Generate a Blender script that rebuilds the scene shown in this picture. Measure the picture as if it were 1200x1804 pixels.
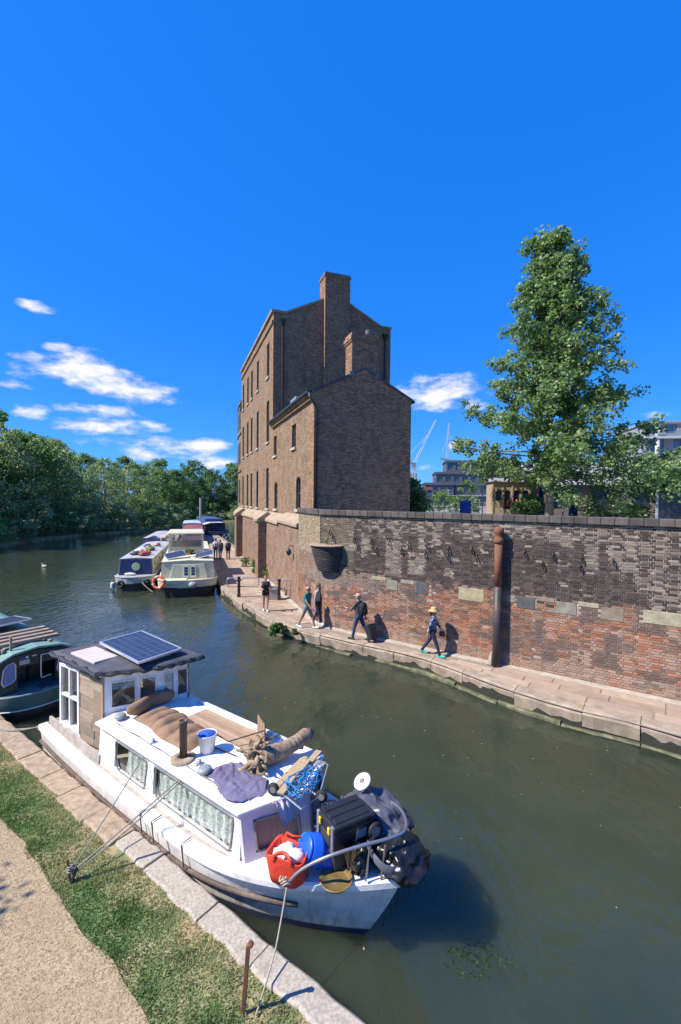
import bpy, bmesh, math, random
import numpy as np
from mathutils import Vector, Matrix, noise as mnoise
random.seed(7); RNG = np.random.default_rng(7)
R = math.radians
for o in list(bpy.data.objects): bpy.data.objects.remove(o)
scene = bpy.context.scene
col = scene.collection
# ---------------------------------------------------------------- camera
F, CX, CY, H = 802.0, 600.0, 902.0, 5.85          # photograph: 1200 x 1804 pixels
PITCH, ROLL = R(1.57), R(0.6)
fwd = Vector((0, math.cos(PITCH), -math.sin(PITCH)))
r0 = Vector((1, 0, 0)); u0 = r0.cross(fwd)
rgt = r0*math.cos(ROLL) + u0*math.sin(ROLL); upv = rgt.cross(fwd)
cd = bpy.data.cameras.new('camera'); cam = bpy.data.objects.new('camera', cd); col.objects.link(cam)
cd.sensor_fit = 'VERTICAL'; cd.sensor_height = 36.0; cd.lens = 36.0*F/1804.0
cd.clip_start = 0.05; cd.clip_end = 6000
m = Matrix((rgt, upv, -fwd)).transposed().to_4x4(); m.translation = (0, 0, H); cam.matrix_world = m
scene.camera = cam
scene.render.resolution_x, scene.render.resolution_y = 681, 1024
def P(px, py, z=0.0):
    d = fwd + rgt*((px-CX)/F) - upv*((py-CY)/F)
    return Vector((0, 0, H)) + d*((z-H)/d.z)
def PD(px, py, Y):
    d = fwd + rgt*((px-CX)/F) - upv*((py-CY)/F)
    return Vector((0, 0, H)) + d*(Y/d.y)
# ---------------------------------------------------------------- light, sky
SUN_AZ = math.atan2(-0.955, -0.295); SUN_EL = R(47)
sdir = Vector((math.sin(SUN_AZ)*math.cos(SUN_EL), math.cos(SUN_AZ)*math.cos(SUN_EL), math.sin(SUN_EL)))
ld = bpy.data.lights.new('sun', 'SUN'); ld.energy = 5.0; ld.angle = R(0.5); ld.color = (1.0, 0.93, 0.82)
sun = bpy.data.objects.new('sun', ld); col.objects.link(sun)
sun.rotation_euler = sdir.to_track_quat('Z', 'Y').to_euler(); sun.location = sdir*300
world = bpy.data.worlds.new('World'); scene.world = world; world.use_nodes = True
wn, wl = world.node_tree.nodes, world.node_tree.links
wn.clear()
wo = wn.new('ShaderNodeOutputWorld'); bg = wn.new('ShaderNodeBackground'); sky = wn.new('ShaderNodeTexSky')
sky.sky_type = 'NISHITA'; sky.sun_disc = False; sky.sun_elevation = SUN_EL; sky.sun_rotation = SUN_AZ
sky.altitude = 30; sky.air_density = 1.0; sky.dust_density = 0.25; sky.ozone_density = 3.0
bg.inputs['Strength'].default_value = 0.12
hsv = wn.new('ShaderNodeHueSaturation'); hsv.inputs['Saturation'].default_value = 1.25; hsv.inputs['Value'].default_value = 1.0
tint = wn.new('ShaderNodeMix'); tint.data_type = 'RGBA'; tint.blend_type = 'MULTIPLY'; tint.inputs[0].default_value = 1.0
tint.inputs[7].default_value = (0.42, 0.80, 1.10, 1)
wl.new(sky.outputs[0], hsv.inputs['Color']); wl.new(hsv.outputs[0], tint.inputs[6])
deep = wn.new('ShaderNodeMix'); deep.data_type = 'RGBA'; deep.inputs[0].default_value = 0.60
deep.inputs[7].default_value = (0.02, 1.22, 5.6, 1); wl.new(tint.outputs[2], deep.inputs[6])
# clouds: soft banks of fair-weather cloud, laid out by direction on the sky dome
geo = wn.new('ShaderNodeNewGeometry')
neg = wn.new('ShaderNodeVectorMath'); neg.operation = 'SCALE'; neg.inputs['Scale'].default_value = -1.0
wl.new(geo.outputs['Incoming'], neg.inputs[0])
def math_node(op, a=None, b=None, clamp=False):
    n = wn.new('ShaderNodeMath'); n.operation = op; n.use_clamp = clamp
    for i, v in enumerate((a, b)):
        if v is None: continue
        if isinstance(v, (int, float)): n.inputs[i].default_value = v
        else: wl.new(v, n.inputs[i])
    return n.outputs[0]
sep = wn.new('ShaderNodeSeparateXYZ'); wl.new(neg.outputs[0], sep.inputs[0])
zc = math_node('MAXIMUM', sep.outputs[2], 0.02)
az = math_node('ARCTAN2', sep.outputs[0], sep.outputs[1])
hyp = math_node('SQRT', math_node('ADD', math_node('MULTIPLY', sep.outputs[0], sep.outputs[0]), math_node('MULTIPLY', sep.outputs[1], sep.outputs[1])))
el = math_node('ARCTAN2', sep.outputs[2], hyp)
comb = wn.new('ShaderNodeCombineXYZ'); wl.new(az, comb.inputs[0]); wl.new(math_node('MULTIPLY', el, 2.3), comb.inputs[1])
def wnoise(scale, detail, rough, off):
    n = wn.new('ShaderNodeTexNoise'); n.inputs['Scale'].default_value = scale; n.inputs['Detail'].default_value = detail
    n.inputs['Roughness'].default_value = rough
    mp = wn.new('ShaderNodeVectorMath'); mp.operation = 'ADD'; mp.inputs[1].default_value = off
    wl.new(comb.outputs[0], mp.inputs[0]); wl.new(mp.outputs[0], n.inputs['Vector']); return n.outputs['Fac']
nz = wnoise(13.0, 9.0, 0.62, (3.1, 0.7, 0.4)); nz2 = wnoise(5.0, 3.0, 0.5, (9.2, 4.1, 2.0))
def cloud_dir(px, py):
    d = fwd + rgt*((px-CX)/F) - upv*((py-CY)/F)
    return math.atan2(d.x, d.y), math.atan2(d.z, math.hypot(d.x, d.y))
# (px, py, half width, half height) of each cloud bank, turned into azimuth and elevation
CL = [(65, 540, 32, 11, 1.0), (60, 628, 42, 13, 1.0), (150, 655, 100, 30, 1.15), (225, 690, 75, 22, 1.1), (98, 612, 28, 10, .9), (30, 680, 32, 9, .8),
      (170, 722, 62, 13, 1.0), (185, 750, 80, 14, 1.0), (265, 752, 36, 9, .9), (300, 708, 22, 7, .7), (350, 785, 50, 13, 1.0), (260, 790, 80, 20, .8), (380, 812, 80, 14, .8), (60, 725, 30, 14, .9),
      (770, 690, 80, 26, 1.0), (790, 714, 60, 13, 1.0), (805, 785, 22, 8, .75), (1175, 728, 40, 7, .9), (760, 824, 25, 5, .6),
      (-260, 640, 150, 45, 1.0), (1420, 690, 160, 35, 1.0), (-620, 700, 200, 40, 1.0)]
acc = None
for (px, py, hw, hh, s) in CL:
    a, e = cloud_dir(px, py); a2, e2 = cloud_dir(px+hw, py); a3, e3 = cloud_dir(px, py-hh)
    da = math_node('DIVIDE', math_node('SUBTRACT', az, a), max(abs(a2-a), 0.01)*1.3)
    de = math_node('DIVIDE', math_node('SUBTRACT', el, e), max(abs(e3-e), 0.004)*1.35)
    q = math_node('ADD', math_node('MULTIPLY', da, da), math_node('MULTIPLY', de, de))
    v = math_node('MULTIPLY', math_node('SUBTRACT', 1.0, q), s)
    v = math_node('MAXIMUM', v, -3.0)
    acc = v if acc is None else math_node('MAXIMUM', acc, v)
dens = math_node('ADD', math_node('MULTIPLY', acc, 0.72), math_node('MULTIPLY', math_node('SUBTRACT', nz, 0.53), 2.7))
ramp = wn.new('ShaderNodeMapRange'); ramp.interpolation_type = 'SMOOTHSTEP'
ramp.inputs['From Min'].default_value = 0.02; ramp.inputs['From Max'].default_value = 0.85
wl.new(dens, ramp.inputs['Value'])
cmix = wn.new('ShaderNodeMix'); cmix.data_type = 'RGBA'
wl.new(math_node('MULTIPLY', ramp.outputs[0], 0.9), cmix.inputs[0]); wl.new(deep.outputs[2], cmix.inputs[6])
ccol = wn.new('ShaderNodeMix'); ccol.data_type = 'RGBA'
ccol.inputs[6].default_value = (4.2, 4.2, 5.6, 1); ccol.inputs[7].default_value = (6.4, 6.3, 6.9, 1)
wl.new(math_node('MULTIPLY', math_node('SUBTRACT', dens, 0.2), 1.2, True), ccol.inputs[0])
wl.new(ccol.outputs[2], cmix.inputs[7]); wl.new(cmix.outputs[2], bg.inputs['Color']); wl.new(bg.outputs[0], wo.inputs[0])
vs = scene.view_settings; vs.view_transform = 'Standard'; vs.look = 'None'; vs.gamma = 1; vs.use_curve_mapping = False; vs.exposure = 0.70
scene.display_settings.display_device = 'sRGB'

# ---------------------------------------------------------------- mesh helpers
class MB:
    def __init__(s): s.v = []; s.f = []; s.c = []
    def add(s, vs, fs, c=None):
        n = len(s.v); s.v += [tuple(p) for p in vs]; s.f += [tuple(i+n for i in f) for f in fs]
        if c is not None: s.c += [c]*len(vs)
        return s
    def quad(s, a, b, c, d, colr=None): return s.add([a, b, c, d], [(0, 1, 2, 3)], colr)
    def hexa(s, b4, t4, colr=None):      # bottom loop (ccw from above), top loop
        return s.add(list(b4)+list(t4), [(3, 2, 1, 0), (4, 5, 6, 7), (0, 1, 5, 4), (1, 2, 6, 5), (2, 3, 7, 6), (3, 0, 4, 7)], colr)
    def box(s, c, sz, rot=None, colr=None):
        x, y, z = sz[0]/2, sz[1]/2, sz[2]/2
        p = [Vector(q) for q in ((-x,-y,-z),(x,-y,-z),(x,y,-z),(-x,y,-z),(-x,-y,z),(x,-y,z),(x,y,z),(-x,y,z))]
        if rot is not None: p = [rot @ q for q in p]
        c = Vector(c); p = [q+c for q in p]
        return s.hexa(p[:4], p[4:], colr)
    def bb(s, lo, hi): return s.box([(a+b)/2 for a, b in zip(lo, hi)], [abs(b-a) for a, b in zip(lo, hi)])
    def bar(s, a, b, w, h, up=(0, 0, 1)):
        a, b = Vector(a), Vector(b); d = b-a; L = d.length
        if L < 1e-6: return s
        x = d/L; u = Vector(up)
        if abs(x.dot(u)) > .98: u = Vector((1, 0, 0))
        y = u.cross(x).normalized(); z = x.cross(y)
        return s.box((a+b)/2, (L, w, h), Matrix((x, y, z)).transposed())
    def prism(s, poly, z0, z1):
        n = len(poly)
        if sum(poly[i][0]*poly[(i+1) % n][1]-poly[(i+1) % n][0]*poly[i][1] for i in range(n)) < 0: poly = poly[::-1]
        f0 = z0 if callable(z0) else (lambda x, y: z0); f1 = z1 if callable(z1) else (lambda x, y: z1)
        vs = [(x, y, f0(x, y)) for x, y in poly]+[(x, y, f1(x, y)) for x, y in poly]
        return s.add(vs, [tuple(range(n))[::-1], tuple(range(n, 2*n))]+[(i, (i+1) % n, n+(i+1) % n, n+i) for i in range(n)])
    def loft(s, rings, closed=True, cap=True):
        n = len(rings[0]); vs = [p for r in rings for p in r]; fs = []
        for k in range(len(rings)-1):
            for i in range(n if closed else n-1):
                j = (i+1) % n; fs.append((k*n+i, k*n+j, (k+1)*n+j, (k+1)*n+i))
        if cap and closed: fs += [tuple(range(n))[::-1], tuple(range((len(rings)-1)*n, len(rings)*n))]
        return s.add(vs, fs)
    def tube(s, pts, r, n=8, cap=True, flat=1.0):
        pts = [Vector(p) for p in pts]; rs = r if isinstance(r, (list, tuple)) else [r]*len(pts); rings = []
        prev = None
        for i, p in enumerate(pts):
            d = (pts[min(i+1, len(pts)-1)]-pts[max(i-1, 0)]).normalized()
            if prev is None:
                u = Vector((0, 0, 1)) if abs(d.z) < .9 else Vector((1, 0, 0)); a = d.cross(u).normalized()
            else:
                a = prev-d*prev.dot(d)
                a = a.normalized() if a.length > 1e-5 else d.orthogonal().normalized()
            prev = a; b = d.cross(a)
            rings.append([p+a*(rs[i]*math.cos(2*math.pi*k/n))+b*(rs[i]*flat*math.sin(2*math.pi*k/n)) for k in range(n)])
        return s.loft(rings, True, cap)
    def lathe(s, prof, n=16, c=(0, 0, 0), sx=1, sy=1, rot=None):
        rings = [[Vector((r*math.cos(2*math.pi*k/n)*sx, r*math.sin(2*math.pi*k/n)*sy, z)) for k in range(n)] for r, z in prof]
        if rot is not None: rings = [[rot @ p for p in r] for r in rings]
        c = Vector(c); return s.loft([[p+c for p in r] for r in rings])
    def ball(s, c, rad, n=10, m=6, jit=0, seed=0):
        rx, ry, rz = rad if isinstance(rad, (tuple, list)) else (rad,)*3; c = Vector(c); rings = []
        for i in range(m+1):
            th = math.pi*min(max(i/m, .02), .98); ring = []
            for k in range(n):
                q = Vector((math.sin(th)*math.cos(2*math.pi*k/n), math.sin(th)*math.sin(2*math.pi*k/n), -math.cos(th)))
                f = 1+jit*mnoise.noise(q*2.1+Vector((seed, seed*.7, 0))) if jit else 1
                ring.append(c+Vector((q.x*rx, q.y*ry, q.z*rz))*f)
            rings.append(ring)
        return s.loft(rings)
    def grid(s, nx, ny, fn, thick=0):
        vs = [Vector(fn(i/nx, j/ny)) for j in range(ny+1) for i in range(nx+1)]; w = nx+1
        fs = [(j*w+i, j*w+i+1, (j+1)*w+i+1, (j+1)*w+i) for j in range(ny) for i in range(nx)]
        return s.add(vs, fs)
    def wall(s, L, z0, z1, t, ops, tag=None):
        """a wall in the xz plane, face at y=0, thickness t to +y, with rectangular openings (x0, x1, za, zb)"""
        xs = sorted({0, L, *[o[0] for o in ops], *[o[1] for o in ops]})
        for a, b in zip(xs, xs[1:]):
            if b-a < 1e-5: continue
            mid = (a+b)/2; cuts = sorted((o[2], o[3]) for o in ops if o[0] <= mid <= o[1]); z = z0
            for (p, q) in cuts+[(z1, z1)]:
                if p-z > 1e-4: s.bb((a, 0, z), (b, t, p))
                z = q
        return s
    def mesh(s, name, smooth=False, uv=True):
        me = bpy.data.meshes.new(name); me.from_pydata(s.v, [], s.f); me.update()
        if uv and me.polygons:
            n = len(me.loops); li = np.zeros(n, np.int32); me.loops.foreach_get('vertex_index', li)
            co = np.zeros(len(me.vertices)*3); me.vertices.foreach_get('co', co); co = co.reshape(-1, 3)
            nf = len(me.polygons); nr = np.zeros(nf*3); me.polygons.foreach_get('normal', nr); nr = nr.reshape(-1, 3)
            tot = np.zeros(nf, np.int32); me.polygons.foreach_get('loop_total', tot); fi = np.repeat(np.arange(nf), tot)
            nn = nr[fi]; p = co[li]; hz = np.hypot(nn[:, 0], nn[:, 1]); flat = hz < 0.35; h = np.maximum(hz, 1e-6)
            u = np.where(flat, p[:, 0], (-nn[:, 1]*p[:, 0]+nn[:, 0]*p[:, 1])/h); v = np.where(flat, p[:, 1], p[:, 2])
            uvl = me.uv_layers.new(name='UVMap'); uvl.data.foreach_set('uv', np.stack([u, v], 1).astype(np.float32).ravel())
        if s.c:
            at = me.color_attributes.new('Col', 'FLOAT_COLOR', 'POINT')
            at.data.foreach_set('color', np.array([(c[0], c[1], c[2], 1) for c in s.c], np.float32).ravel())
        if smooth: me.polygons.foreach_set('use_smooth', [True]*len(me.polygons))
        return me
    def build(s, name, mat, parent=None, smooth=False, bevel=0, seg=1, loc=None, rz=None, sub=0):
        o = bpy.data.objects.new(name, s.mesh(name, smooth)); col.objects.link(o)
        o.data.materials.append(MAT[mat] if isinstance(mat, str) else mat)
        if parent is not None: o.parent = parent
        if loc is not None: o.location = loc
        if rz is not None: o.rotation_euler = (0, 0, rz)
        if bevel:
            b = o.modifiers.new('bevel', 'BEVEL'); b.width = bevel; b.segments = seg; b.limit_method = 'ANGLE'; b.angle_limit = R(40)
        if sub:
            b = o.modifiers.new('sub', 'SUBSURF'); b.levels = sub; b.render_levels = sub
        return o
def tag(o, label=None, cat=None, group=None, kind=None):
    if label: o['label'] = label
    if cat: o['category'] = cat
    if group: o['group'] = group
    if kind: o['kind'] = kind
    return o
def thing(name, label, cat, loc=(0, 0, 0), rz=0.0, group=None):
    o = bpy.data.objects.new(name, None); col.objects.link(o); o.location = loc; o.rotation_euler = (0, 0, rz); o.empty_display_size = .2
    return tag(o, label, cat, group)
def struct(o): o['kind'] = 'structure'; return o
def copy_tree(o, parent=None):
    c = o.copy(); col.objects.link(c); c.parent = parent
    for ch in list(o.children): copy_tree(ch, c)
    return c
def nzv(x, y, z=0, s=1.0): return mnoise.noise(Vector((x*s, y*s, z*s)))
def fbm(x, y, z=0, s=1.0): return mnoise.fractal(Vector((x*s, y*s, z*s)), 1.0, 2.0, 4)
def lerp(a, b, t): return tuple(p+(q-p)*t for p, q in zip(a, b))
def resample(pts, step):
    pts = [Vector(p) for p in pts]; out = [pts[0]]; acc = 0
    for a, b in zip(pts, pts[1:]):
        L = (b-a).length; t = step-acc
        while t <= L: out.append(a+(b-a)*(t/L)); t += step
        acc = (acc+L) % step
    return out
def smoothline(pts, n=8):
    pts = [Vector(p) for p in pts]; out = []
    for i in range(len(pts)-1):
        p0, p1, p2, p3 = pts[max(i-1, 0)], pts[i], pts[i+1], pts[min(i+2, len(pts)-1)]
        for k in range(n):
            t = k/n
            out.append(0.5*((2*p1)+(p2-p0)*t+(2*p0-5*p1+4*p2-p3)*t*t+(3*p1-p0-3*p2+p3)*t**3))
    return out+[pts[-1]]
# ---------------------------------------------------------------- materials
MAT = {}
def nodes(name):
    m = bpy.data.materials.new(name); m.use_nodes = True; MAT[name] = m
    t = m.node_tree; return m, t.nodes, t.links, t.nodes['Principled BSDF']
def tex(N, L, kind, scale, coord='Object', detail=4.0, rough=.55, mapscale=None):
    tc = N.new('ShaderNodeTexCoord'); n = N.new(kind); n.inputs['Scale'].default_value = scale
    if kind == 'ShaderNodeTexNoise': n.inputs['Detail'].default_value = detail; n.inputs['Roughness'].default_value = rough
    if mapscale:
        mp = N.new('ShaderNodeMapping'); mp.inputs['Scale'].default_value = mapscale
        L.new(tc.outputs[coord], mp.inputs[0]); L.new(mp.outputs[0], n.inputs['Vector'])
    else: L.new(tc.outputs[coord], n.inputs['Vector'])
    return n
def rampn(N, L, src, stops):
    r = N.new('ShaderNodeValToRGB'); e = r.color_ramp.elements
    while len(e) < len(stops): e.new(0.5)
    for i, (p, c) in enumerate(stops):
        e[i].position = p; e[i].color = (c, c, c, 1) if isinstance(c, (int, float)) else (*c, 1)
    L.new(src, r.inputs[0]); return r.outputs[0]
def mixc(N, L, f, a, b, mode='MIX'):
    n = N.new('ShaderNodeMix'); n.data_type = 'RGBA'; n.blend_type = mode
    for i, v in ((0, f), (6, a), (7, b)):
        if isinstance(v, (int, float)): n.inputs[i].default_value = v
        elif isinstance(v, tuple): n.inputs[i].default_value = (*v, 1)
        else: L.new(v, n.inputs[i])
    return n.outputs[2]
def bump(N, L, p, h, strength=.4, dist=.01, prev=None):
    b = N.new('ShaderNodeBump'); b.inputs['Strength'].default_value = strength; b.inputs['Distance'].default_value = dist
    L.new(h, b.inputs['Height'])
    if prev is not None: L.new(prev, b.inputs['Normal'])
    L.new(b.outputs[0], p.inputs['Normal']); return b.outputs[0]
def M(name, c, c2=None, rough=.6, metal=0, scale=4.0, bmp=0, bscale=40.0, bdist=.004, coat=0, stain=None, stain_amt=.5, sscale=2.0, spec=None, mapscale=None):
    m, N, L, p = nodes(name); c2 = c2 or tuple(x*.72 for x in c)
    n = tex(N, L, 'ShaderNodeTexNoise', scale, mapscale=mapscale, detail=6, rough=.6)
    cc = rampn(N, L, n.outputs['Fac'], [(.32, c2), (.66, c)])
    if stain:
        s = tex(N, L, 'ShaderNodeTexNoise', sscale, detail=8, rough=.68); f = rampn(N, L, s.outputs['Fac'], [(.5, 0.0), (.72, stain_amt)])
        cc = mixc(N, L, f, cc, stain)
    L.new(cc, p.inputs['Base Color']); p.inputs['Roughness'].default_value = rough; p.inputs['Metallic'].default_value = metal
    if coat: p.inputs['Coat Weight'].default_value = coat
    if spec is not None: p.inputs['Specular IOR Level'].default_value = spec
    if bmp:
        bn = tex(N, L, 'ShaderNodeTexNoise', bscale, detail=5); bump(N, L, p, bn.outputs['Fac'], bmp, bdist)
    return m
def brickmat(name, ca, cb, mortar, patch, patch2, bw=.225, bh=.075, bias=0.0, dark=(.05, .045, .045), mortar_size=.011):
    m, N, L, p = nodes(name); tc = N.new('ShaderNodeTexCoord'); b = N.new('ShaderNodeTexBrick')
    L.new(tc.outputs['UV'], b.inputs['Vector']); b.inputs['Scale'].default_value = 1.0
    b.inputs['Brick Width'].default_value = bw; b.inputs['Row Height'].default_value = bh; b.inputs['Mortar Size'].default_value = mortar_size
    b.inputs['Mortar Smooth'].default_value = .2; b.inputs['Bias'].default_value = bias
    b.inputs['Color1'].default_value = (0, 0, 0, 1); b.inputs['Color2'].default_value = (1, 1, 1, 1); b.inputs['Mortar'].default_value = (.5, .5, .5, 1)
    big = tex(N, L, 'ShaderNodeTexNoise', .45, 'UV', 7, .65); mid = tex(N, L, 'ShaderNodeTexNoise', 1.7, 'UV', 6, .7)
    # a value of its own for every brick
    bc = rampn(N, L, b.outputs['Color'], [(0.0, cb), (.35, lerp(ca, cb, .6)), (.7, ca), (1.0, lerp(ca, patch, .5))])
    bc = mixc(N, L, rampn(N, L, big.outputs['Fac'], [(.42, 0.0), (.62, .75)]), bc, mixc(N, L, .5, bc, patch))
    bc = mixc(N, L, rampn(N, L, mid.outputs['Fac'], [(.5, 0.0), (.68, .7)]), bc, patch2)
    wn_ = N.new('ShaderNodeTexWhiteNoise'); sn = N.new('ShaderNodeVectorMath'); sn.operation = 'SNAP'; sn.inputs[1].default_value = (bw/2, bh, 1)
    L.new(tc.outputs['UV'], sn.inputs[0]); L.new(sn.outputs[0], wn_.inputs['Vector'])
    bc = mixc(N, L, rampn(N, L, wn_.outputs['Value'], [(.80, 0.0), (.92, .6)]), bc, dark)
    mo = mixc(N, L, rampn(N, L, mid.outputs['Fac'], [(.4, 0.0), (.6, 1.0)]), mortar, lerp(mortar, cb, .6))
    cc = mixc(N, L, b.outputs['Fac'], bc, mo)
    stk = tex(N, L, 'ShaderNodeTexNoise', 1.0, 'UV', 7, .7, mapscale=(1.6, .22, 1)); blo = tex(N, L, 'ShaderNodeTexNoise', .9, 'UV', 8, .72)
    cc = mixc(N, L, rampn(N, L, stk.outputs['Fac'], [(.52, 0.0), (.74, .6)]), cc, mixc(N, L, 1.0, cc, (.42, .40, .40), 'MULTIPLY'))
    cc = mixc(N, L, rampn(N, L, blo.outputs['Fac'], [(.60, 0.0), (.78, .55)]), cc, mixc(N, L, .5, cc, (.46, .38, .29)))
    fine = tex(N, L, 'ShaderNodeTexNoise', 30, 'UV', 5, .6)
    cc = mixc(N, L, .5, cc, mixc(N, L, 1.0, cc, rampn(N, L, fine.outputs['Fac'], [(.3, .55), (.7, 1.35)]), 'MULTIPLY'))
    L.new(cc, p.inputs['Base Color']); p.inputs['Roughness'].default_value = .9; p.inputs['Specular IOR Level'].default_value = .2
    inv = N.new('ShaderNodeMath'); inv.operation = 'SUBTRACT'; inv.inputs[0].default_value = 1.0; L.new(b.outputs['Fac'], inv.inputs[1])
    b1 = bump(N, L, p, inv.outputs[0], .8, .012); bump(N, L, p, fine.outputs['Fac'], .5, .008, b1)
    return m
def attrmat(name, rough=.85, objcol=False, bmp=.5, bscale=45, transl=0, bdist=.006, spec=.25):
    m, N, L, p = nodes(name)
    if objcol: a = N.new('ShaderNodeObjectInfo'); src = a.outputs['Color']
    else: a = N.new('ShaderNodeAttribute'); a.attribute_name = 'Col'; src = a.outputs['Color']
    f = tex(N, L, 'ShaderNodeTexNoise', bscale, detail=5)
    tc = [n for n in N if n.type == 'TEX_COORD'][0]
    g = N.new('ShaderNodeNewGeometry'); L.new(g.outputs['Position'], f.inputs['Vector'])
    cc = mixc(N, L, 1.0, src, rampn(N, L, f.outputs['Fac'], [(.3, .7), (.7, 1.2)]), 'MULTIPLY')
    L.new(cc, p.inputs['Base Color']); p.inputs['Roughness'].default_value = rough; p.inputs['Specular IOR Level'].default_value = spec
    if bmp: bump(N, L, p, f.outputs['Fac'], bmp, bdist)
    if transl:
        t = N.new('ShaderNodeBsdfTranslucent'); L.new(mixc(N, L, 1.0, cc, (1.2, 1.25, .6), 'MULTIPLY'), t.inputs['Color']); ms = N.new('ShaderNodeMixShader'); ms.inputs[0].default_value = transl
        out = [n for n in N if n.type == 'OUTPUT_MATERIAL'][0]
        L.new(p.outputs[0], ms.inputs[1]); L.new(t.outputs[0], ms.inputs[2]); L.new(ms.outputs[0], out.inputs['Surface'])
    return m
def glassmat(name, c=(.02, .03, .035), rough=.05):
    m, N, L, p = nodes(name); p.inputs['Base Color'].default_value = (*c, 1); p.inputs['Roughness'].default_value = rough
    p.inputs['Specular IOR Level'].default_value = .8; return m
def clearglass(name):
    m, N, L, p = nodes(name); N.remove(p); out = [n for n in N if n.type == 'OUTPUT_MATERIAL'][0]
    t = N.new('ShaderNodeBsdfTransparent'); t.inputs['Color'].default_value = (.86, .9, .88, 1); g = N.new('ShaderNodeBsdfGlossy'); g.inputs['Roughness'].default_value = .03
    lw = N.new('ShaderNodeLayerWeight'); lw.inputs['Blend'].default_value = .5; ms = N.new('ShaderNodeMixShader')
    pw = N.new('ShaderNodeMath'); pw.operation = 'POWER'; pw.inputs[1].default_value = 3.5; L.new(lw.outputs['Facing'], pw.inputs[0])
    fr = N.new('ShaderNodeMath'); fr.operation = 'ADD'; fr.inputs[1].default_value = .05; fr.use_clamp = True; L.new(pw.outputs[0], fr.inputs[0])
    L.new(fr.outputs[0], ms.inputs[0]); L.new(t.outputs[0], ms.inputs[1]); L.new(g.outputs[0], ms.inputs[2]); L.new(ms.outputs[0], out.inputs['Surface']); return m
# ---- palette
M('soil', (.10, .085, .05), (.06, .06, .03), .95, scale=6)
M('mud', (.03, .03, .02), rough=.8)
M('stone_pale', (.42, .37, .29), (.30, .25, .19), .9, scale=5, bmp=.5, bscale=35, bdist=.01, stain=(.16, .14, .11), stain_amt=.6)
M('stone_kerb', (.41, .325, .235), (.24, .185, .135), .9, scale=3, bmp=.6, bscale=30, bdist=.012, stain=(.13, .11, .08), stain_amt=.6, sscale=1.6)
M('stone_algae', (.14, .14, .07), (.05, .06, .025), .8, scale=5, bmp=.7, bscale=22, bdist=.02, stain=(.30, .28, .18), stain_amt=.7, sscale=3)
M('stone_bank', (.46, .41, .34), (.27, .23, .18), .95, scale=28, bmp=.7, bscale=60, bdist=.01, stain=(.22, .17, .12), stain_amt=.5, sscale=5)
M('stone_bank_worn', (.42, .32, .22), (.25, .18, .12), .95, scale=9, bmp=.7, bscale=40, bdist=.012, stain=(.14, .11, .08), stain_amt=.6, sscale=2.5)
for i, c in enumerate([(.39, .29, .21), (.34, .25, .18), (.43, .325, .235), (.37, .27, .205)]):
    M('slab%d' % i, c, tuple(x*.8 for x in c), .92, scale=2.2, bmp=.4, bscale=50, bdist=.006, stain=tuple(x*.55 for x in c), stain_amt=.5, sscale=1.8)
M('tarmac', (.27, .215, .175), (.2, .165, .14), .95, scale=20, bmp=.3, bscale=90)
M('stone_ledge', (.40, .30, .21), (.26, .195, .14), .92, scale=2.5, bmp=.4, bscale=30, stain=(.12, .10, .08), stain_amt=.6)
M('sill', (.45, .40, .33), rough=.8, scale=6)
M('iron_dark', (.022, .022, .025), rough=.5, scale=9, bmp=.2)
M('lead', (.16, .16, .18), rough=.6, scale=4)
M('slate', (.07, .07, .08), rough=.6, scale=4)
M('steel_rust', (.05, .045, .05), (.03, .03, .035), .55, scale=3, bmp=.3, stain=(.20, .085, .035), stain_amt=.9, sscale=1.2)
M('rust', (.22, .09, .04), (.12, .055, .035), .85, scale=12, bmp=.5)
M('galv', (.50, .51, .52), (.38, .39, .40), .4, .7, scale=14)
M('concrete', (.42, .38, .33), rough=.9, scale=6, bmp=.3)
brickmat('brick_gable', (.40, .215, .115), (.17, .092, .058), (.33, .22, .145), (.47, .28, .15), (.24, .13, .08), bias=-.1, dark=(.075, .05, .04))
brickmat('brick_facade', (.29, .185, .11), (.165, .10, .065), (.30, .225, .16), (.36, .255, .155), (.19, .115, .075), bias=.0)
brickmat('brick_base', (.31, .165, .10), (.13, .075, .052), (.38, .29, .215), (.25, .175, .12), (.14, .10, .08), bias=.0, dark=(.07, .055, .05), mortar_size=.014)
attrmat('brick_mass'); attrmat('brick_one', objcol=True); attrmat('mortar_mass', rough=.95, bscale=25)
attrmat('grass_blades', rough=.6, bmp=0, transl=.25, bscale=3); attrmat('gravel_bits', rough=.9, bmp=0)
attrmat('leaves', rough=.5, bmp=0, transl=.42, bscale=1.2, spec=.45)
# gravel
m, N, L, p = nodes('gravel'); v = tex(N, L, 'ShaderNodeTexVoronoi', 55); n1 = tex(N, L, 'ShaderNodeTexNoise', 1.1, detail=7)
cc = rampn(N, L, v.outputs['Color'], [(.1, (.19, .135, .078)), (.5, (.34, .25, .145)), (.95, (.47, .37, .23))])
cc = mixc(N, L, rampn(N, L, n1.outputs['Fac'], [(.4, 0.0), (.65, .45)]), cc, (.25, .18, .105))
L.new(cc, p.inputs['Base Color']); p.inputs['Roughness'].default_value = .95; bump(N, L, p, v.outputs['Distance'], .45, .008)
# verge soil, green with dry patches
m, N, L, p = nodes('verge'); n1 = tex(N, L, 'ShaderNodeTexNoise', 2.2, detail=8, rough=.65)
cc = rampn(N, L, n1.outputs['Fac'], [(.36, (.06, .11, .03)), (.48, (.13, .16, .06)), (.58, (.32, .26, .14))])
L.new(cc, p.inputs['Base Color']); p.inputs['Roughness'].default_value = .95
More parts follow.
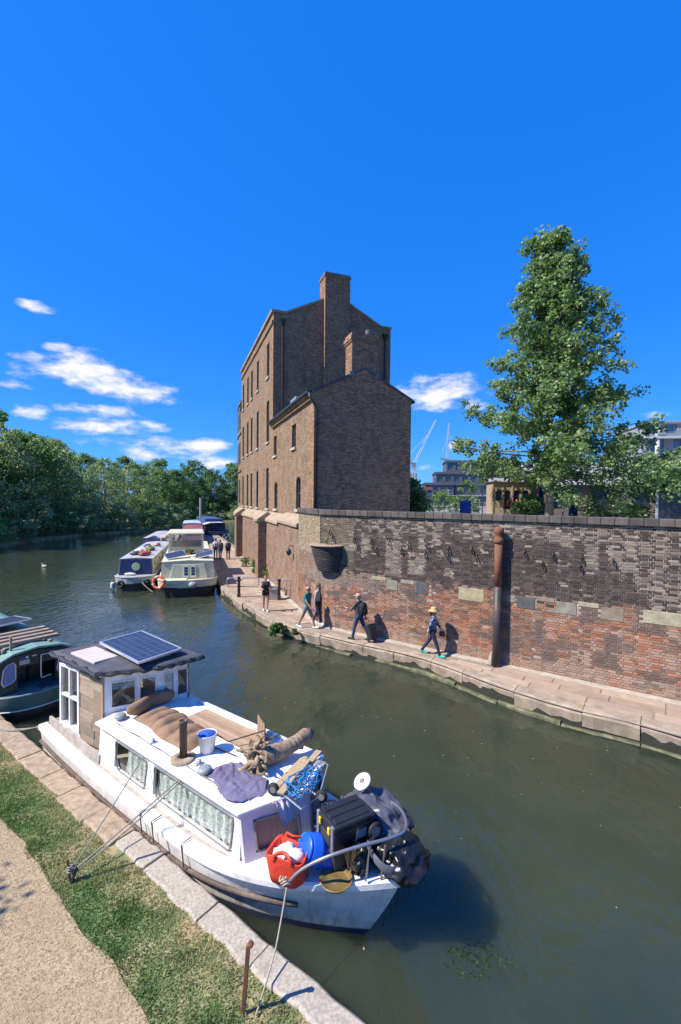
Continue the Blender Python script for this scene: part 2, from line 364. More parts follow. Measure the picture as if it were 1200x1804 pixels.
# water: murky green canal with small ripples
m, N, L, p = nodes('water'); p.inputs['Base Color'].default_value = (.026, .034, .019, 1); p.inputs['Roughness'].default_value = .03; p.inputs['IOR'].default_value = 1.42; p.subsurface_method = 'BURLEY'; p.inputs['Subsurface Weight'].default_value = .9; p.inputs['Subsurface Radius'].default_value = (1.2, 1.4, 1.0); p.inputs['Subsurface Scale'].default_value = 1.0
cl = tex(N, L, 'ShaderNodeTexNoise', .35, detail=5)
L.new(rampn(N, L, cl.outputs['Fac'], [(.35, (.028, .038, .024)), (.65, (.041, .050, .031))]), p.inputs['Base Color'])
w1 = tex(N, L, 'ShaderNodeTexNoise', 2.6, detail=3, rough=.5, mapscale=(1.0, .55, 1)); w2 = tex(N, L, 'ShaderNodeTexNoise', 9, detail=3, mapscale=(.8, .6, 1)); w3 = tex(N, L, 'ShaderNodeTexNoise', .5, detail=3)
amp = rampn(N, L, w3.outputs['Fac'], [(.35, .25), (.65, 1.0)])
mu = N.new('ShaderNodeMath'); mu.operation = 'MULTIPLY'; L.new(w2.outputs['Fac'], mu.inputs[0]); L.new(amp, mu.inputs[1])
b1 = bump(N, L, p, w1.outputs['Fac'], .6, .075); bump(N, L, p, mu.outputs[0], .6, .024, b1)

# ---------------------------------------------------------------- frames of reference
BO = Vector((0.21, 4.63, 0)); BX = Vector((.797, -.604, 0)); BY = Vector((.604, .797, 0)); BROT = math.atan2(-.604, .797)
def B(s, t, z=0.0): return BO - BX*s + BY*t + Vector((0, 0, z))     # near bank: s along the bank away from us, t out over the water
BANKZ, PATHZ, WALLTOP, YARDZ = .40, .50, 5.42, 4.35

# ---------------------------------------------------------------- water and terrain
w = MB(); w.quad((-400, -60, 0), (400, -60, 0), (400, 700, 0), (-400, 700, 0)); struct(w.build('water', 'water'))
bedm = MB(); bedm.quad((-900, -200, -2.2), (900, -200, -2.2), (900, 3500, -2.2), (-900, 3500, -2.2)); struct(bedm.build('ground', 'soil'))
# left bank (near part straight, far part curving with the canal)
edge = [B(-9, -.3), B(0, -.3), B(12, -.3), Vector((-25, 28, 0)), Vector((-38.2, 46, 0)), Vector((-39.2, 58, 0)), Vector((-38.3, 67, 0)), Vector((-34, 75, 0)), Vector((-31, 88, 0)), Vector((-31, 110, 0)), Vector((-36, 160, 0))]
poly = [(q.x, q.y) for q in edge]+[(-300, 300), (-300, -60), (2, -60)]
bk = MB(); bk.prism(poly, -1.9, BANKZ-.012); bank = struct(bk.build('left_bank', 'verge'))
# far end of the canal, where it bends out of sight
fe = MB(); fe.prism([(-40, 112), (-8, 104), (60, 104), (60, 400), (-300, 400), (-300, 301), (-60, 170)], -1.9, .55); struct(fe.build('far_bank', 'verge'))
# gravel path
gv = MB(); gp = [(-7, -1.45), (0, -1.42), (1.65, -1.33), (2.55, -1.27), (3.53, -1.3), (5.09, -1.22), (6.51, -1.24), (9, -1.3), (16, -1.3)]
gl = smoothline([Vector((a, b, 0)) for a, b in gp], 6); gl = [Vector((q.x, q.y+.05*fbm(q.x, 3, 0, 1.7), 0)) for q in gl]
gv.loft([[B(q.x, q.y, BANKZ+.004) for q in gl], [B(q.x, -6.5, BANKZ+.004) for q in gl]], closed=False, cap=False)
gpath = struct(gv.build('gravel_path', 'gravel'))
def gravel_edge(s):
    for a, b in zip(gl, gl[1:]):
        if a.x <= s <= b.x: return a.y+(b.y-a.y)*(s-a.x)/max(b.x-a.x, 1e-6)
    return -1.3
# coping stones of the near bank
cop = bpy.data.objects.new('bank_coping', None); col.objects.link(cop); struct(cop)
s = -3.2; k = 0
joints = [-3.2, -1.9, -.45, 1.27, 2.25, 3.57, 4.41, 5.3, 6.3, 7.15, 8.2, 9.3, 10.5, 11.8, 13.2, 14.6]
for a, b in zip(joints, joints[1:]):
    mb = MB(); ws = random.Random(k); n = 7; z = BANKZ+.03+ws.uniform(-.012, .012); wi = -.34-(.0 if a < 4 else .09)+ws.uniform(-.02, .02); rings = []
    for i in range(n+1):
        q = a+.012+(b-a-.024)*i/n; e0 = ws.uniform(-.015, .02); e1 = ws.uniform(-.03, .02); dz = ws.uniform(-.006, .006)
        rings.append([B(q, .02+e0, -.7), B(q, .02+e0, z-.03+dz), B(q, -.02+e0, z+dz), B(q, wi+.03+e1, z+dz-.004), B(q, wi+e1, z-.03), B(q, wi+e1, -.1)])
    mb.loft(rings); o = mb.build('coping_stone', 'stone_bank' if a < 4 else 'stone_bank_worn', cop, bevel=.006); k += 1
# grass on the verge: blades as one mass
def blades(name, n, srange, trange, hmin, hmax, parent=None):
    s = RNG.uniform(*srange, n); t = RNG.uniform(*trange, n); keep = []; cols = []
    for a, b in zip(s, t):
        ge = gravel_edge(a); rag = .07*fbm(a, b, 0, 3)
        inner = -.33-(0 if a < 4 else .09)
        if b < ge-.03+rag or b > inner+.05+.16*fbm(a, b*.5, 5, 1.6): keep.append(False); cols.append((0, 0, 0)); continue
        dry = fbm(a, b*1.6, 2, .55)*.9+.8*max(0, (b+.95)/.5)+.02+random.uniform(-.25, .25)
        d = min(1, max(0, dry)); g = lerp((.095, .19, .055), (.19, .27, .09), random.random())
        keep.append(random.random() > .55*d); cols.append(lerp(g, (.42, .34, .18), min(1, d*1.05)))
    keep = np.array(keep); s, t = s[keep], t[keep]; cols = np.array(cols)[keep]; n = len(s)
    base = np.array(BO)[None]-np.array(BX)[None]*s[:, None]+np.array(BY)[None]*t[:, None]; base[:, 2] = BANKZ-.012
    an = RNG.uniform(0, 6.283, n); wv = np.stack([np.cos(an), np.sin(an), np.zeros(n)], 1)*RNG.uniform(.005, .011, n)[:, None]
    lean = RNG.normal(0, .022, (n, 3)); lean[:, 2] = RNG.uniform(hmin, hmax, n)*np.array([1+1.6*max(0, fbm(a, b, 11, 2.4)) for a, b in zip(s, t)])
    v = np.stack([base-wv, base+wv, base+lean], 1).reshape(-1, 3)
    return tri_mesh(name, v, np.repeat(cols, 3, 0), 3)
def tri_mesh(name, v, c, k):
    me = bpy.data.meshes.new(name); nv = len(v); nf = nv//k
    me.vertices.add(nv); me.vertices.foreach_set('co', v.astype(np.float32).ravel()); me.loops.add(nv); me.loops.foreach_set('vertex_index', np.arange(nv, dtype=np.int32))
    me.polygons.add(nf); me.polygons.foreach_set('loop_start', np.arange(0, nv, k, dtype=np.int32)); me.update(calc_edges=True); me.validate()
    at = me.color_attributes.new('Col', 'FLOAT_COLOR', 'POINT'); at.data.foreach_set('color', np.concatenate([c, np.ones((len(c), 1))], 1).astype(np.float32).ravel())
    return me
gr = bpy.data.objects.new('grass', blades('grass', 90000, (-1.6, 12), (-1.5, -.1), .015, .038)); col.objects.link(gr); gr.data.materials.append(MAT['grass_blades'])
tag(gr, 'short green and straw coloured grass between gravel path and stone coping', 'grass', kind='stuff')
# loose stones on the gravel path
nn = 16000; s_ = RNG.uniform(-1.2, 9, nn); t_ = RNG.uniform(-4.2, -1.2, nn); ok = np.array([b < gravel_edge(a)+.06*random.random() for a, b in zip(s_, t_)]); s_, t_ = s_[ok], t_[ok]; nn = len(s_)
cen = np.array(BO)[None]-np.array(BX)[None]*s_[:, None]+np.array(BY)[None]*t_[:, None]; cen[:, 2] = BANKZ+.004; rad = RNG.uniform(.004, .010, nn)
tp = cen+np.array([0, 0, 1.0])*rad[:, None]; ring = []
for k in range(4):
    a = RNG.uniform(-.4, .4, nn)+k*1.5708; ring.append(cen+np.stack([np.cos(a), np.sin(a), np.full(nn, -.1)], 1)*(rad*1.2)[:, None])
tris = np.concatenate([np.stack([ring[k], ring[(k+1) % 4], tp], 1) for k in range(4)], 0).reshape(-1, 3)
cv = RNG.uniform(.55, 1.25, (nn, 1))*np.array([[.35, .265, .16]])*RNG.uniform(.9, 1.1, (nn, 3)); cv = np.repeat(np.concatenate([cv]*4, 0), 3, 0)
go = bpy.data.objects.new('loose_gravel', tri_mesh('loose_gravel', tris, cv, 3)); col.objects.link(go); go.data.materials.append(MAT['gravel_bits'])
tag(go, 'loose beige gravel stones on the path', 'gravel', kind='stuff')

# ---------------------------------------------------------------- towpath on the far side
kp = [P(x, y, 0) for x, y in [(1200, 1335), (1100, 1305), (1000, 1280), (880, 1240), (740, 1185), (600, 1150), (500, 1122), (440, 1088), (402, 1060), (385, 1040), (375, 1002), (368, 965)]]
kp = [Vector((19.5, .5, 0)), Vector((12.2, 6.6, 0))]+kp+[Vector((-22, 72, 0)), Vector((-31, 100, 0)), Vector((-34, 112, 0))]
kerbline = resample(smoothline(kp, 10), .25)
K = Vector((-.86, 19.2, 0)); WD = Vector((.814, -.581, 0)).normalized(); WN = Vector((WD.y, -WD.x, 0))      # corner, direction and outward normal of the retaining wall
WN = -WN if WN.y > 0 else WN
FD = Vector((-.339, .941, 0)); FN = Vector((-.941, -.339, 0)); FR = -FN                                       # canal facade: direction away, outward normal
ARC = 1.0
def wall_path(a, z):
    """point, tangent, normal of the wall face at a metres right of the corner (negative: round the corner along the building)"""
    if z > 3.45 or abs(a) > ARC:
        if a >= 0: return K+WD*a, WD, WN
        return K-FD*a, -FD, FN
    t = (a+ARC)/(2*ARC); p0, p1, p2 = K+FD*ARC, K, K+WD*ARC
    q = p0*(1-t)**2+p1*2*t*(1-t)+p2*t*t; d = ((p1-p0)*2*(1-t)+(p2-p1)*2*t).normalized(); nrm = Vector((d.y, -d.x, 0))
    if nrm.y > 0 and nrm.x > 0: nrm = -nrm
    if nrm.dot(WN+FN) < 0: nrm = -nrm
    return q, d, nrm
wallfoot = [wall_path(a, 1)[0] for a in np.arange(26, -34, -.25)]
tw = MB(); half = [(q.x, q.y) for q in kerbline]; back = [(q.x+2.2*FR.x, q.y+2.2*FR.y) for q in reversed(wallfoot)]
tw.loft([[Vector((q.x, q.y, PATHZ-.03)) for q in kerbline]], cap=False)
# ruled sheet between kerb and wall
def at(line, f):
    x = f*(len(line)-1); i = min(int(x), len(line)-2); return line[i]+(line[i+1]-line[i])*(x-i)
def nearest(line, p): return min(range(len(line)), key=lambda i: (line[i]-p).length)
wf2 = wallfoot+[wallfoot[-1]+FD*(.25*i)+Vector((-.04*i*.25, 0, 0)) for i in range(1, 260)]
pairs = []
j0 = 0
for q in kerbline:
    j = min(range(j0, min(j0+40, len(wf2))), key=lambda i: (wf2[i]-q).length); j0 = max(j0, j-1); pairs.append((q, wf2[j]))
tw = MB(); tw.loft([[Vector((a.x, a.y, PATHZ-.016)) for a, b in pairs], [Vector((b.x, b.y, PATHZ-.016))+(b-a).normalized()*.6 for a, b in pairs]], closed=False, cap=False)
towp = struct(tw.build('towpath', 'tarmac'))
tb = MB(); tb.loft([[Vector((a.x, a.y, z))+(b-a).normalized()*.05 for a, b in pairs] for z in (-2.1, PATHZ-.1)], closed=False, cap=False); tb.build('towpath_footing', 'mud', towp)
# kerb stones, footing stones and paving slabs, each a piece of its own
i = 0; rs = random.Random(3); idx = 0
def inward(i): a, b = pairs[i]; return (b-a).normalized()
while i < len(kerbline)-12:
    far = kerbline[i].y > 45; n = rs.choice([5, 6, 7, 8]) if not far else 16
    e = min(i+n, len(kerbline)-1); rings = []; zt = PATHZ+rs.uniform(-.012, .018); off = rs.uniform(-.03, .03); wdt = rs.uniform(.50, .60)
    for k in range(i, e+1):
        q = Vector(kerbline[k]); w_ = inward(k); tgt = (kerbline[min(k+1, len(kerbline)-1)]-kerbline[max(k-1, 0)]).normalized()
        if k == i: q += tgt*.008
        if k == e: q -= tgt*.008
        j = lambda: rs.uniform(-.014, .014)
        up = Vector((0, 0, 1))
        rings.append([q+w_*(off+.05+j())+up*(.085+j()), q+w_*(off+j()*1.6)+up*(zt-.11+j()*1.6), q+w_*(off+.05+j())+up*(zt-.025), q+w_*(off+.11)+up*zt, q+w_*wdt+up*(zt-.002), q+w_*wdt+up*.085])
    kb = MB(); kb.loft(rings); kb.build('kerb_stone', 'stone_kerb', towp); i = e
i = 0
while i < len(kerbline)-12 and kerbline[i].y < 34:
    n = rs.choice([3, 4, 5, 6, 7]); e = i+n; rings = []; off = rs.uniform(-.13, .05); zt = rs.uniform(.03, .12)
    if rs.random() < .85:
        for k in range(i, e+1):
            q = Vector(kerbline[k]); w_ = inward(k); up = Vector((0, 0, 1)); j = rs.uniform(-.025, .025)
            if k == e: q -= (kerbline[k]-kerbline[k-1]).normalized()*.03
            rings.append([q+w_*(off+j-.02)-up*.5, q+w_*(off+j)+up*(zt-.03), q+w_*(off+.04+j)+up*zt, q+w_*.2+up*zt, q+w_*.2-up*.5])
        kb = MB(); kb.loft(rings); kb.build('footing_stone', 'stone_algae', towp)
    i = e
# slabs
for row, (f0, f1, st) in enumerate([(.0, .36, 5), (.36, .70, 4), (.70, 1.0, 6)]):
    i = row*2
    while i < len(pairs)-8 and pairs[i][0].y < 48:
        n = st+rs.choice([-1, 0, 1]); e = min(i+n, len(pairs)-1); zt = PATHZ+rs.uniform(-.004, .004); pts = []
        for (k, f) in ((i, f0), (e, f0), (e, f1), (i, f1)):
            a, b = pairs[k]; w_ = (b-a).normalized(); a2 = a+w_*.58; b2 = b-w_*.24; pts.append(a2+(b2-a2)*f)
        cen = sum(pts, Vector())/4; pts = [cen+(q-cen)*(1-.026/max((q-cen).length, .1)) for q in pts]
        if (pts[1]-pts[0]).cross(pts[2]-pts[1]).z < 0: pts = pts[::-1]
        if min((pts[k]-pts[(k+1) % 4]).length for k in range(4)) > .12:
            sb = MB(); sb.hexa([Vector((q.x, q.y, PATHZ-.06)) for q in pts], [Vector((q.x, q.y, zt)) for q in pts]); sb.build('paving_slab', 'slab%d' % rs.randrange(4), towp)
        i = e
ed = MB(); pr = [b-(b-a).normalized()*.10 for a, b in pairs if a.y < 60]; pi = [b+(b-a).normalized()*.05 for a, b in pairs if a.y < 60]
ed.loft([[Vector((q.x-.13*(p_.x-q.x)/.15, q.y-.13*(p_.y-q.y)/.15, PATHZ-.05)) for q, p_ in zip(pr, pi)], [Vector((q.x-.13*(p_.x-q.x)/.15, q.y-.13*(p_.y-q.y)/.15, PATHZ+.012)) for q, p_ in zip(pr, pi)], [Vector((q.x, q.y, PATHZ+.06)) for q in pi]], closed=False, cap=False)
ed.build('wall_edging', 'stone_pale', towp)

# ---------------------------------------------------------------- the retaining wall: real bricks
def wpx(px, py):
    d = fwd+rgt*((px-CX)/F)-upv*((py-CY)/F); o = Vector((0, 0, H)); t = (K-o).dot(WN)/d.dot(WN); q = o+d*t; return (q-K).dot(WD), q.z
PALE = [(wpx(a, b), wpx(c, e)) for a, b, c, e in [(637, 925, 652, 969), (666, 938, 680, 946), (693, 938, 708, 948), (682, 954, 704, 1014), (735, 932, 747, 938), (742, 938, 748, 971), (722, 973, 746, 1014), (599, 956, 626, 969),
        (818, 940, 842, 948), (853, 941, 870, 951), (993, 955, 1010, 962), (1040, 955, 1048, 1000), (1085, 970, 1095, 1000), (785, 1000, 800, 1018), (795, 983, 808, 990), (840, 990, 850, 998), (760, 940, 770, 965)]]
STONES = [wpx(a, b)+wpx(c, e) for a, b, c, e in [(808, 1033, 853, 1060), (893, 1049, 908, 1060), (910, 1051, 943, 1074), (980, 1060, 1016, 1085), (1058, 1068, 1100, 1095), (1133, 1072, 1205, 1104), (656, 1014, 681, 1025), (706, 1019, 730, 1031), (733, 1025, 755, 1047), (682, 1020, 701, 1041), (945, 1055, 978, 1063), (1018, 1065, 1056, 1074)]]
stone_rects = []
for k, (a0, z0, a1, z1) in enumerate(STONES):
    snap = lambda z: .5+round((min(z0, z1, 9) if False else z-.5)/.075)*.075
    stone_rects.append((a0, a1, snap(min(z0, z1)), max(snap(max(z0, z1)), snap(min(z0, z1))+.15)))
RB = wpx(1090, 990)[0]
def wall_colour(a, z, rr):
    """paint of each brick: soot-black above, red below, pale repairs"""
    n1 = fbm(a, z, 1, .55); n2 = fbm(a*.9, z*1.4, 7, 1.5); h = rr.random()
    red = lerp((.30, .105, .050), (.37, .19, .11), h) if rr.random() < .60+.9*fbm(a, z*1.3, 15, .9) else lerp((.16, .085, .055), (.28, .16, .10), h)
    if n1 > .12 and rr.random() < .6: red = lerp(red, (.36, .27, .215), rr.uniform(.3, .9))
    if n2 > .15: red = lerp(red, (.12, .09, .075), min(.85, (n2-.15)*3+rr.uniform(0, .35)))
    red = lerp(red, (.15, .10, .08), min(.7, max(0, (z-2.35)*.9+.5*n1))*rr.uniform(.4, 1))
    if z < .95: red = lerp(red, (.36, .29, .23), rr.uniform(.1, .6))
    drk = lerp((.045, .034, .028), (.10, .074, .058), h)
    if rr.random() < .14: drk = lerp(drk, (.13, .075, .058), rr.random())
    pale = lerp((.20, .155, .115), (.38, .31, .235), h)
    split = 2.86+.16*fbm(a, 0, 3, .5)+rr.gauss(0, .10)
    if z < split: 
        c = red
        if a < 3 and z > 2.3: c = lerp(red, (.25, .215, .17), rr.uniform(.2, .8))
        return c, lerp((.42, .345, .28), (.26, .19, .15), min(1, max(0, .5+n1)))
    c = drk
    pr = 0.03
    if z > 4.62+.14*fbm(a, 1, 0, .9): pr = .5 if a > 1.6 else .12
    if a > RB+(3.9-z)*.75+.3*fbm(a, z, 4, 1.2) and z < 4.7: pr = .42
    for (p0, p1) in PALE:
        if min(p0[0], p1[0])-.05 < a < max(p0[0], p1[0])+.05 and min(p0[1], p1[1])-.03 < z < max(p0[1], p1[1])+.03: pr = .85
    if fbm(a, z*.6, 9, 1.1) > .62: pr = max(pr, .6)
    if a < 1.7 and z > 3.2: c = lerp(drk, (.20, .155, .10), rr.uniform(.35, .95))
    if a < 0: c = lerp((.23, .175, .10), (.36, .29, .185), h) if z > 3.4 else lerp((.20, .12, .08), (.27, .20, .15), h)
    if rr.random() < pr+.5*max(0, fbm(a*.8, z*1.5, 21, 1.3))*(pr > .1): c = lerp(c, pale, rr.uniform(.35, .95))
    return c, ((.20, .18, .165) if pr < .2 and a > 0 else (.40, .35, .29))
wallr = thing('retaining_wall', 'long brick canal wall, sooty black above and red below', 'wall', K)
mass = MB(); singles = []; rr = random.Random(11)
A0, A1 = -3.55, 13.2; z = .5; row = 0; CH = .075
while z < 5.19:
    a = A0+(0 if row % 2 else .17)-.3; kind = row % 2
    while a < A1:
        w_ = .215 if kind else .1025
        x0, x1 = max(a, A0), min(a+w_, A1); kind = 1-kind; a += w_+.010
        if x1-x0 < .04: continue
        am, zm = (x0+x1)/2, z+.0325
        if any(s0 < am < s1 and t0 < zm < t1 for s0, s1, t0, t1 in stone_rects): continue
        c, mo = wall_colour(am, zm, rr)
        if rr.random() < .012 and z < 2.8: continue
        q, d, nr = wall_path(am, zm); hw = (x1-x0)/2; pr = .012+rr.uniform(-.005, .006); h0 = Vector((0, 0, .0325*rr.uniform(.95, 1.0)))
        cpt = q+Vector((0, 0, zm)); tilt = d*hw
        vs = [cpt-tilt-h0-nr*.03, cpt+tilt-h0-nr*.03, cpt+tilt+h0-nr*.03, cpt-tilt+h0-nr*.03]
        e = .004; vs2 = [cpt-tilt*(1-e/hw)-h0*.9+nr*pr, cpt+tilt*(1-e/hw)-h0*.9+nr*pr, cpt+tilt*(1-e/hw)+h0*.9+nr*pr, cpt-tilt*(1-e/hw)+h0*.9+nr*pr]
        if w_ > .2 and x1-x0 > .21 and 7.0 < am < 11.7 and len(singles) < 300 and .75 < z < 2.7 and rr.random() < .62:
            singles.append((cpt, c, pr)); continue
        vs = [v-K for v in vs+vs2]
        mass.add(vs, [(4, 5, 6, 7), (0, 1, 5, 4), (1, 2, 6, 5), (2, 3, 7, 6), (3, 0, 4, 7)], c)
    z += CH; row += 1
tag(mass.build('brick_courses', 'brick_mass', wallr), kind='stuff')
ob = MB(); hb, e = .1075, .004
ob.add([(-hb, .03, -.0325), (hb, .03, -.0325), (hb, .03, .0325), (-hb, .03, .0325), (-hb+e, -.012, -.029), (hb-e, -.012, -.029), (hb-e, -.012, .029), (-hb+e, -.012, .029)], [(4, 5, 6, 7), (0, 1, 5, 4), (1, 2, 6, 5), (2, 3, 7, 6), (3, 0, 4, 7)])
bme = ob.mesh('brick'); bme.materials.append(MAT['brick_one']); wang = math.atan2(WD.y, WD.x)
for cpt, c, pr in singles:
    o = bpy.data.objects.new('brick', bme); col.objects.link(o); o.parent = wallr; o.location = cpt-K+WN*(pr-.012); o.rotation_euler = (0, 0, wang); o.color = (*c, 1)
# mortar bed behind the bricks
mo = MB(); na = int((A1-A0)/.12); nzz = 34
def mgrid(za, zb, nz_):
    for i in range(na):
        for j in range(nz_):
            a, b = A0+(A1-A0)*i/na, A0+(A1-A0)*(i+1)/na; c0, c1 = za+(zb-za)*j/nz_, za+(zb-za)*(j+1)/nz_
            pts = [(a, c0), (b, c0), (b, c1), (a, c1)]; colr = wall_colour((a+b)/2, (c0+c1)/2, rr)[1]
            mo.add([wall_path(x, min(max(y, za+.001), zb-.001) if zb < 4 else 4)[0]+Vector((0, 0, y))-K for x, y in pts], [(0, 1, 2, 3)], colr)
mgrid(.3, 3.45, 22); mgrid(3.45, 5.22, 12)
mo.build('mortar_bed', 'mortar_mass', wallr)
# wall body, stone blocks, coping
wb = MB(); wb.prism([((K+WD*a+WN*-.06-K).x, (K+WD*a+WN*-.06-K).y) for a in (.75, 13.2)]+[((WD*a+WN*-.7).x, (WD*a+WN*-.7).y) for a in (13.2, .75)], -.3, 5.2); wb.build('wall_core', 'brick_base', wallr)
wb = MB(); wb.prism([((WD*a+WN*o_).x, (WD*a+WN*o_).y) for a, o_ in ((13.2, 0), (30, 0), (30, -.7), (13.2, -.7))], -.3, 5.2); wb.build('wall_extension', 'brick_base', wallr)
for k, (s0, s1, t0, t1) in enumerate(stone_rects):
    sb = MB(); sb.box(WD*((s0+s1)/2)+WN*-.03+Vector((0, 0, (t0+t1)/2-.005)), (abs(s1-s0)-.02, .10, t1-t0-.012), Matrix.Rotation(wang, 3, 'Z'))
    c = [(.40, .35, .21), (.34, .30, .24), (.10, .105, .10), (.28, .26, .20), (.27, .22, .16), (.42, .37, .25)][k % 6]
    M('wall_stone%d' % k, c, tuple(x*.6 for x in c), .9, scale=5, bmp=.5, stain=tuple(x*.4 for x in c), stain_amt=.6, sscale=4); sb.build('stone_block', 'wall_stone%d' % k, wallr, bevel=.008)
M('coping_brick', (.13, .105, .09), (.07, .06, .055), .9, scale=3, bmp=.5, bscale=30)
M('coping_brick_b', (.085, .072, .065), (.05, .045, .042), .9, scale=3, bmp=.5, bscale=30)
a = -3.55; k = 0
while a < 30:
    L_ = .345 if a < 14 else 4.0
    for (b0, b1) in ([(a, min(a+L_, 0))] if a < 0 else [(a, a+L_)]):
        if b1-b0 < .05: continue
        D_, N_ = (WD, WN) if b0 >= 0 else (-FD, FN)
        ang = math.atan2(D_.y, D_.x); m_ = D_*((b0+b1)/2)+N_*-.16
        if b0 < 0: m_ = FD*(-(b0+b1)/2)+FN*-.16
        cb = MB(); h_ = .215+.006*math.sin(k*2.3); cb.box(m_+Vector((0, 0, 5.2+h_/2)), (b1-b0-.008, .52, h_), Matrix.Rotation(ang, 3, 'Z')); cb.build('coping_stone', ['coping_brick', 'coping_brick_b'][(k*7 % 5) % 2], wallr, bevel=.02, seg=2)
    a = min(a+L_, 0) if a < 0 and a+L_ > 0 else a+L_
    if abs(a) < .01: a = 0.0001
    k += 1
rt = MB(); rt.box(FD*1.9+FN*-.33+Vector((0, 0, 4.6)), (3.3, .5, 1.2), Matrix.Rotation(math.atan2(FD.y, FD.x), 3, 'Z')); rt.build('return_core', 'brick_base', wallr)
# iron hooks on the wall
for (px, py) in [(583, 938), (588, 948), (625, 952), (632, 965), (655, 955), (664, 970), (687, 958), (708, 971), (721, 960), (754, 962), (750, 977), (791, 968), (790, 982), (832, 970), (841, 985), (925, 975), (956, 995), (975, 980), (1025, 985), (1022, 1000), (1080, 990)]:
    a_, z_ = wpx(px, py); hk = MB(); q = WD*a_+Vector((0, 0, z_)); up = Vector((0, 0, 1))
    hk.tube([q-WN*.02+up*.10, q+WN*.09+up*.10, q+WN*.13+up*.05+WD*.01, q+WN*.11-up*.06+WD*.03, q+WN*.06-up*.13+WD*.05], [.022, .022, .024, .022, .014], 6)
    hk.build('wall_hook', 'iron_dark', wallr)
# corbel on the corner
cb = thing('corner_corbel', 'half round corbel of stepped brick under a stone cap on the wall corner', 'corbel', K+WD*.46)
M('corbel_brick', (.075, .062, .055), (.035, .03, .03), .9, scale=6, bmp=.6, bscale=30); M('corbel_brick_b', (.12, .075, .055), (.055, .045, .04), .9, scale=6, bmp=.6, bscale=30)
nco = 14
for k in range(nco):
    f = k/(nco-1); ru = .52+.22*math.sin(f*1.45); ro = .25+.42*f**.8; z0 = 2.84+k*.078; pts = []
    for i in range(17):
        th = math.pi*i/16; q = WD*(ru*math.cos(th))+WN*(ro*math.sin(th)**.8)-WN*.02-WD*.25*(1-f)*0; pts.append((q.x, q.y))
    pts += [((WD*-ru-WN*.3).x, (WD*-ru-WN*.3).y), ((WD*ru-WN*.3).x, (WD*ru-WN*.3).y)]
    c_ = MB(); c_.prism(pts, z0, z0+.068); c_.build('corbel_course', ['corbel_brick', 'corbel_brick_b'][(k*5 % 7) == 0], cb)
pts = [((WD*(.80*math.cos(math.pi*i/16))+WN*(.73*math.sin(math.pi*i/16)**.8)).x, (WD*(.80*math.cos(math.pi*i/16))+WN*(.73*math.sin(math.pi*i/16)**.8)).y) for i in range(17)]
c_ = MB(); c_.prism(pts, lambda x, y: 3.935, lambda x, y: 3.99+.0*x); c_.build('cap_stone', 'stone_ledge', cb, bevel=.015)
# tall steel post against the wall
a_, z_ = wpx(879, 1150); po = thing('steel_post', 'tall rusty steel pipe post standing against the canal wall', 'post', (K+WD*wpx(879, 1150)[0]+WN*.26).to_tuple()[:2]+(PATHZ,), wang)
pb = MB(); pb.lathe([(.13, 0), (.13, 2.6)], 16); pb.build('pipe_lower', 'steel_rust', po, True)
pb = MB(); pb.lathe([(.125, 2.6), (.125, 4.05)], 16); pb.build('pipe_upper', 'rust', po, True)
pb = MB(); pb.lathe([(.15, 4.0), (.17, 4.04), (.17, 4.12), (.14, 4.16), (.12, 4.2), (.12, 4.28), (.16, 4.34), (.15, 4.46), (.08, 4.52), (.01, 4.53)], 16); pb.build('pipe_cap', 'rust', po, True)
for zz in (1.9, 4.2): pb = MB(); pb.bb((-.05, .1, zz), (.05, .3, zz+.09)); pb.build('bracket', 'iron_dark', po)
fw = MB(); fw.hexa([(-.3, -.05, 0), (-.14, -.05, 0), (-.14, .12, 0), (-.3, .12, 0)], [(-.2, 0, .42), (-.14, 0, .42), (-.14, .1, .42), (-.2, .1, .42)]); fw.build('splash_block', 'stone_pale', po, bevel=.02)

# yard behind the wall and open ground beyond
yd = MB(); yq = [K+WN*-.65+WD*.5, K+WD*30+WN*-.65, Vector((400, -20, 0)), Vector((700, 1500, 0)), Vector((-120, 1500, 0)), Vector((-10, 70, 0)), K+FD*28+FR*1.2, K+FD*4+FR*.9]
yd.prism([(q.x, q.y) for q in yq], -1.8, YARDZ); M('yard', (.26, .24, .21), (.20, .185, .16), .95, scale=3); struct(yd.build('yard_ground', 'yard'))
# ---------------------------------------------------------------- the brick warehouse
GO = Vector((-1.30, 21.7, 0)); GA = math.atan2(FR.y, FR.x)            # near corner of the low wing; local x runs along the gable, y away along the canal
bld = thing('brick_warehouse', 'tall brown brick warehouse with gabled low wing and chimneys', 'building', GO, GA)
M('window_frame', (.10, .095, .085), rough=.6); M('roof_slate', (.06, .06, .07), rough=.6, scale=6)
glassmat('window_glass', (.012, .013, .015), .08)
m_, N, L, p = nodes('window_dark'); p.inputs['Base Color'].default_value = (.02, .018, .016, 1); p.inputs['Roughness'].default_value = .7
def sheet_facade(name, y0, y1, z0, z1, ops, x, mat, parent, t=.35):
    """canal facade at local x, running from y0 to y1"""
    w_ = MB(); w_.wall(y1-y0, z0, z1, t, [(a-y0, b-y0, c, d) for a, b, c, d in ops])
    # local wall frame (x along, y thickness) -> building (y along, x thickness)
    w_.v = [(x+v[1], y0+v[0], v[2]) for v in w_.v]; w_.f = [tuple(reversed(f)) for f in w_.f]
    return w_.build(name, mat, parent)
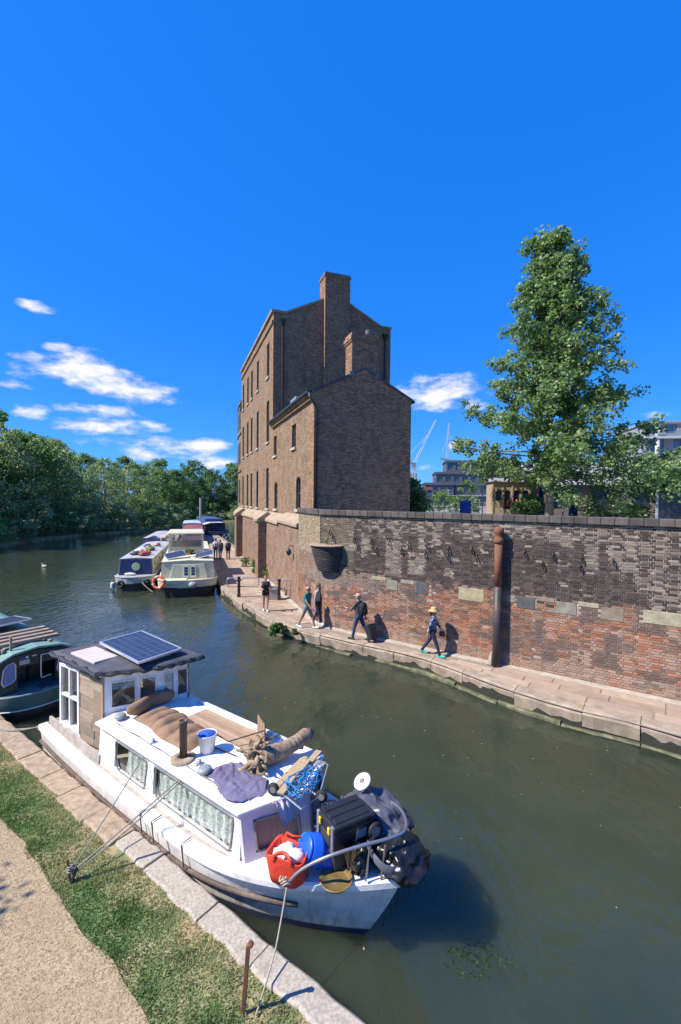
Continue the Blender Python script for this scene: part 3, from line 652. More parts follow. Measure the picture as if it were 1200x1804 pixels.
def facade_window(x, y, wid, z0, z1, parent, arch=False, sash=True):
    wn_ = MB(); wn_.bb((x+.20, y-wid/2, z0), (x+.24, y+wid/2, z1)); wo_ = wn_.build('window', 'window_glass', parent)
    fr = MB(); th = .06; xx = (x+.14, x+.20)
    fr.bb((xx[0], y-wid/2, z0), (xx[1], y-wid/2+th, z1)); fr.bb((xx[0], y+wid/2-th, z0), (xx[1], y+wid/2, z1)); fr.bb((xx[0], y-wid/2+th, z1-th), (xx[1], y+wid/2-th, z1)); fr.bb((xx[0], y-wid/2+th, z0), (xx[1], y+wid/2-th, z0+th))
    if sash: fr.bb((xx[0]+.01, y-wid/2+th, (z0+z1)/2-.03), (xx[1]-.01, y+wid/2-th, (z0+z1)/2+.03)); fr.bb((xx[0]+.015, y-.02, z0+th), (xx[1]-.015, y+.02, z1-th))
    fr.build('frame', 'window_frame', wo_)
    sl = MB(); sl.bb((x-.10, y-wid/2-.1, z0-.14), (x+.2, y+wid/2+.1, z0-.002)); sl.build('sill', 'sill', wo_, bevel=.01)
    if arch:
        # brick spandrels that round the head of the opening
        n = 8; r = wid/2; ah = .28
        for sgn in (-1, 1):
            pts = [(y+sgn*r, z1-ah)]+[(y+sgn*r*math.cos(math.pi/2*k/n), z1-ah+ah*math.sin(math.pi/2*k/n)) for k in range(n+1)]+[(y+sgn*r, z1)]
            ab = MB(); m2 = len(pts); vs_ = [(x+.002, a, b) for a, b in pts]+[(x+.25, a, b) for a, b in pts]
            ab.add(vs_, [tuple(range(m2)), tuple(range(2*m2-1, m2-1, -1))]+[(i, m2+i, m2+(i+1) % m2, (i+1) % m2) for i in range(m2)]); ab.build('arch_spandrel', 'brick_facade', wo_)
        
WW = .95
yl = lambda Y: (Y-21.7)/.941
# low wing: gable front
w5 = 5.17; ev, rd = 10.95, 12.25; ZB = 4.2
gb = MB(); prof = [(0, ZB), (w5, ZB), (w5, ev), (w5/2, rd), (0, ev)]
n5 = len(prof); gb.add([(a, 0, b) for a, b in prof]+[(a, .35, b) for a, b in prof], [tuple(range(n5)), tuple(range(2*n5-1, n5-1, -1))]+[(i, n5+i, n5+(i+1) % n5, (i+1) % n5) for i in range(n5)])
gb.build('gable_wall', 'brick_gable', bld)
LW = yl(31.0)
lowops = [(yl(25.4)-.45, yl(25.4)+.45, 8.7, 10.0), (yl(30.2)-.45, yl(30.2)+.45, 8.7, 10.0), (yl(24.4)-.48, yl(24.4)+.48, 5.3, 7.05), (yl(29.9)-.48, yl(29.9)+.48, 5.2, 6.95)]
sheet_facade('canal_wall', .352, LW, ZB, ev-.02, lowops, 0, 'brick_facade', bld)
for k, (a, b, c, d) in enumerate(lowops): facade_window(0, (a+b)/2, b-a, c, d, bld, arch=k > 1)
# right-hand wall, roof, verge, eaves
rw = MB(); rw.bb((w5-.35, .352, ZB), (w5-.001, LW, ev-.03)); rw.build('yard_wall', 'brick_gable', bld)
for sg in (0, 1):
    r_ = MB(); x0, x1 = (-.22, w5/2) if sg == 0 else (w5+.22, w5/2); e0 = ev-.06; 
    pts = [(x0, e0), (x1, rd+.05), (x1, rd+.13), (x0, e0+.08)]
    r_.add([(a, .05, b) for a, b in pts]+[(a, LW, b) for a, b in pts], [(0, 1, 2, 3), (7, 6, 5, 4), (0, 4, 5, 1), (1, 5, 6, 2), (2, 6, 7, 3), (3, 7, 4, 0)]); rf = r_.build('roof', 'roof_slate', bld)
    v_ = MB(); pts = [(x0+(.16 if sg == 0 else -.16), e0+.03), (x1, rd+.0), (x1, rd+.1), (x0+(.16 if sg == 0 else -.16), e0+.12)]
    v_.add([(a, -.05, b) for a, b in pts]+[(a, .12, b) for a, b in pts], [(0, 1, 2, 3), (7, 6, 5, 4), (0, 4, 5, 1), (1, 5, 6, 2), (2, 6, 7, 3), (3, 7, 4, 0)]); v_.build('verge_tiles', 'slate', rf)
ec = MB(); ec.bb((-.14, .0, ev-.34), (.02, LW-.02, ev-.18)); ec.bb((-.24, .0, ev-.18), (.02, LW-.02, ev-.05)); ec.build('eaves_course', 'brick_facade', bld)
gt = MB(); gt.bb((-.36, -.02, ev-.06), (-.22, LW-.02, ev+.06)); gt.build('gutter', 'iron_dark', bld)
ec = MB(); ec.bb((w5+.002, -.02, ev-.12), (w5+.20, LW, ev-.02)); ec.build('gutter', 'iron_dark', bld)
# downpipe with bend on the near corner
dp = MB(); dp.tube([(-.27, .02, ev-.05), (-.20, -.06, ev-.35), (-.06, -.10, ev-.55), (.10, -.11, ev-.9), (.10, -.11, ZB)], .06, 8); dp.build('downpipe', 'iron_dark', bld, True)
for zz in (6, 7.7, 9.4): c_ = MB(); c_.bb((.0, -.19, zz), (.2, .02, zz+.08)); c_.build('pipe_clip', 'iron_dark', bld)
# small chimney
ch = MB(); cx0, cx1 = 1.88, 3.25; ch.bb((cx0, -.03, 11.7), (cx1, .85, 13.55)); cho = ch.build('chimney', 'brick_gable', bld)
for (g, z0, z1) in ((.05, 13.55, 13.64), (.09, 13.64, 13.80), (.03, 13.80, 13.98)):
    c_ = MB(); c_.bb((cx0-g, -.03-g, z0), (cx1+g, .85+g, z1)); c_.build('chimney_course', 'brick_gable', cho)
c_ = MB(); c_.lathe([(.16, 13.98), (.13, 14.1), (.15, 14.3), (.11, 14.33)], 10, (2.9, .4, 0)); c_.build('chimney_pot', 'lead', cho)
for xx in (cx0-.10, cx1-.12): c_ = MB(); c_.bb((xx, -.07, 11.86), (xx+.22, .4, 12.1)); c_.build('lead_flashing', 'lead', cho)
vb = MB(); vb.bb((4.45, -.02, 6.15), (4.68, .03, 6.38)); vb.build('air_vent', 'rust', bld)
# white box on the low roof
rb = MB(); rb.box((.62, 5.6, 11.55), (.6, 1.2, .5)); rb.build('roof_vent', 'galv', bld, bevel=.03)
# main block
YM = LW; w9 = 8.73; sh = 18.45
def gx(f): return f
prof = [(0, ZB), (w9, ZB), (w9, sh), (w9-.75, sh), (5.38, 19.75), (3.54, 19.75), (.85, sh), (0, sh)]
gm = MB(); n8 = len(prof); gm.add([(a, YM, b) for a, b in prof]+[(a, YM+.4, b) for a, b in prof], [tuple(range(n8)), tuple(range(2*n8-1, n8-1, -1))]+[(i, n8+i, n8+(i+1) % n8, (i+1) % n8) for i in range(n8)])
gm.build('main_gable', 'brick_gable', bld)
for (a, b), (c, d) in (((-.05, sh), (.85, sh)), ((.85, sh), (3.54, 19.75)), ((5.38, 19.75), (w9-.75, sh)), ((w9-.75, sh), (w9+.05, sh))):
    cp = MB(); cp.add([(a, YM-.06, b+.003), (c, YM-.06, d+.003), (c, YM-.06, d+.14), (a, YM-.06, b+.14), (a, YM+.46, b+.003), (c, YM+.46, d+.003), (c, YM+.46, d+.14), (a, YM+.46, b+.14)], [(0, 1, 2, 3), (7, 6, 5, 4), (0, 4, 5, 1), (1, 5, 6, 2), (2, 6, 7, 3), (3, 7, 4, 0)])
    cp.build('gable_coping', 'stone_ledge', bld)
cm = MB(); cm.bb((3.54, YM-.32, 8.5), (5.38, YM+.9, 21.35)); cmo = cm.build('chimney', 'brick_gable', bld)
c_ = MB(); c_.bb((3.48, YM-.38, 21.35), (5.44, YM+.96, 21.48)); c_.build('chimney_course', 'brick_gable', cmo); c_ = MB(); c_.bb((3.52, YM-.34, 21.48), (5.40, YM+.92, 21.6)); c_.build('chimney_cap', 'lead', cmo)
cols_y = [32.7, 36.8, 39.7, 41.9, 44.7]; ops = []
for Y in cols_y:
    for (z0, z1) in ((14.5, 16.9), (9.9, 12.85), (5.16, 8.05)): ops.append((yl(Y)-WW/2, yl(Y)+WW/2, z0, z1))
YE = yl(45.9)
sheet_facade('main_canal_wall', YM+.402, YE, ZB, sh, ops, 0, 'brick_facade', bld)
for (a, b, c, d) in ops: facade_window(0, (a+b)/2, b-a, c, d, bld)
cn = MB(); cn.bb((-.10, YM+.02, sh-.75), (.0, YE, sh-.55)); cn.build('cornice_band', 'brick_facade', bld)
cn = MB(); cn.bb((-.14, YM-.03, sh+.002), (.40, YE+.05, sh+.16)); cn.build('parapet_coping', 'stone_ledge', bld)
r_ = MB(); r_.add([(.4, YM+.4, sh-.5), (w9/2, YM+.4, 19.5), (w9, YM+.4, sh-.5), (.4, YE, sh-.5), (w9/2, YE, 19.5), (w9, YE, sh-.5)], [(0, 1, 4, 3), (1, 2, 5, 4), (3, 4, 5)]); r_.build('main_roof', 'roof_slate', bld)
r_ = MB(); r_.bb((w9-.4, YM+.41, ZB), (w9-.002, YE, sh-.01)); r_.bb((.36, YE-.4, ZB), (w9-.42, YE-.01, sh-.02)); r_.build('yard_wall', 'brick_gable', bld)
for (xx, zt) in ((.62, 17.6), (w9-.48, 17.6)):
    d_ = MB(); d_.tube([(xx, YM-.09, zt), (xx, YM-.09, ZB)], .075, 8); d_.hexa([(xx-.10, YM-.24, zt), (xx+.10, YM-.24, zt), (xx+.10, YM-.02, zt), (xx-.10, YM-.02, zt)], [(xx-.2, YM-.30, zt+.35), (xx+.2, YM-.30, zt+.35), (xx+.2, YM-.02, zt+.35), (xx-.2, YM-.02, zt+.35)]); d_.build('downpipe', 'iron_dark', bld)
# lower far block, its facade swinging round with the canal
sub = [(YE, 0), (YE+2.5, .06), (YE+5, .3), (YE+7.5, .8), (YE+10, 1.6), (YE+13, 3.0)]
fb = MB(); fb.loft([[(x, y, z) for y, x in sub] for z in (ZB, 15.5)], closed=False, cap=False); fb.build('far_block_wall', 'brick_facade', bld)
for zz in (8.6, 12.4, 15.5):
    c_ = MB(); c_.loft([[(x-.10, y, zz) for y, x in sub], [(x-.10, y, zz+.16) for y, x in sub], [(x+.2, y, zz+.16) for y, x in sub]], closed=False, cap=False); c_.build('string_course', 'brick_facade', bld)
for yy, xx in ((YE+1.4, .03), (YE+3.8, .18), (YE+6.2, .55)):
    for z0, z1 in ((13.0, 15.0), (9.4, 11.6), (5.4, 7.8)):
        c_ = MB(); c_.bb((xx-.03, yy-.45, z0), (xx+.02, yy+.45, z1)); c_.build('window', 'window_dark', bld)
r_ = MB(); r_.add([(0, YE, 15.7), (w9, YE, 15.7), (w9, YE+13, 15.7), (3, YE+13, 15.7), (1.6, YE+10, 15.7), (.3, YE+5, 15.7)], [(0, 1, 2, 3, 4, 5)]); r_.build('far_roof', 'roof_slate', bld)
dpf = MB(); dpf.tube([(-.06, YE+.15, 15.3), (-.06, YE+.15, 14.6)], .12, 6); dpf.build('hopper', 'iron_dark', bld)
# ---- base wall below the facade with weathered stone ledges and buttress
base = thing('quay_wall', 'brick quay wall under the warehouse with sloping stone ledges', 'wall', K, GA)
# local: x along FR (into the building), y along FD
bw_ = MB(); bw_.bb((-.003, 1.0, -.4), (.9, 3.6, 3.46)); bw_.bb((0, 3.6, -.4), (.9, 30, 4.45)); bw_.build('quay_brickwork', 'brick_base', base)
def ledge(y0, y1, zl, zh, out=.12):
    l_ = MB(); pts = [(-out, zl), (-out, zl-.17), (.9, zl-.17), (.9, zh+.05), (.42, zh)]
    n_ = len(pts); l_.add([(a, y0, b) for a, b in pts]+[(a, y1, b) for a, b in pts], [tuple(range(n_))[::-1], tuple(range(n_, 2*n_))]+[(i, (i+1) % n_, n_+(i+1) % n_, n_+i) for i in range(n_)]); l_.build('ledge_stone', 'stone_ledge', base, bevel=.02)
yy = 3.62; zs = [(4.60, 5.05)]*3+[(4.48, 4.95)]*5+[(4.45, 4.95)]*30; k = 0
while yy < 30:
    L_ = [1.6, 1.3, 1.75, 1.45][k % 4]; zl, zh = zs[min(k, len(zs)-1)]; ledge(yy, min(yy+L_-.015, 30), zl+.012*(k % 3), zh); yy += L_; k += 1
for yb in (12.2, 24.0):
    bt = MB(); bt.bb((-.55, yb, -.2), (.0, yb+1.25, 4.3)); bt.build('buttress', 'brick_base', base)
    bs = MB(); pts = [(-.68, 4.30), (-.68, 4.47), (.0, 4.95), (.2, 4.95), (.2, 4.3)]
    bs.add([(a, yb-.1, b) for a, b in pts]+[(a, yb+1.35, b) for a, b in pts], [(4, 3, 2, 1, 0), (5, 6, 7, 8, 9)]+[(i, (i+1) % 5, 5+(i+1) % 5, 5+i) for i in range(5)]); bs.build('buttress_cap', 'stone_ledge', base, bevel=.02)
dpq = MB(); dpq.tube([(-.07, 13.62, 4.2), (-.07, 13.62, 1.2)], .06, 8); dpq.build('drain_pipe', 'iron_dark', base)
lm = MB(); q = Vector((0, 4.6, 3.15)); lm.tube([q+Vector((.02, 0, .25)), q+Vector((-.22, 0, .3)), q+Vector((-.25, 0, .15))], .022, 6); lm.lathe([(.05, .14), (.13, .04), (.14, -.06), (.07, -.2), (.02, -.22)], 10, q+Vector((-.25, 0, 0)))
lm.build('wall_lamp', 'iron_dark', base, True)
# ---------------------------------------------------------------- the white cabin cruiser at the near bank
m, N, L, p = nodes('hull_white'); g = N.new('ShaderNodeTexCoord'); sp = N.new('ShaderNodeSeparateXYZ'); L.new(g.outputs['Object'], sp.inputs[0])
n1 = tex(N, L, 'ShaderNodeTexNoise', 1.6, detail=8, rough=.7, mapscale=(.6, 1, 2)); n2 = tex(N, L, 'ShaderNodeTexNoise', 14, detail=6, rough=.7, mapscale=(1, 1, .25))
cc = rampn(N, L, n1.outputs['Fac'], [(.35, (.56, .52, .45)), (.55, (.72, .68, .61))])
cc = mixc(N, L, rampn(N, L, n2.outputs['Fac'], [(.55, 0.0), (.72, .7)]), cc, (.36, .29, .22))
n3 = tex(N, L, 'ShaderNodeTexNoise', 1.0, detail=8, rough=.7, mapscale=(9, 9, .8)); lowz = N.new('ShaderNodeMapRange'); lowz.inputs['From Min'].default_value = .15; lowz.inputs['From Max'].default_value = .62; lowz.inputs['To Min'].default_value = .9; lowz.inputs['To Max'].default_value = .25; L.new(sp.outputs[2], lowz.inputs[0])
mm_ = N.new('ShaderNodeMath'); mm_.operation = 'MULTIPLY'; L.new(lowz.outputs[0], mm_.inputs[0]); L.new(rampn(N, L, n3.outputs['Fac'], [(.42, 0.0), (.66, .85)]), mm_.inputs[1])
cc = mixc(N, L, mm_.outputs[0], cc, (.30, .24, .19))
mr = N.new('ShaderNodeMapRange'); mr.inputs['From Min'].default_value = .10; mr.inputs['From Max'].default_value = .13; mr.inputs['To Min'].default_value = 1; mr.inputs['To Max'].default_value = 0; L.new(sp.outputs[2], mr.inputs[0])
cc = mixc(N, L, mr.outputs[0], cc, (.03, .045, .09)); L.new(cc, p.inputs['Base Color']); p.inputs['Roughness'].default_value = .45
bump(N, L, p, n2.outputs['Fac'], .15, .004)
M('white_paint', (.80, .79, .77), (.72, .70, .67), .5, scale=3, stain=(.36, .31, .25), stain_amt=.75, sscale=4.5)
M('roof_white', (.82, .82, .81), (.76, .75, .74), .55, scale=2.5, stain=(.45, .41, .36), stain_amt=.55, sscale=6)
M('deck_dirty', (.46, .41, .36), (.28, .235, .20), .8, scale=5, stain=(.20, .16, .13), stain_amt=.7, sscale=4, bmp=.3)
M('cabin_front_shade', (.62, .55, .60), (.50, .43, .48), .5, scale=3)  # purple shade on the cabin front, put into its base colour
M('rub_wood', (.115, .075, .055), (.06, .045, .04), .75, scale=8, bmp=.4, stain=(.25, .2, .17), stain_amt=.5)
M('rubber_black', (.02, .02, .02), rough=.7); M('trim_grey', (.22, .21, .20), rough=.6, scale=8)
m, N, L, p = nodes('lace'); n1 = tex(N, L, 'ShaderNodeTexNoise', 30, detail=5); L.new(rampn(N, L, n1.outputs['Fac'], [(.4, (.38, .40, .36)), (.6, (.72, .73, .68))]), p.inputs['Base Color']); p.inputs['Roughness'].default_value = .9
M('curtain_brown', (.30, .20, .17), (.22, .14, .12), .9, scale=8, mapscale=(1, 14, 1))
clearglass('pane'); glassmat('dark_glass', (.02, .025, .03))
M('oldwood', (.36, .27, .20), (.24, .17, .12), .85, scale=5, mapscale=(1, 1, 9), bmp=.4, bscale=30, stain=(.14, .11, .09), stain_amt=.5)
for i, c in enumerate([(.40, .30, .22), (.33, .24, .175), (.44, .345, .26), (.27, .21, .165)]): M('plank%d' % i, c, tuple(x*.68 for x in c), .85, scale=3.5, mapscale=(1, 1, 10), bmp=.4, bscale=25)
for i, c in enumerate([(.42, .28, .17), (.47, .33, .21), (.36, .235, .145)]): M('deckwood%d' % i, c, tuple(x*.7 for x in c), .75, scale=4, mapscale=(1.2, 14, 4), bmp=.35, bscale=25)
M('felt', (.075, .075, .095), (.045, .045, .055), .75, scale=3, bmp=.35, bscale=60, stain=(.16, .15, .16), stain_amt=.5)
M('felt_edge', (.035, .035, .042), rough=.5, scale=10, bmp=.5, bscale=9, bdist=.02)
BC = (4.4, 1.18)
def lp(s, t, z): return Vector((BC[0]-s, t-BC[1], z))
boat = thing('cabin_cruiser', 'white wooden cabin cruiser with plank wheelhouse moored at grassy bank', 'boat', B(BC[0], BC[1], 0), BROT)
LS, LE = .13, 8.82
def gun(s): return .70+.33*max(0, (3.6-s)/3.45)**1.5
def halfb(s, k):
    xb = LS+.72*(1-k)**1.15; x = (s-xb)/3.1
    if x <= 0: return 0.0
    f = 1-(1-min(x, 1))**(2.3 if k > .7 else 2.0); taper = 1-.10*max(0, (s-5.5)/3.3)**2
    return (1.0+.11*k)*f*taper
ks = [0, .12, .3, .5, .7, .88, 1.0]; ns = 40; hb = MB()
def sval(i, k):
    xb = LS+.72*(1-k)**1.15; f = (i/ns)**1.5; return xb+(LE-xb)*f
for side in (-1, 1):
    rings = []
    for k in ks:
        r_ = []
        for i in range(ns+1):
            s = sval(i, k); z = -.28+(gun(s)+.28)*k; r_.append(lp(s, BC[1]+side*halfb(s, k), z))
        rings.append(r_)
    hb.loft(rings, closed=False, cap=False)
tr = [lp(LE, BC[1]-halfb(LE, k), -.28+(gun(LE)+.28)*k) for k in ks]+[lp(LE, BC[1]+halfb(LE, k), -.28+(gun(LE)+.28)*k) for k in reversed(ks)]
hb.add(tr, [tuple(range(len(tr)))]); hb.build('hull', 'hull_white', boat, True)
# gunwale cap, rub rails
for side, nm in ((-1, 'gunwale'), (1, 'gunwale')):
    gw = MB(); rings = []
    for i in range(ns+1):
        s = sval(i, 1); h_ = halfb(s, 1); z = gun(s); inn = max(h_-.14, 0)
        rings.append([lp(s, BC[1]+side*(h_+.035), z-.075), lp(s, BC[1]+side*(h_+.04), z+.005), lp(s, BC[1]+side*(h_+.01), z+.03), lp(s, BC[1]+side*inn, z+.03), lp(s, BC[1]+side*inn, z-.06)])
    gw.loft(rings); gw.build(nm, 'white_paint', boat)
    rl = MB(); pts = [lp(s, BC[1]+side*(halfb(s, .66)+.02), -.28+(gun(s)+.28)*.66-.02) for s in np.linspace(1.35, LE, 30)]
    rl.tube(pts, [.03]+[.04]*(len(pts)-1), 6); rl.build('rub_rail', 'rub_wood', boat, True)
dk = MB(); dk.loft([[lp(sval(i, 1)+.03, BC[1]+sd*max(halfb(sval(i, 1), 1)-.1, 0), gun(sval(i, 1))+.012) for i in range(ns+1)] for sd in (-1, 1)], closed=False, cap=False); dk.build('deck', 'deck_dirty', boat)
fd = MB(); fd.loft([[lp(s, BC[1]+sd*max(halfb(s, 1)-.115, 0.004), gun(s)+.024) for s in np.linspace(LS+.2, 2.15, 14)] for sd in (-1, 1)], closed=False, cap=False); fd.build('foredeck', 'white_paint', boat)
# cabin trunk
s0, s1, ta, tb_, zb, zt = 2.20, 6.32, .30, 2.06, .70, 1.475
def fs(t): return s0-.46*(1-abs(t-1.18)/.88)      # the cabin front comes to a shallow point
def side_wall(t, sgn, ops, name, mat):
    w_ = MB(); w_.wall(s1-s0, zb, zt, .05, [(a-s0, b-s0, c, d) for a, b, c, d in ops])
    w_.v = [lp(s0+v[0], t+sgn*v[1]+sgn*(v[2]-zb)*.07, v[2]) for v in w_.v]; return w_.build(name, mat, boat)
wins = [(4.62, 5.72, .84, 1.33), (2.36, 4.42, .84, 1.33)]
cs = side_wall(ta, 1, wins, 'cabin_side', 'white_paint')
side_wall(tb_, -1, [(2.4, 4.2, .84, 1.33), (4.5, 5.8, .84, 1.33)], 'cabin_side', 'white_paint')
for (a, b, c, d) in wins:
    gl_ = MB(); tt = lambda z: ta+(z-zb)*.07
    gl_.quad(lp(a, tt(c)+.018, c), lp(b, tt(c)+.018, c), lp(b, tt(d)+.018, d), lp(a, tt(d)+.018, d)); wo_ = gl_.build('window', 'pane', boat)
    fr = MB(); e = .035; rr_ = .07; pts = [lp(q[0], tt(q[1])-.008, q[1]) for q in ((a+e+.1*0, c+rr_), (a+.02+e, c+.02), (a+rr_+e, c), (b-rr_-.12, c), (b-.04-.10, c+.03), (b-.10, c+rr_), (b-.02, d-rr_), (b-.03, d-.02), (b-rr_, d), (a+rr_, d), (a+.02, d-.02), (a, d-rr_))]
    fr.tube(pts+[pts[0]], .014, 6); fr.build('window_trim', 'trim_grey', wo_)
    for (x0, x1) in (((a+.16, b-.02),) if b < 4.5 else ((a+.02, b-.3),)):
        cu = MB(); nf = int((x1-x0)*26)
        cu.grid(nf*3, 6, lambda u, v: lp(x0+(x1-x0)*u, ta+.085+.02*math.sin(u*nf*1.5+3.2*fbm(u*4, v*.5, a, 1.6)+1.3*math.sin(v*3+u*9))+.04*(1-v)*0+(c+(d-c)*v-zb)*.07, c-.02+(d-c+.06)*v)); cu.build('curtain', 'lace', wo_, True)
inn = MB(); inn.bb(lp(s1-.05, 1.0, zb), lp(s0+.3, 1.04, zt)); inn.build('inner_panel', 'trim_grey', boat)
cf = MB(); tA, tB = ta+.002, tb_-.002; wz = (.92, 1.36)
def front(a0, a1, z0, z1):
    if a0 < 1.18 < a1: front(a0, 1.18, z0, z1); front(1.18, a1, z0, z1); return
    q = lambda t, z, o: lp(fs(t)+o-(zt-z)*.16, t, z)
    cf.hexa([q(a0, z0, -.02), q(a1, z0, -.02), q(a1, z0, .04), q(a0, z0, .04)], [q(a0, z1, -.02), q(a1, z1, -.02), q(a1, z1, .04), q(a0, z1, .04)])
front(tA, tB, .70, wz[0]); front(tA, tB, wz[1], zt+.03); front(tA, .45, wz[0], wz[1]); front(1.04, 1.32, wz[0], wz[1]); front(1.9, tB, wz[0], wz[1]); cf.build('cabin_front', 'cabin_front_shade', boat)
for (a0, a1) in ((.45, 1.04), (1.32, 1.9)):
    fw_ = MB(); sl = lambda z, o, t_: fs(t_)+o+(zt-z)*-.16
    fw_.quad(lp(sl(wz[0], .02, a0), a0, wz[0]), lp(sl(wz[0], .02, a1), a1, wz[0]), lp(sl(wz[1], .02, a1), a1, wz[1]), lp(sl(wz[1], .02, a0), a0, wz[1])); fwo = fw_.build('front_window', 'curtain_brown', boat)
    ft = MB(); e = .012; pts = [lp(sl(z, -.028, t), t, z) for t, z in ((a0+e+.04, wz[0]+e), (a1-.04, wz[0]+e), (a1-e, wz[0]+.05), (a1-e, wz[1]-.05), (a1-.05, wz[1]-e), (a0+.05, wz[1]-e), (a0+e, wz[1]-.05), (a0+e, wz[0]+.05))]
    ft.tube(pts+[pts[0]], .018, 6); ft.build('window_trim', 'trim_grey', fwo)
rf = MB(); nr = 8; top = lambda u: 1.475+.07*math.sin(math.pi*u)
ra, rb_ = .235, 2.115
for z_off in (0,):
    A_ = [[lp(fs(ra+(rb_-ra)*i/nr)-.07 if s < 3 else s, ra+(rb_-ra)*i/nr, top(i/nr)+.045) for i in range(nr+1)] for s in (s0, s1)]
    Bm = [[lp(fs(ra+(rb_-ra)*i/nr)-.07 if s < 3 else s, ra+(rb_-ra)*i/nr, top(i/nr)) for i in range(nr+1)] for s in (s0, s1)]
    loopA = [A_[0][i]+Vector((0, 0, 0)) for i in range(nr+1)]+[Bm[0][i] for i in range(nr, -1, -1)]; loopB = [A_[1][i] for i in range(nr+1)]+[Bm[1][i] for i in range(nr, -1, -1)]
    rf.loft([loopA, loopB])
rf.build('cabin_roof', 'roof_white', boat, bevel=.012)
# roof grab rail along the bank side and cable
rl = MB(); rl.tube([lp(s, .42, 1.58+.012*math.sin(s*9)) for s in np.linspace(2.7, 5.9, 20)], .008, 5); rl.build('roof_cable', 'trim_grey', boat)
rl = MB(); rl.bar(lp(2.6, 1.98, 1.57), lp(5.5, 1.98, 1.57), .05, .05); rl.build('grab_rail', 'white_paint', boat)
# coamings aft: raised side boards under the wheelhouse
co_ = MB(); co_.bar(lp(6.25, .30, .80), lp(8.72, .36, .80), .05, .16); co_.build('coaming', 'deck_dirty', boat)
co_ = MB(); co_.bar(lp(6.25, 2.05, .80), lp(8.72, 1.98, .80), .05, .16); co_.build('coaming', 'deck_dirty', boat)
co_ = MB(); co_.bb(lp(8.78, .35, .70), lp(8.05, 2.0, .76)); co_.build('stern_deck', 'oldwood', boat)
# hull fittings: hose line along the side
hs = MB(); hs.tube([lp(s, BC[1]-halfb(s, .9)-.012, gun(s)-.10+.012*math.sin(s*7)) for s in np.linspace(2.2, 8.3, 30)], .007, 5); hs.build('side_cable', 'rubber_black', boat)
for s in (3.15, 3.95, 4.3):
    br = MB(); br.tube([lp(s, BC[1]-halfb(s, 1)+.12, gun(s)+.06), lp(s, BC[1]-halfb(s, 1)-.05, gun(s)+.05), lp(s-.03, BC[1]-halfb(s, .8)-.05, gun(s)-.30)], .010, 5); br.build('fender_hook', 'iron_dark', boat)
# ---- wheelhouse
wh0 = .78; wht = 2.36
A1_, A2_, A3_, A4_, A5_ = (8.12, .34), (6.44, .46), (5.98, 1.42), (5.86, 2.02), (7.95, 2.02)
def wh_wall(a, b, z0, z1, ops, name, mat, th=.05):
    d = Vector((b[0]-a[0], b[1]-a[1])); Ln = d.length; d /= Ln; nrm = Vector((-d.y, d.x)); c_ = Vector((7.0, 1.2))-Vector(a)
    if nrm.dot(c_) < 0: nrm = -nrm
    w_ = MB(); w_.wall(Ln, z0, z1, th, ops); w_.v = [lp(a[0]+d.x*v[0]+nrm.x*v[1], a[1]+d.y*v[0]+nrm.y*v[1], v[2]) for v in w_.v]; return (w_.build(name, mat, boat) if name else w_), d, nrm, Ln
def wh_pt(a, d, nrm, u, dep, z): return lp(a[0]+d.x*u+nrm.x*dep, a[1]+d.y*u+nrm.y*dep, z)
def wh_window(a, d, nrm, u0, u1, z0, z1, cols_, rows_, th=.05, fr=.07):
    g_ = MB(); g_.quad(*[wh_pt(a, d, nrm, u, .03, z) for u, z in ((u0, z0), (u1, z0), (u1, z1), (u0, z1))]); gO = g_.build('window', 'pane', boat)
    f_ = MB()
    def bar(ua, ub, za, zb_, o=.0):
        f_.hexa([wh_pt(a, d, nrm, ua, -.025+o, za), wh_pt(a, d, nrm, ub, -.025+o, za), wh_pt(a, d, nrm, ub, .07-o, za), wh_pt(a, d, nrm, ua, .07-o, za)], [wh_pt(a, d, nrm, ua, -.025+o, zb_), wh_pt(a, d, nrm, ub, -.025+o, zb_), wh_pt(a, d, nrm, ub, .07-o, zb_), wh_pt(a, d, nrm, ua, .07-o, zb_)])
    bar(u0, u0+fr, z0, z1); bar(u1-fr, u1, z0, z1); bar(u0+fr, u1-fr, z0, z0+fr, .003); bar(u0+fr, u1-fr, z1-fr, z1, .003)
    for c in range(1, cols_): u = u0+fr+(u1-u0-2*fr)*c/cols_; bar(u-.025, u+.025, z0+fr, z1-fr, .006)
    for r_ in range(1, rows_): z = z0+fr+(z1-z0-2*fr)*r_/rows_; bar(u0+fr, u1-fr, z-.03, z+.03, .01)
    f_.build('frame', 'white_paint', gO, bevel=.004)
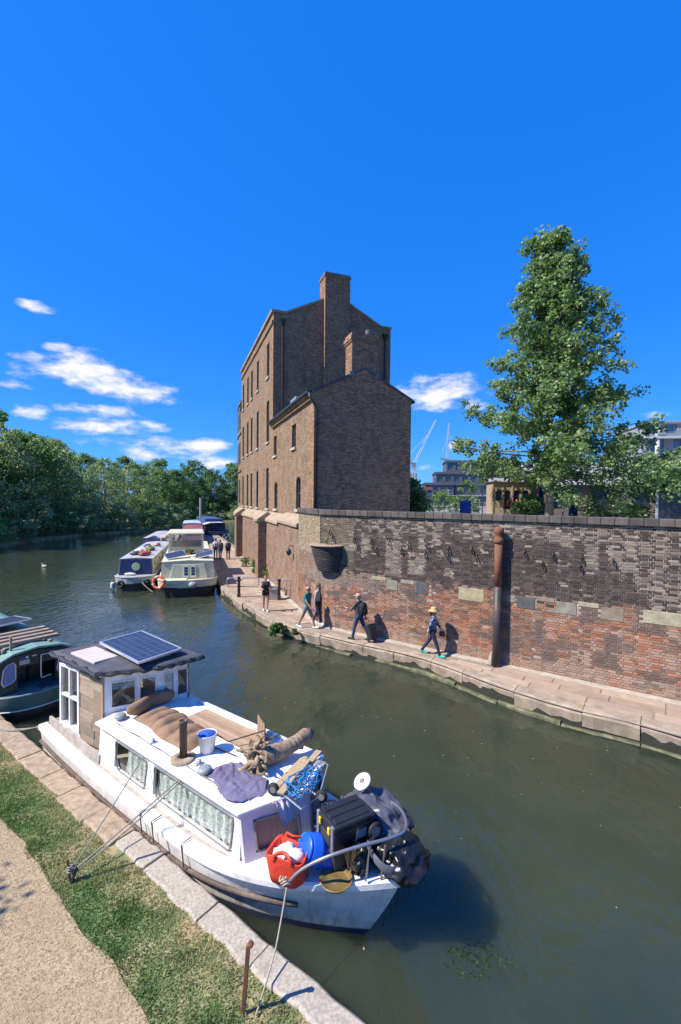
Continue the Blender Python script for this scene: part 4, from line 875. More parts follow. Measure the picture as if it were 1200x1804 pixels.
# bank side: tall four-pane window then old planks
_, d, nr_, Ln = wh_wall(A1_, A2_, 2.26, wht, [], 'wheelhouse_header', 'white_paint')
wh_window(A1_, d, nr_, .0, .80, .92, 2.26, 2, 2)
sk = MB(); sk.hexa([wh_pt(A1_, d, nr_, .0, 0, .78), wh_pt(A1_, d, nr_, .8, 0, .78), wh_pt(A1_, d, nr_, .8, .05, .78), wh_pt(A1_, d, nr_, .0, .05, .78)], [wh_pt(A1_, d, nr_, 0, 0, .92), wh_pt(A1_, d, nr_, .8, 0, .92), wh_pt(A1_, d, nr_, .8, .05, .92), wh_pt(A1_, d, nr_, 0, .05, .92)]); sk.build('window_board', 'white_paint', boat)
rs2 = random.Random(5); z = .80; k = 0
while z < 2.24:
    h_ = rs2.uniform(.12, .19); h_ = min(h_, 2.25-z)
    cut = .80+(Ln-.80)*rs2.uniform(.35, .65)
    for (u0, u1) in ((.81, cut), (cut+.006, Ln-.05)):
        if h_ < .03: continue
        pk = MB(); o_ = rs2.uniform(-.012, .004)
        pk.hexa([wh_pt(A1_, d, nr_, u0, o_, z), wh_pt(A1_, d, nr_, u1, o_, z), wh_pt(A1_, d, nr_, u1, .04, z), wh_pt(A1_, d, nr_, u0, .04, z)], [wh_pt(A1_, d, nr_, u0, o_, z+h_-.007), wh_pt(A1_, d, nr_, u1, o_, z+h_-.007), wh_pt(A1_, d, nr_, u1, .04, z+h_-.007), wh_pt(A1_, d, nr_, u0, .04, z+h_-.007)])
        pk.build('plank', 'plank%d' % rs2.randrange(4), boat)
    z += h_; k += 1
ps = MB(); ps.hexa(*[[wh_pt(A1_, d, nr_, u, o_, zz) for u, o_ in ((Ln-.05, -.02), (Ln+.01, -.02), (Ln+.01, .06), (Ln-.05, .06))] for zz in (.80, 2.36)]); ps.build('corner_post', 'deckwood0', boat)
# front, two faces
def front_face(a, b, name, z0=1.50):
    ops_l = []; d_ = Vector((b[0]-a[0], b[1]-a[1])); Lf = d_.length
    if name == 1: ops_l = [(.14, .58, 1.66, 2.16), (.66, Lf-.10, 1.66, 2.16)]
    else: ops_l = [(.06, .27, 1.64, 2.18), (.34, Lf-.05, 1.64, 2.18)]
    _, dd, nn_, LL = wh_wall(a, b, z0, wht, ops_l, 'wheelhouse_front', 'white_paint')
    for o_ in ops_l:
        g_ = MB(); g_.quad(*[wh_pt(a, dd, nn_, u, .03, zz) for u, zz in ((o_[0], o_[2]), (o_[1], o_[2]), (o_[1], o_[3]), (o_[0], o_[3]))]); gO = g_.build('window', 'pane', boat)
        f_ = MB(); pts = [wh_pt(a, dd, nn_, u, -.004, zz) for u, zz in ((o_[0], o_[2]), (o_[1], o_[2]), (o_[1], o_[3]), (o_[0], o_[3]))]; 
        for q0, q1 in zip(pts, pts[1:]+pts[:1]): f_.bar(q0, q1, .02, .02)
        tag(f_.build('frame', 'white_paint', gO))
    return dd, nn_
d1_, n1_ = front_face(A2_, A3_, 1); front_face(A3_, A4_, 2)
bl = MB()
for k in range(9): zz = 1.98+k*.02; bl.quad(wh_pt(A2_, d1_, n1_, .15, .07, zz), wh_pt(A2_, d1_, n1_, .57, .07, zz), wh_pt(A2_, d1_, n1_, .57, .085, zz+.014), wh_pt(A2_, d1_, n1_, .15, .085, zz+.014))
tag(bl.build('window_blind', 'lace', boat), kind='stuff')
trm = MB(); trm.bar(lp(A2_[0], A2_[1]-.02, 2.33), lp(A3_[0]-.02, A3_[1], 2.33), .06, .06); trm.build('fascia', 'deckwood0', boat)
# far side and stern panels
wh_wall(A5_, A4_, .80, wht, [(.3, 1.6, 1.5, 2.15)], 'wheelhouse_side', 'oldwood'); wh_wall(A1_, A5_, .80, wht, [(.2, 1.4, 1.4, 2.15)], 'wheelhouse_stern', 'oldwood')
fl = MB(); fl.prism([(lp(*q, 0).x, lp(*q, 0).y) for q in ((8.0, .45), (6.42, .52), (6.42, 1.95), (7.9, 1.95))], .74, .79); fl.build('wheelhouse_floor', 'oldwood', boat)
st_ = MB(); st_.bb(lp(7.2, 1.2, .8), lp(6.6, 1.7, 1.5)); st_.build('helm_console', 'oldwood', boat)
RP = [(8.42, .26), (6.38, .30), (5.74, 1.30), (5.62, 2.22), (7.95, 2.24)]
pr2 = [(lp(*q, 0).x, lp(*q, 0).y) for q in RP]; cenx = sum(q[0] for q in pr2)/5; ceny = sum(q[1] for q in pr2)/5
rp = MB(); rp.loft([[Vector((x, y, 2.37)) for x, y in pr2], [Vector((x, y, 2.44)) for x, y in pr2], [Vector((cenx+(x-cenx)*.93, ceny+(y-ceny)*.93, 2.47)) for x, y in pr2], [Vector((cenx+(x-cenx)*.3, ceny+(y-ceny)*.3, 2.53)) for x, y in pr2]]); rp.build('wheelhouse_roof', 'felt', boat, bevel=.01)
eg = MB(); pe = []
for (a, b) in zip(RP, RP[1:]+RP[:1]):
    n = 14
    for k in range(n): f = k/n; pe.append(lp(a[0]+(b[0]-a[0])*f, a[1]+(b[1]-a[1])*f, 2.40+.016*math.sin(f*23+a[0])))
rad_ = [.045+.016*math.sin(i*1.9) for i in range(len(pe)+1)]; eg.tube(pe+[pe[0]], rad_, 6); eg.build('roof_edging', 'felt_edge', boat)
# cleat aft, ring at bow
cl = MB(); cl.tube([lp(8.6, .38, .73), lp(8.6, .38, .84)], .02, 6); cl.tube([lp(8.52, .38, .83), lp(8.68, .38, .83)], .015, 6); cl.build('cleat', 'galv', boat)
# pulpit rail
M('rail_tube', (.42, .42, .43), (.33, .33, .34), .35, .8, scale=20)
rl = MB(); rl.tube(smoothline([lp(1.24, .27, 1.02), lp(1.1, .36, 1.20), lp(.85, .52, 1.38), (lp(.55, .85, 1.47)), lp(.28, 1.2, 1.50), lp(.22, 1.45, 1.50), lp(.45, 1.75, 1.47), lp(.85, 1.95, 1.38), lp(1.15, 2.02, 1.2), lp(1.28, 2.06, 1.0)], 6), .022, 8); pu = rl.build('pulpit_rail', 'rail_tube', boat, True)
for (s, t) in ((.47, .88), (.33, 1.02)):
    pst = MB(); pst.tube([lp(s, t, 1.04), lp(s-.03, t+.04, 1.47)], .013, 6); pst.build('stanchion', 'rail_tube', boat)

# ---------------------------------------------------------------- things on the cruiser
def on(name, label, cat, s, t, z, rz=0, group=None): return thing(name, label, cat, B(s, t, z), BROT+rz, group)
RZ = 1.535
def roofz(t): return top((t-ra)/(rb_-ra))+.046
# solar panel
M('alu', (.72, .73, .75), (.62, .63, .65), .35, .6, scale=10)
m, N, L, p = nodes('solar_cells'); bt_ = N.new('ShaderNodeTexBrick'); tc = N.new('ShaderNodeTexCoord'); L.new(tc.outputs['UV'], bt_.inputs['Vector']); bt_.inputs['Scale'].default_value = 1; bt_.offset = 0
bt_.inputs['Brick Width'].default_value = .158; bt_.inputs['Row Height'].default_value = .158; bt_.inputs['Mortar Size'].default_value = .005
bt_.inputs['Color1'].default_value = (.028, .034, .058, 1); bt_.inputs['Color2'].default_value = (.036, .044, .075, 1); bt_.inputs['Mortar'].default_value = (.12, .14, .19, 1)
L.new(bt_.outputs['Color'], p.inputs['Base Color']); p.inputs['Roughness'].default_value = .28
def solar(label, loc, rz, lx, ly, tiltx, tilty, group=None):
    t_ = thing('solar_panel', label, 'solar panel', loc, rz, group); t_.rotation_euler = (tiltx, tilty, rz)
    a = MB(); a.bb((-lx/2+.03, -ly/2+.03, .0), (lx/2-.03, ly/2-.03, .03)); a.build('cells', 'solar_cells', t_)
    for (lo, hi) in (((-lx/2, -ly/2, -.01), (lx/2, -ly/2+.03, .036)), ((-lx/2, ly/2-.03, -.01), (lx/2, ly/2, .036)), ((-lx/2, -ly/2+.03, -.01), (-lx/2+.03, ly/2-.03, .036)), ((lx/2-.03, -ly/2+.03, -.01), (lx/2, ly/2-.03, .036))):
        f_ = MB(); f_.bb(lo, hi); f_.build('frame_bar', 'alu', t_)
    return t_
sp_ = solar('blue solar panel tilted on the felt roof of the plank wheelhouse', B(6.72, 1.38, 2.62), BROT, 1.62, .98, R(2), R(3))
ft = MB(); ft.bb((.55, -.2, -.14), (.70, .3, -.012)); ft.build('support_block', 'oldwood', sp_); ft = MB(); ft.bb((-.70, -.3, -.12), (-.6, .3, -.012)); ft.build('support_block', 'oldwood', sp_)
M('ply', (.55, .46, .43), (.47, .39, .36), .8, scale=5); pb = MB(); pb.box((0, 0, .025), (1.0, .52, .05)); tag(pb.build('plywood_board', 'ply', loc=B(7.28, .68, 2.475), rz=BROT+.03, bevel=.008), 'pale plywood hatch board lying beside the solar panel', 'board')
# mushroom vents
M('vent_grey', (.30, .31, .32), rough=.5)
for (s, t, lab) in ((5.98, .56, 'round grey roof vent beside the wheelhouse window'), (3.25, .5, 'round grey roof vent between stove pipe and purple cloth')):
    v_ = on('roof_vent', lab, 'vent', s, t, roofz(t)); c_ = MB(); c_.lathe([(.07, -.01), (.07, .035), (.105, .04), (.115, .065), (.10, .095), (.05, .11), (.005, .112)], 18); c_.build('cap', 'vent_grey', v_, True)
# stove pipe
v_ = on('stove_pipe', 'rusty brown stove chimney pipe rising from the white cabin roof', 'chimney', 3.86, .53, roofz(.53))
c_ = MB(); c_.lathe([(.20, -.03), (.205, .02), (.17, .035), (.09, .05), (.085, .03)], 18); c_.build('base_plate', 'stone_bank_worn', v_, True)
M('pipe_brown', (.10, .06, .045), (.05, .035, .03), .6, scale=8, bmp=.3); c_ = MB(); c_.lathe([(.062, .02), (.062, .60), (.07, .60), (.07, .64), (.055, .64), (.055, .4)], 16); c_.build('flue', 'pipe_brown', v_, True)
# bucket
v_ = on('bucket', 'white plastic bucket with blue inside standing on the cabin roof', 'bucket', 3.70, .88, roofz(.88)); M('bucket_white', (.72, .73, .75), rough=.4); M('bucket_blue', (.03, .12, .62), rough=.4)
c_ = MB(); c_.lathe([(.105, .0), (.115, .0), (.155, .29), (.165, .29), (.165, .31), (.152, .31), (.15, .28)], 22); c_.build('shell', 'bucket_white', v_, True)
c_ = MB(); c_.lathe([(.149, .30), (.128, .12), (.002, .115)], 22); c_.build('lining', 'bucket_blue', v_, True)
c_ = MB(); c_.tube([(.16*math.cos(a), .16*math.sin(a)*.3-.11, .27-.12*math.sin(a)) for a in np.linspace(0, math.pi, 12)], .005, 5); c_.build('handle', 'galv', v_)
# quilted cushions: one long mattress with channels, one rolled against the window
M('canvas_brown', (.27, .165, .10), (.20, .12, .072), .95, scale=6, bmp=.4, bscale=120, bdist=.003)
def cushion(name, label, s0_, s1_, t0_, t1_, z, h, ch, rz=0, puff=1.0):
    c_ = MB(); nx, ny = 48, 14
    def f(u, v, sg):
        e = (1-abs(2*u-1)**6)*(1-abs(2*v-1)**5); q = abs(math.sin(math.pi*ch*u))**.55; wob = .03*fbm(u*3, v*2, s0_, 1.5)
        return Vector(((.5-u)*(s1_-s0_)+.02*math.sin(v*7), (v-.5)*(t1_-t0_)+.025*math.sin(u*11+v), (h*(.35+.65*q)*e+wob*e) if sg > 0 else 0.0))
    c_.grid(nx, ny, lambda u, v: f(u, v, 1)); c_.grid(nx, ny, lambda u, v: f(u, v, -1))
    return tag(c_.build(name, 'canvas_brown', smooth=True, loc=B((s0_+s1_)/2, (t0_+t1_)/2, z), rz=BROT+rz), label, 'cushion')
cushion('quilted_mattress', 'long quilted brown mattress lying on the cabin roof', 3.95, 5.75, .66, 1.34, roofz(.8)+.005, .15, 6, R(-4))
bc = MB(); bc.loft([[Vector((.05*math.sin(k*.9)+(k/9-.5)*.15, (k/9-.5)*.95, .15))+Vector((math.cos(a)*.10, 0, math.sin(a)*.15))*(1-abs(2*k/9-1)**6*.5) for a in np.linspace(0, 6.283, 14)[:-1]] for k in range(10)])
tag(bc.build('bolster_cushion', 'canvas_brown', smooth=True, loc=B(5.86, 1.12, roofz(1)+.0), rz=BROT+R(12)), 'rolled brown bolster cushion propped against the wheelhouse window', 'cushion')
# pole and wooden decking boards on the roof
pl = MB(); pl.tube([(-.85, 0, 0), (.9, .02, 0)], .04, 10); M('pole_cream', (.66, .60, .47), rough=.6, scale=5); tag(pl.build('cream_pole', 'pole_cream', loc=B(4.0, 1.82, roofz(1.8)+.045), rz=BROT, smooth=True), 'round cream pole lying along the far edge of the roof', 'pole')
dkp = on('slatted_platform', 'warm brown slatted wooden platform on the cabin roof', 'platform', 3.95, 1.50, roofz(1.2))
for k in range(5):
    b_ = MB(); b_.bb((-.95, -.24+k*.098, .03), (.92+.02*(k % 2), -.15+k*.098, .055)); b_.build('slat', 'deckwood%d' % (k % 3), dkp)
for x in (-.8, .75): b_ = MB(); b_.bb((x, -.22, 0), (x+.07, .22, .03)); b_.build('bearer', 'oldwood', dkp)
# folding frame with panel (old chair) on the roof
fc = on('folding_chair', 'dark framed folding chair with wooden back lying open on the roof', 'chair', 3.3, 1.4, roofz(1.4)); fr_ = MB()
M('frame_brown', (.06, .04, .035), rough=.5)
def rod(pts, parent, mat='frame_brown', r=.011, nm='frame_bar'): r_ = MB(); r_.tube(pts, r, 6); return r_.build(nm, mat, parent)
rod([(-.42, -.40, .02), (-.42, -.40, .28), (-.12, -.30, .16), (.20, .22, .24)], fc); rod([(-.42, -.40, .02), (.12, -.34, .02)], fc); rod([(.22, .22, .02), (.22, .22, .36)], fc); rod([(-.18, .42, .02), (-.18, .42, .36), (.22, .22, .36)], fc)
for k in range(3):
    f0, f1 = k/3+.02, (k+1)/3-.02; a0 = Vector((-.18, .42, 0)); a1 = Vector((.22, .22, 0)); q0, q1 = a0+(a1-a0)*f0, a0+(a1-a0)*f1
    b_ = MB(); b_.hexa([q0+Vector((0, -.01, .04)), q1+Vector((0, -.01, .04)), q1+Vector((0, .012, .04)), q0+Vector((0, .012, .04))], [q0+Vector((0, -.01, .34)), q1+Vector((0, -.01, .34)), q1+Vector((0, .012, .34)), q0+Vector((0, .012, .34))]); b_.build('back_slat', 'deckwood2', fc)
# driftwood stump with roots
m, N, L, p = nodes('driftwood'); n1 = tex(N, L, 'ShaderNodeTexNoise', 9, detail=8, rough=.7, mapscale=(1, 3, 1)); L.new(rampn(N, L, n1.outputs['Fac'], [(.33, (.10, .07, .045)), (.5, (.30, .21, .13)), (.68, (.50, .38, .25))]), p.inputs['Base Color']); p.inputs['Roughness'].default_value = .9; bump(N, L, p, n1.outputs['Fac'], .9, .03)
lg = on('driftwood_stump', 'gnarled driftwood trunk with a tangle of roots on the cabin roof', 'driftwood', 2.45, 1.45, roofz(1.4))
b_ = MB(); pts = [(-.22, -.42, .16), (-.15, -.2, .17), (-.05, .05, .18), (0, .3, .20), (.02, .5, .22), (0, .62, .23)]; b_.tube([Vector(q)+Vector((.015*math.sin(i*3), 0, .02*math.sin(i*5))) for i, q in enumerate(pts)], [.17, .15, .125, .115, .12, .09], 12); b_.build('trunk', 'driftwood', lg, True)
rr3 = random.Random(4)
for k in range(46):
    a = rr3.uniform(0, 6.283); rr_ = rr3.uniform(.05, .21); c0 = Vector((-.2+rr3.uniform(-.06, .06), -.38+rr3.uniform(-.05, .08), .16)); dirv = Vector((math.cos(a), rr3.uniform(-.9, .3), math.sin(a))).normalized()
    pts = [c0+dirv*(rr_*.2), c0+dirv*rr_+Vector((0, -.03, .02)), c0+dirv*(rr_*1.5)+Vector((rr3.uniform(-.07, .07), rr3.uniform(-.08, .02), rr3.uniform(-.06, .06))), c0+dirv*(rr_*1.9)+Vector((rr3.uniform(-.1, .1), rr3.uniform(-.1, .04), rr3.uniform(-.08, .05)))]
    pts = [Vector((q.x, q.y, max(q.z, .015))) for q in pts]; r0_ = rr3.uniform(.028, .06); b_ = MB(); b_.tube(smoothline(pts, 3), [r0_*(1-.075*i) for i in range(10)], 6); b_.build('root', 'driftwood', lg, True)
rl = MB(); rl.tube([(-.25, .1, .06), (-.1, .2, .16), (.1, .35, .12)], [.05, .045, .03], 8); rl.build('branch_stub', 'driftwood', lg, True)
# planks
M('plank_fresh', (.44, .33, .20), (.34, .25, .15), .8, scale=4, mapscale=(12, 1, 4), bmp=.3)
for k, (s, t, z, rz, ln, lab) in enumerate([(2.15, 1.25, .02, R(-78), 1.0, 'loose plank under the driftwood, lowest of the three'), (2.02, 1.42, .052, R(-76), 1.15, 'loose plank beside the driftwood, upper of the three'), (1.97, 1.18, .086, R(-74), .9, 'loose plank topmost of the pile beside the driftwood')]):
    b_ = MB(); b_.box((0, 0, 0), (ln, .11, .03)); tag(b_.build('loose_plank', 'plank_fresh', loc=B(s, t, roofz(t)+z-.0), rz=BROT+rz+math.pi, bevel=.004), lab, 'plank', 'planks beside the driftwood')
# purple cloth
M('cloth_purple', (.16, .14, .22), (.11, .095, .155), .95, scale=4, bmp=.4, bscale=90)
cl = MB()
def clothf(u, v):
    x, y = (u-.5)*1.0, (v-.5)*.56; x2 = x*(1+.25*fbm(y, 1, 2, 3.0))+.10*fbm(x, y, 6, 2.2); y2 = y*(1+.5*fbm(x, 2, 4, 2.1))+.08*fbm(x, y, 8, 2.6)
    e = min(1, 7*min(u, 1-u))*min(1, 6*min(v, 1-v)); z = .012+e*(.02+.045*abs(fbm(x*1.0, y*2.2, 1, 2.6))+.028*max(0, math.sin(y*30+x*9+6*fbm(x, y, 3, 2.2)))**2)
    return (x2, y2, z)
cl.grid(54, 34, clothf); tag(cl.build('purple_cloth', 'cloth_purple', smooth=True, loc=B(2.66, .70, roofz(.7)-.01), rz=BROT+R(-10)), 'crumpled purple grey cloth spread on the white roof by the roots', 'cloth')
# folding hand trolley with blue cord
tl = on('hand_trolley', 'folded steel luggage trolley tangled with blue cord at the roof edge', 'trolley', 1.72, 1.02, roofz(.9)); G = 'galv'
rod([(-.26, -.20, .06), (.30, -.30, .06), (.34, .02, .08), (-.20, .12, .08), (-.26, -.20, .06)], tl, G, .014); rod([(-.02, -.22, .10), (.02, .06, .12)], tl, G, .011); rod([(.13, -.25, .10), (.17, .03, .12)], tl, G, .011); rod([(-.2, .12, .08), (-.05, .55, .20), (.10, .52, .22), (.34, .02, .08)], tl, G, .012)
for (x, y, z_) in ((-.28, -.26, .09), (.37, .04, .09)):
    w_ = MB(); w_.lathe([(.02, -.02), (.085, -.022), (.09, 0), (.085, .022), (.02, .02)], 16, (x, y, z_), rot=Matrix.Rotation(R(90), 3, 'X') @ Matrix.Rotation(R(25), 3, 'Y')); wo_ = w_.build('wheel', 'rubber_black', tl, True); w_ = MB(); w_.lathe([(.004, -.027), (.045, -.026), (.045, .026), (.004, .027)], 12, (x, y, z_), rot=Matrix.Rotation(R(90), 3, 'X') @ Matrix.Rotation(R(25), 3, 'Y')); w_.build('hub', 'trim_grey', wo_)
M('cord_blue', (.02, .22, .52), rough=.6)
for k in range(7):
    r3 = random.Random(40+k); pts = [Vector((r3.uniform(-.25, .25), r3.uniform(-.25, .5), r3.uniform(.06, .2))) for _ in range(6)]
    c_ = MB(); c_.tube(smoothline(pts, 5), .008, 5); c_.build('cord', 'cord_blue', tl, True)
# toolbox, barrel, bag, dish, tarpaulins on the foredeck
FZ = lambda s: gun(s)+.026
M('plastic_black', (.022, .023, .026), (.016, .017, .019), .42, scale=6); M('plastic_grey', (.22, .22, .25), rough=.5); M('yellow_latch', (.75, .55, .03), rough=.5)
M('crate_dark', (.05, .05, .055), rough=.7)
cr = on('storage_crate', 'dark plastic crate holding up the black toolbox', 'crate', .98, 1.12, FZ(1.0), R(68)); c_ = MB(); c_.hexa([(-.28, -.20, .0), (.28, -.20, .0), (.28, .20, .0), (-.28, .20, .0)], [(-.31, -.23, .30), (.31, -.23, .30), (.31, .23, .30), (-.31, .23, .30)]); c_.build('bin', 'crate_dark', cr, bevel=.015); c_ = MB(); c_.bb((-.33, -.25, .30), (.33, .25, .325)); c_.build('rim', 'crate_dark', cr)
tbx = on('wheeled_toolbox', 'black rolling toolbox with yellow latches on the foredeck', 'toolbox', .95, 1.10, FZ(1.0)+.325, R(68))
c_ = MB(); c_.hexa([(-.31, -.21, 0), (.31, -.21, 0), (.31, .21, 0), (-.31, .21, 0)], [(-.31, -.23, .27), (.31, -.23, .27), (.31, .23, .27), (-.31, .23, .27)]); c_.build('body', 'plastic_black', tbx, bevel=.02, seg=2)
c_ = MB(); c_.bb((-.325, -.24, .275), (.325, .24, .36)); lid = c_.build('lid', 'plastic_black', tbx, bevel=.025, seg=2)
for k in range(3): c_ = MB(); c_.bb((-.27, -.18+k*.14, .36), (.27, -.10+k*.14, .372)); c_.build('lid_rib', 'plastic_black', lid, bevel=.006)
for y in (-.14, .10): c_ = MB(); c_.bb((-.345, y, .22), (-.318, y+.05, .31)); c_.build('latch', 'yellow_latch', tbx, bevel=.005)
for y in (-.215, .165): c_ = MB(); c_.bb((-.335, y, .02), (-.300, y+.055, .36)); c_.build('corner_panel', 'plastic_grey', tbx, bevel=.008)
c_ = MB(); c_.bb((-.325, -.12, .06), (-.309, .12, .2)); c_.build('front_panel', 'crate_dark', tbx, bevel=.006)
c_ = MB(); c_.bb((.02, -.236, .10), (.18, -.222, .21)); c_.build('side_label', 'plastic_grey', tbx)
for y in (-.265, .265):
    w_ = MB(); w_.lathe([(.02, -.03), (.105, -.03), (.112, 0), (.105, .03), (.02, .03)], 20, (.29, y, .14), rot=Matrix.Rotation(R(90), 3, 'X')); wo_ = w_.build('wheel', 'rubber_black', tbx, True); w_ = MB(); w_.lathe([(.004, -.04), (.07, -.036), (.07, .036), (.004, .04)], 16, (.29, y, .14), rot=Matrix.Rotation(R(90), 3, 'X')); w_.build('hub', 'plastic_grey', wo_)
M('barrel_blue', (.01, .10, .60), (.01, .08, .50), .35, scale=3)
br = on('plastic_barrel', 'bright blue plastic barrel lying beside the red bag', 'barrel', 1.12, .84, FZ(1.1)+.20, R(-25)); rot_ = Matrix.Rotation(R(62), 3, 'X'); c_ = MB(); c_.lathe([(.02, -.30), (.15, -.30), (.185, -.27), (.19, -.12), (.20, -.10), (.20, -.07), (.19, -.05), (.19, .12), (.20, .14), (.20, .17), (.185, .19), (.185, .27), (.15, .30), (.02, .30)], 22, rot=rot_); c_.build('drum', 'barrel_blue', br, True)
c_ = MB(); c_.lathe([(.165, .295), (.17, .31), (.155, .325), (.01, .325)], 20, rot=rot_); c_.build('lid', 'barrel_blue', br, True)
M('bag_red', (.66, .055, .022), (.55, .04, .018), .55, scale=5, bmp=.5, bscale=14, bdist=.02); M('rag_white', (.66, .62, .60), (.5, .45, .46), .9, scale=9)
bgo = on('red_bag', 'bright red woven bag stuffed with white rags on the foredeck', 'bag', 1.40, .45, FZ(1.4), R(20)); bgo.scale = (1.18, 1.12, 1); rings = []
for z_, sx, sy in ((0, .15, .12), (.02, .20, .155), (.15, .215, .17), (.26, .22, .175), (.35, .23, .18), (.38, .225, .178), (.35, .205, .16), (.26, .19, .15)):
    rings.append([Vector((sx*math.copysign(abs(math.cos(a))**.6, math.cos(a))*(1+.06*math.sin(a*3+z_*9)), sy*math.copysign(abs(math.sin(a))**.6, math.sin(a))*(1+.05*math.sin(a*4+z_*13)), z_+(.025*math.sin(a*3+1) if z_ > .2 else 0))) for a in np.linspace(0, 6.283, 33)[:-1]])
c_ = MB(); c_.loft(rings); c_.build('bag_body', 'bag_red', bgo, True)
for y in (-.17, .17): c_ = MB(); c_.tube(smoothline([(-.10, y, .33), (-.09, y*1.05, .42), (0, y*.8, .44), (.09, y*1.05, .41), (.10, y, .33)], 4), .012, 6, flat=2); c_.build('bag_handle', 'bag_red', bgo, True)
for k in range(4): c_ = MB(); c_.ball((-.08+.06*k, .05*math.sin(k*2), .31+.02*(k % 2)), (.10, .09, .07), 12, 8, .45, k*3.1); c_.build('rag', 'rag_white', bgo, True)
M('brass', (.36, .25, .10), (.22, .15, .06), .45, .55, scale=20, bmp=.4, bscale=60); ds = MB(); ds.lathe([(.01, .0), (.17, .0), (.21, .05), (.215, .055), (.205, .06), (.17, .02), (.06, .045), (.01, .05)], 28); tag(ds.build('brass_dish', 'brass', smooth=True, loc=B(.80, .70, FZ(.8)+.002), rz=BROT), 'round brass coloured dish resting on the white foredeck edge', 'dish')
# folded umbrella of dark nylon
M('nylon_black', (.016, .016, .019), (.01, .01, .012), .3, scale=5); um = on('folded_umbrella', 'half folded black umbrella above the brass dish', 'umbrella', .72, .88, FZ(.7)); rings = []
for f in np.linspace(0, 1, 9):
    r_ = .03+.22*f**1.2; rings.append([Vector((math.cos(a)*r_*(.72+.28*abs(math.cos(4*a))), math.sin(a)*r_*(.72+.28*abs(math.cos(4*a)))+.14*f, .10+.34*f-.05*f*abs(math.sin(4*a)))) for a in np.linspace(0, 6.283, 49)[:-1]])
c_ = MB(); c_.loft(rings, cap=False); c_.build('canopy', 'nylon_black', um, True); rod([(0, 0, .0), (.0, .18, .52)], um, 'galv', .008, 'shaft')
# tarpaulin and bin bags
M('tarp_grey', (.10, .10, .125), (.07, .07, .09), .3, scale=4, bmp=.35, bscale=7, bdist=.03)
M('bag_black', (.014, .014, .016), (.009, .009, .01), .30, scale=4, bmp=.35, bscale=9, bdist=.02)
def lump(name, mat, label, cat, s, t, z, rad, rz=0, jit=.5, seed=1, sq=2.2):
    c_ = MB(); n, mm = 72, 40; rings = []
    for i in range(mm+1):
        th = math.pi*min(max(i/mm, .01), .99); ring = []
        for k in range(n):
            q = Vector((math.sin(th)*math.cos(6.2832*k/n), math.sin(th)*math.sin(6.2832*k/n), -math.cos(th))); q2 = q*1.0
            f = 1+jit*.6*fbm(q.x, q.y, q.z+seed, 1.5)-jit*.40*abs(mnoise.noise(Vector((q.x*1.3, q.y*4.2, q.z*2.0))+Vector((seed, 0, 0))))-jit*.20*abs(mnoise.noise(Vector((q.x*6.5, q.y*2.0, q.z*3))+Vector((0, seed, 0))))+jit*.10
            ring.append(Vector((q2.x*rad[0], q2.y*rad[1], max(q2.z*rad[2]*f, -rad[2]))) if False else Vector((q2.x*rad[0]*f, q2.y*rad[1]*f, max(q2.z*rad[2]*f, -rad[2]*.9)+rad[2]*.9)))
        rings.append(ring)
    c_.loft(rings); return tag(c_.build(name, mat, smooth=True, loc=B(s, t, z), rz=BROT+rz), label, cat)
lump('grey_tarpaulin', 'tarp_grey', 'shiny grey plastic tarpaulin bundled over the far side of the foredeck', 'tarpaulin', .85, 1.70, FZ(.9)-.01, (.58, .40, .30), R(-10), .45, 3)
lump('bin_bag', 'bag_black', 'black bin bag bulging out over the bow tip', 'bin bag', .26, 1.40, FZ(.4)-.10, (.36, .34, .24), R(20), .40, 8)
lump('bin_bag', 'bag_black', 'small crumpled black bin bag beside the blue barrel and umbrella', 'bin bag', .66, 1.02, FZ(.7)-.005, (.16, .17, .20), R(20), .42, 13)
cs_ = MB(); cs_.grid(24, 14, lambda u, v: (.16*(v-.2)+.03*fbm(u*2, v, 3, 2), (u-.5)*(.46-.12*v)+.02*math.sin(v*7), .20-.30*v*v+.05*abs(fbm(u*1.6, v*.6, 5, 3))+.02*math.sin(u*21+v*3)))
M('sheet_pink', (.55, .47, .50), (.42, .36, .42), .5, scale=6); tag(cs_.build('crumpled_sheet', 'sheet_pink', smooth=True, loc=B(1.86, .86, 1.36), rz=BROT), 'pinkish crumpled plastic sheet hanging at the cabin front above the red bag', 'sheet')
c_ = MB(); pts = [Vector((.28*math.cos(a), .34*math.sin(a), .30+.07*math.sin(a*2)-.10*math.cos(a))) for a in np.linspace(-2.0, 1.6, 16)]; c_.loft([[q+Vector((0, 0, .05)) for q in pts], [q*1.06 for q in pts], [q*1.02-Vector((0, 0, .07)) for q in pts]], closed=False, cap=False)
M('sheet_grey', (.16, .16, .18), (.11, .11, .13), .35, scale=5); tag(c_.build('plastic_strip', 'sheet_grey', smooth=True, loc=B(.40, 1.30, FZ(.4)+.02), rz=BROT), 'loose grey plastic strip folded across the bin bag on the bow', 'plastic sheet')
lump('bin_bag', 'bag_black', 'flat black bin bag wedged under the blue barrel and crate', 'bin bag', 1.25, 1.05, FZ(1.2)-.01, (.26, .22, .12), R(50), .5, 31)
lump('grey_holdall', 'tarp_grey', 'slumped dark grey holdall between toolbox and cabin front', 'holdall', 1.45, 1.42, FZ(1.4)-.01, (.22, .28, .24), R(10), .4, 37)
lump('blue_rag', 'cord_blue', 'blue rag bundle beside the trolley at the cabin front', 'rag', 1.50, .92, FZ(1.4)+.0, (.13, .12, .12), R(10), .6, 41)
sl_ = MB(); sl_.box((0, 0, .03), (.26, .16, .06)); tag(sl_.build('pale_box', 'vent_grey', loc=B(1.98, 1.72, roofz(1.7)), rz=BROT+R(12), bevel=.01), 'small pale grey box at the front corner of the cabin roof', 'box')
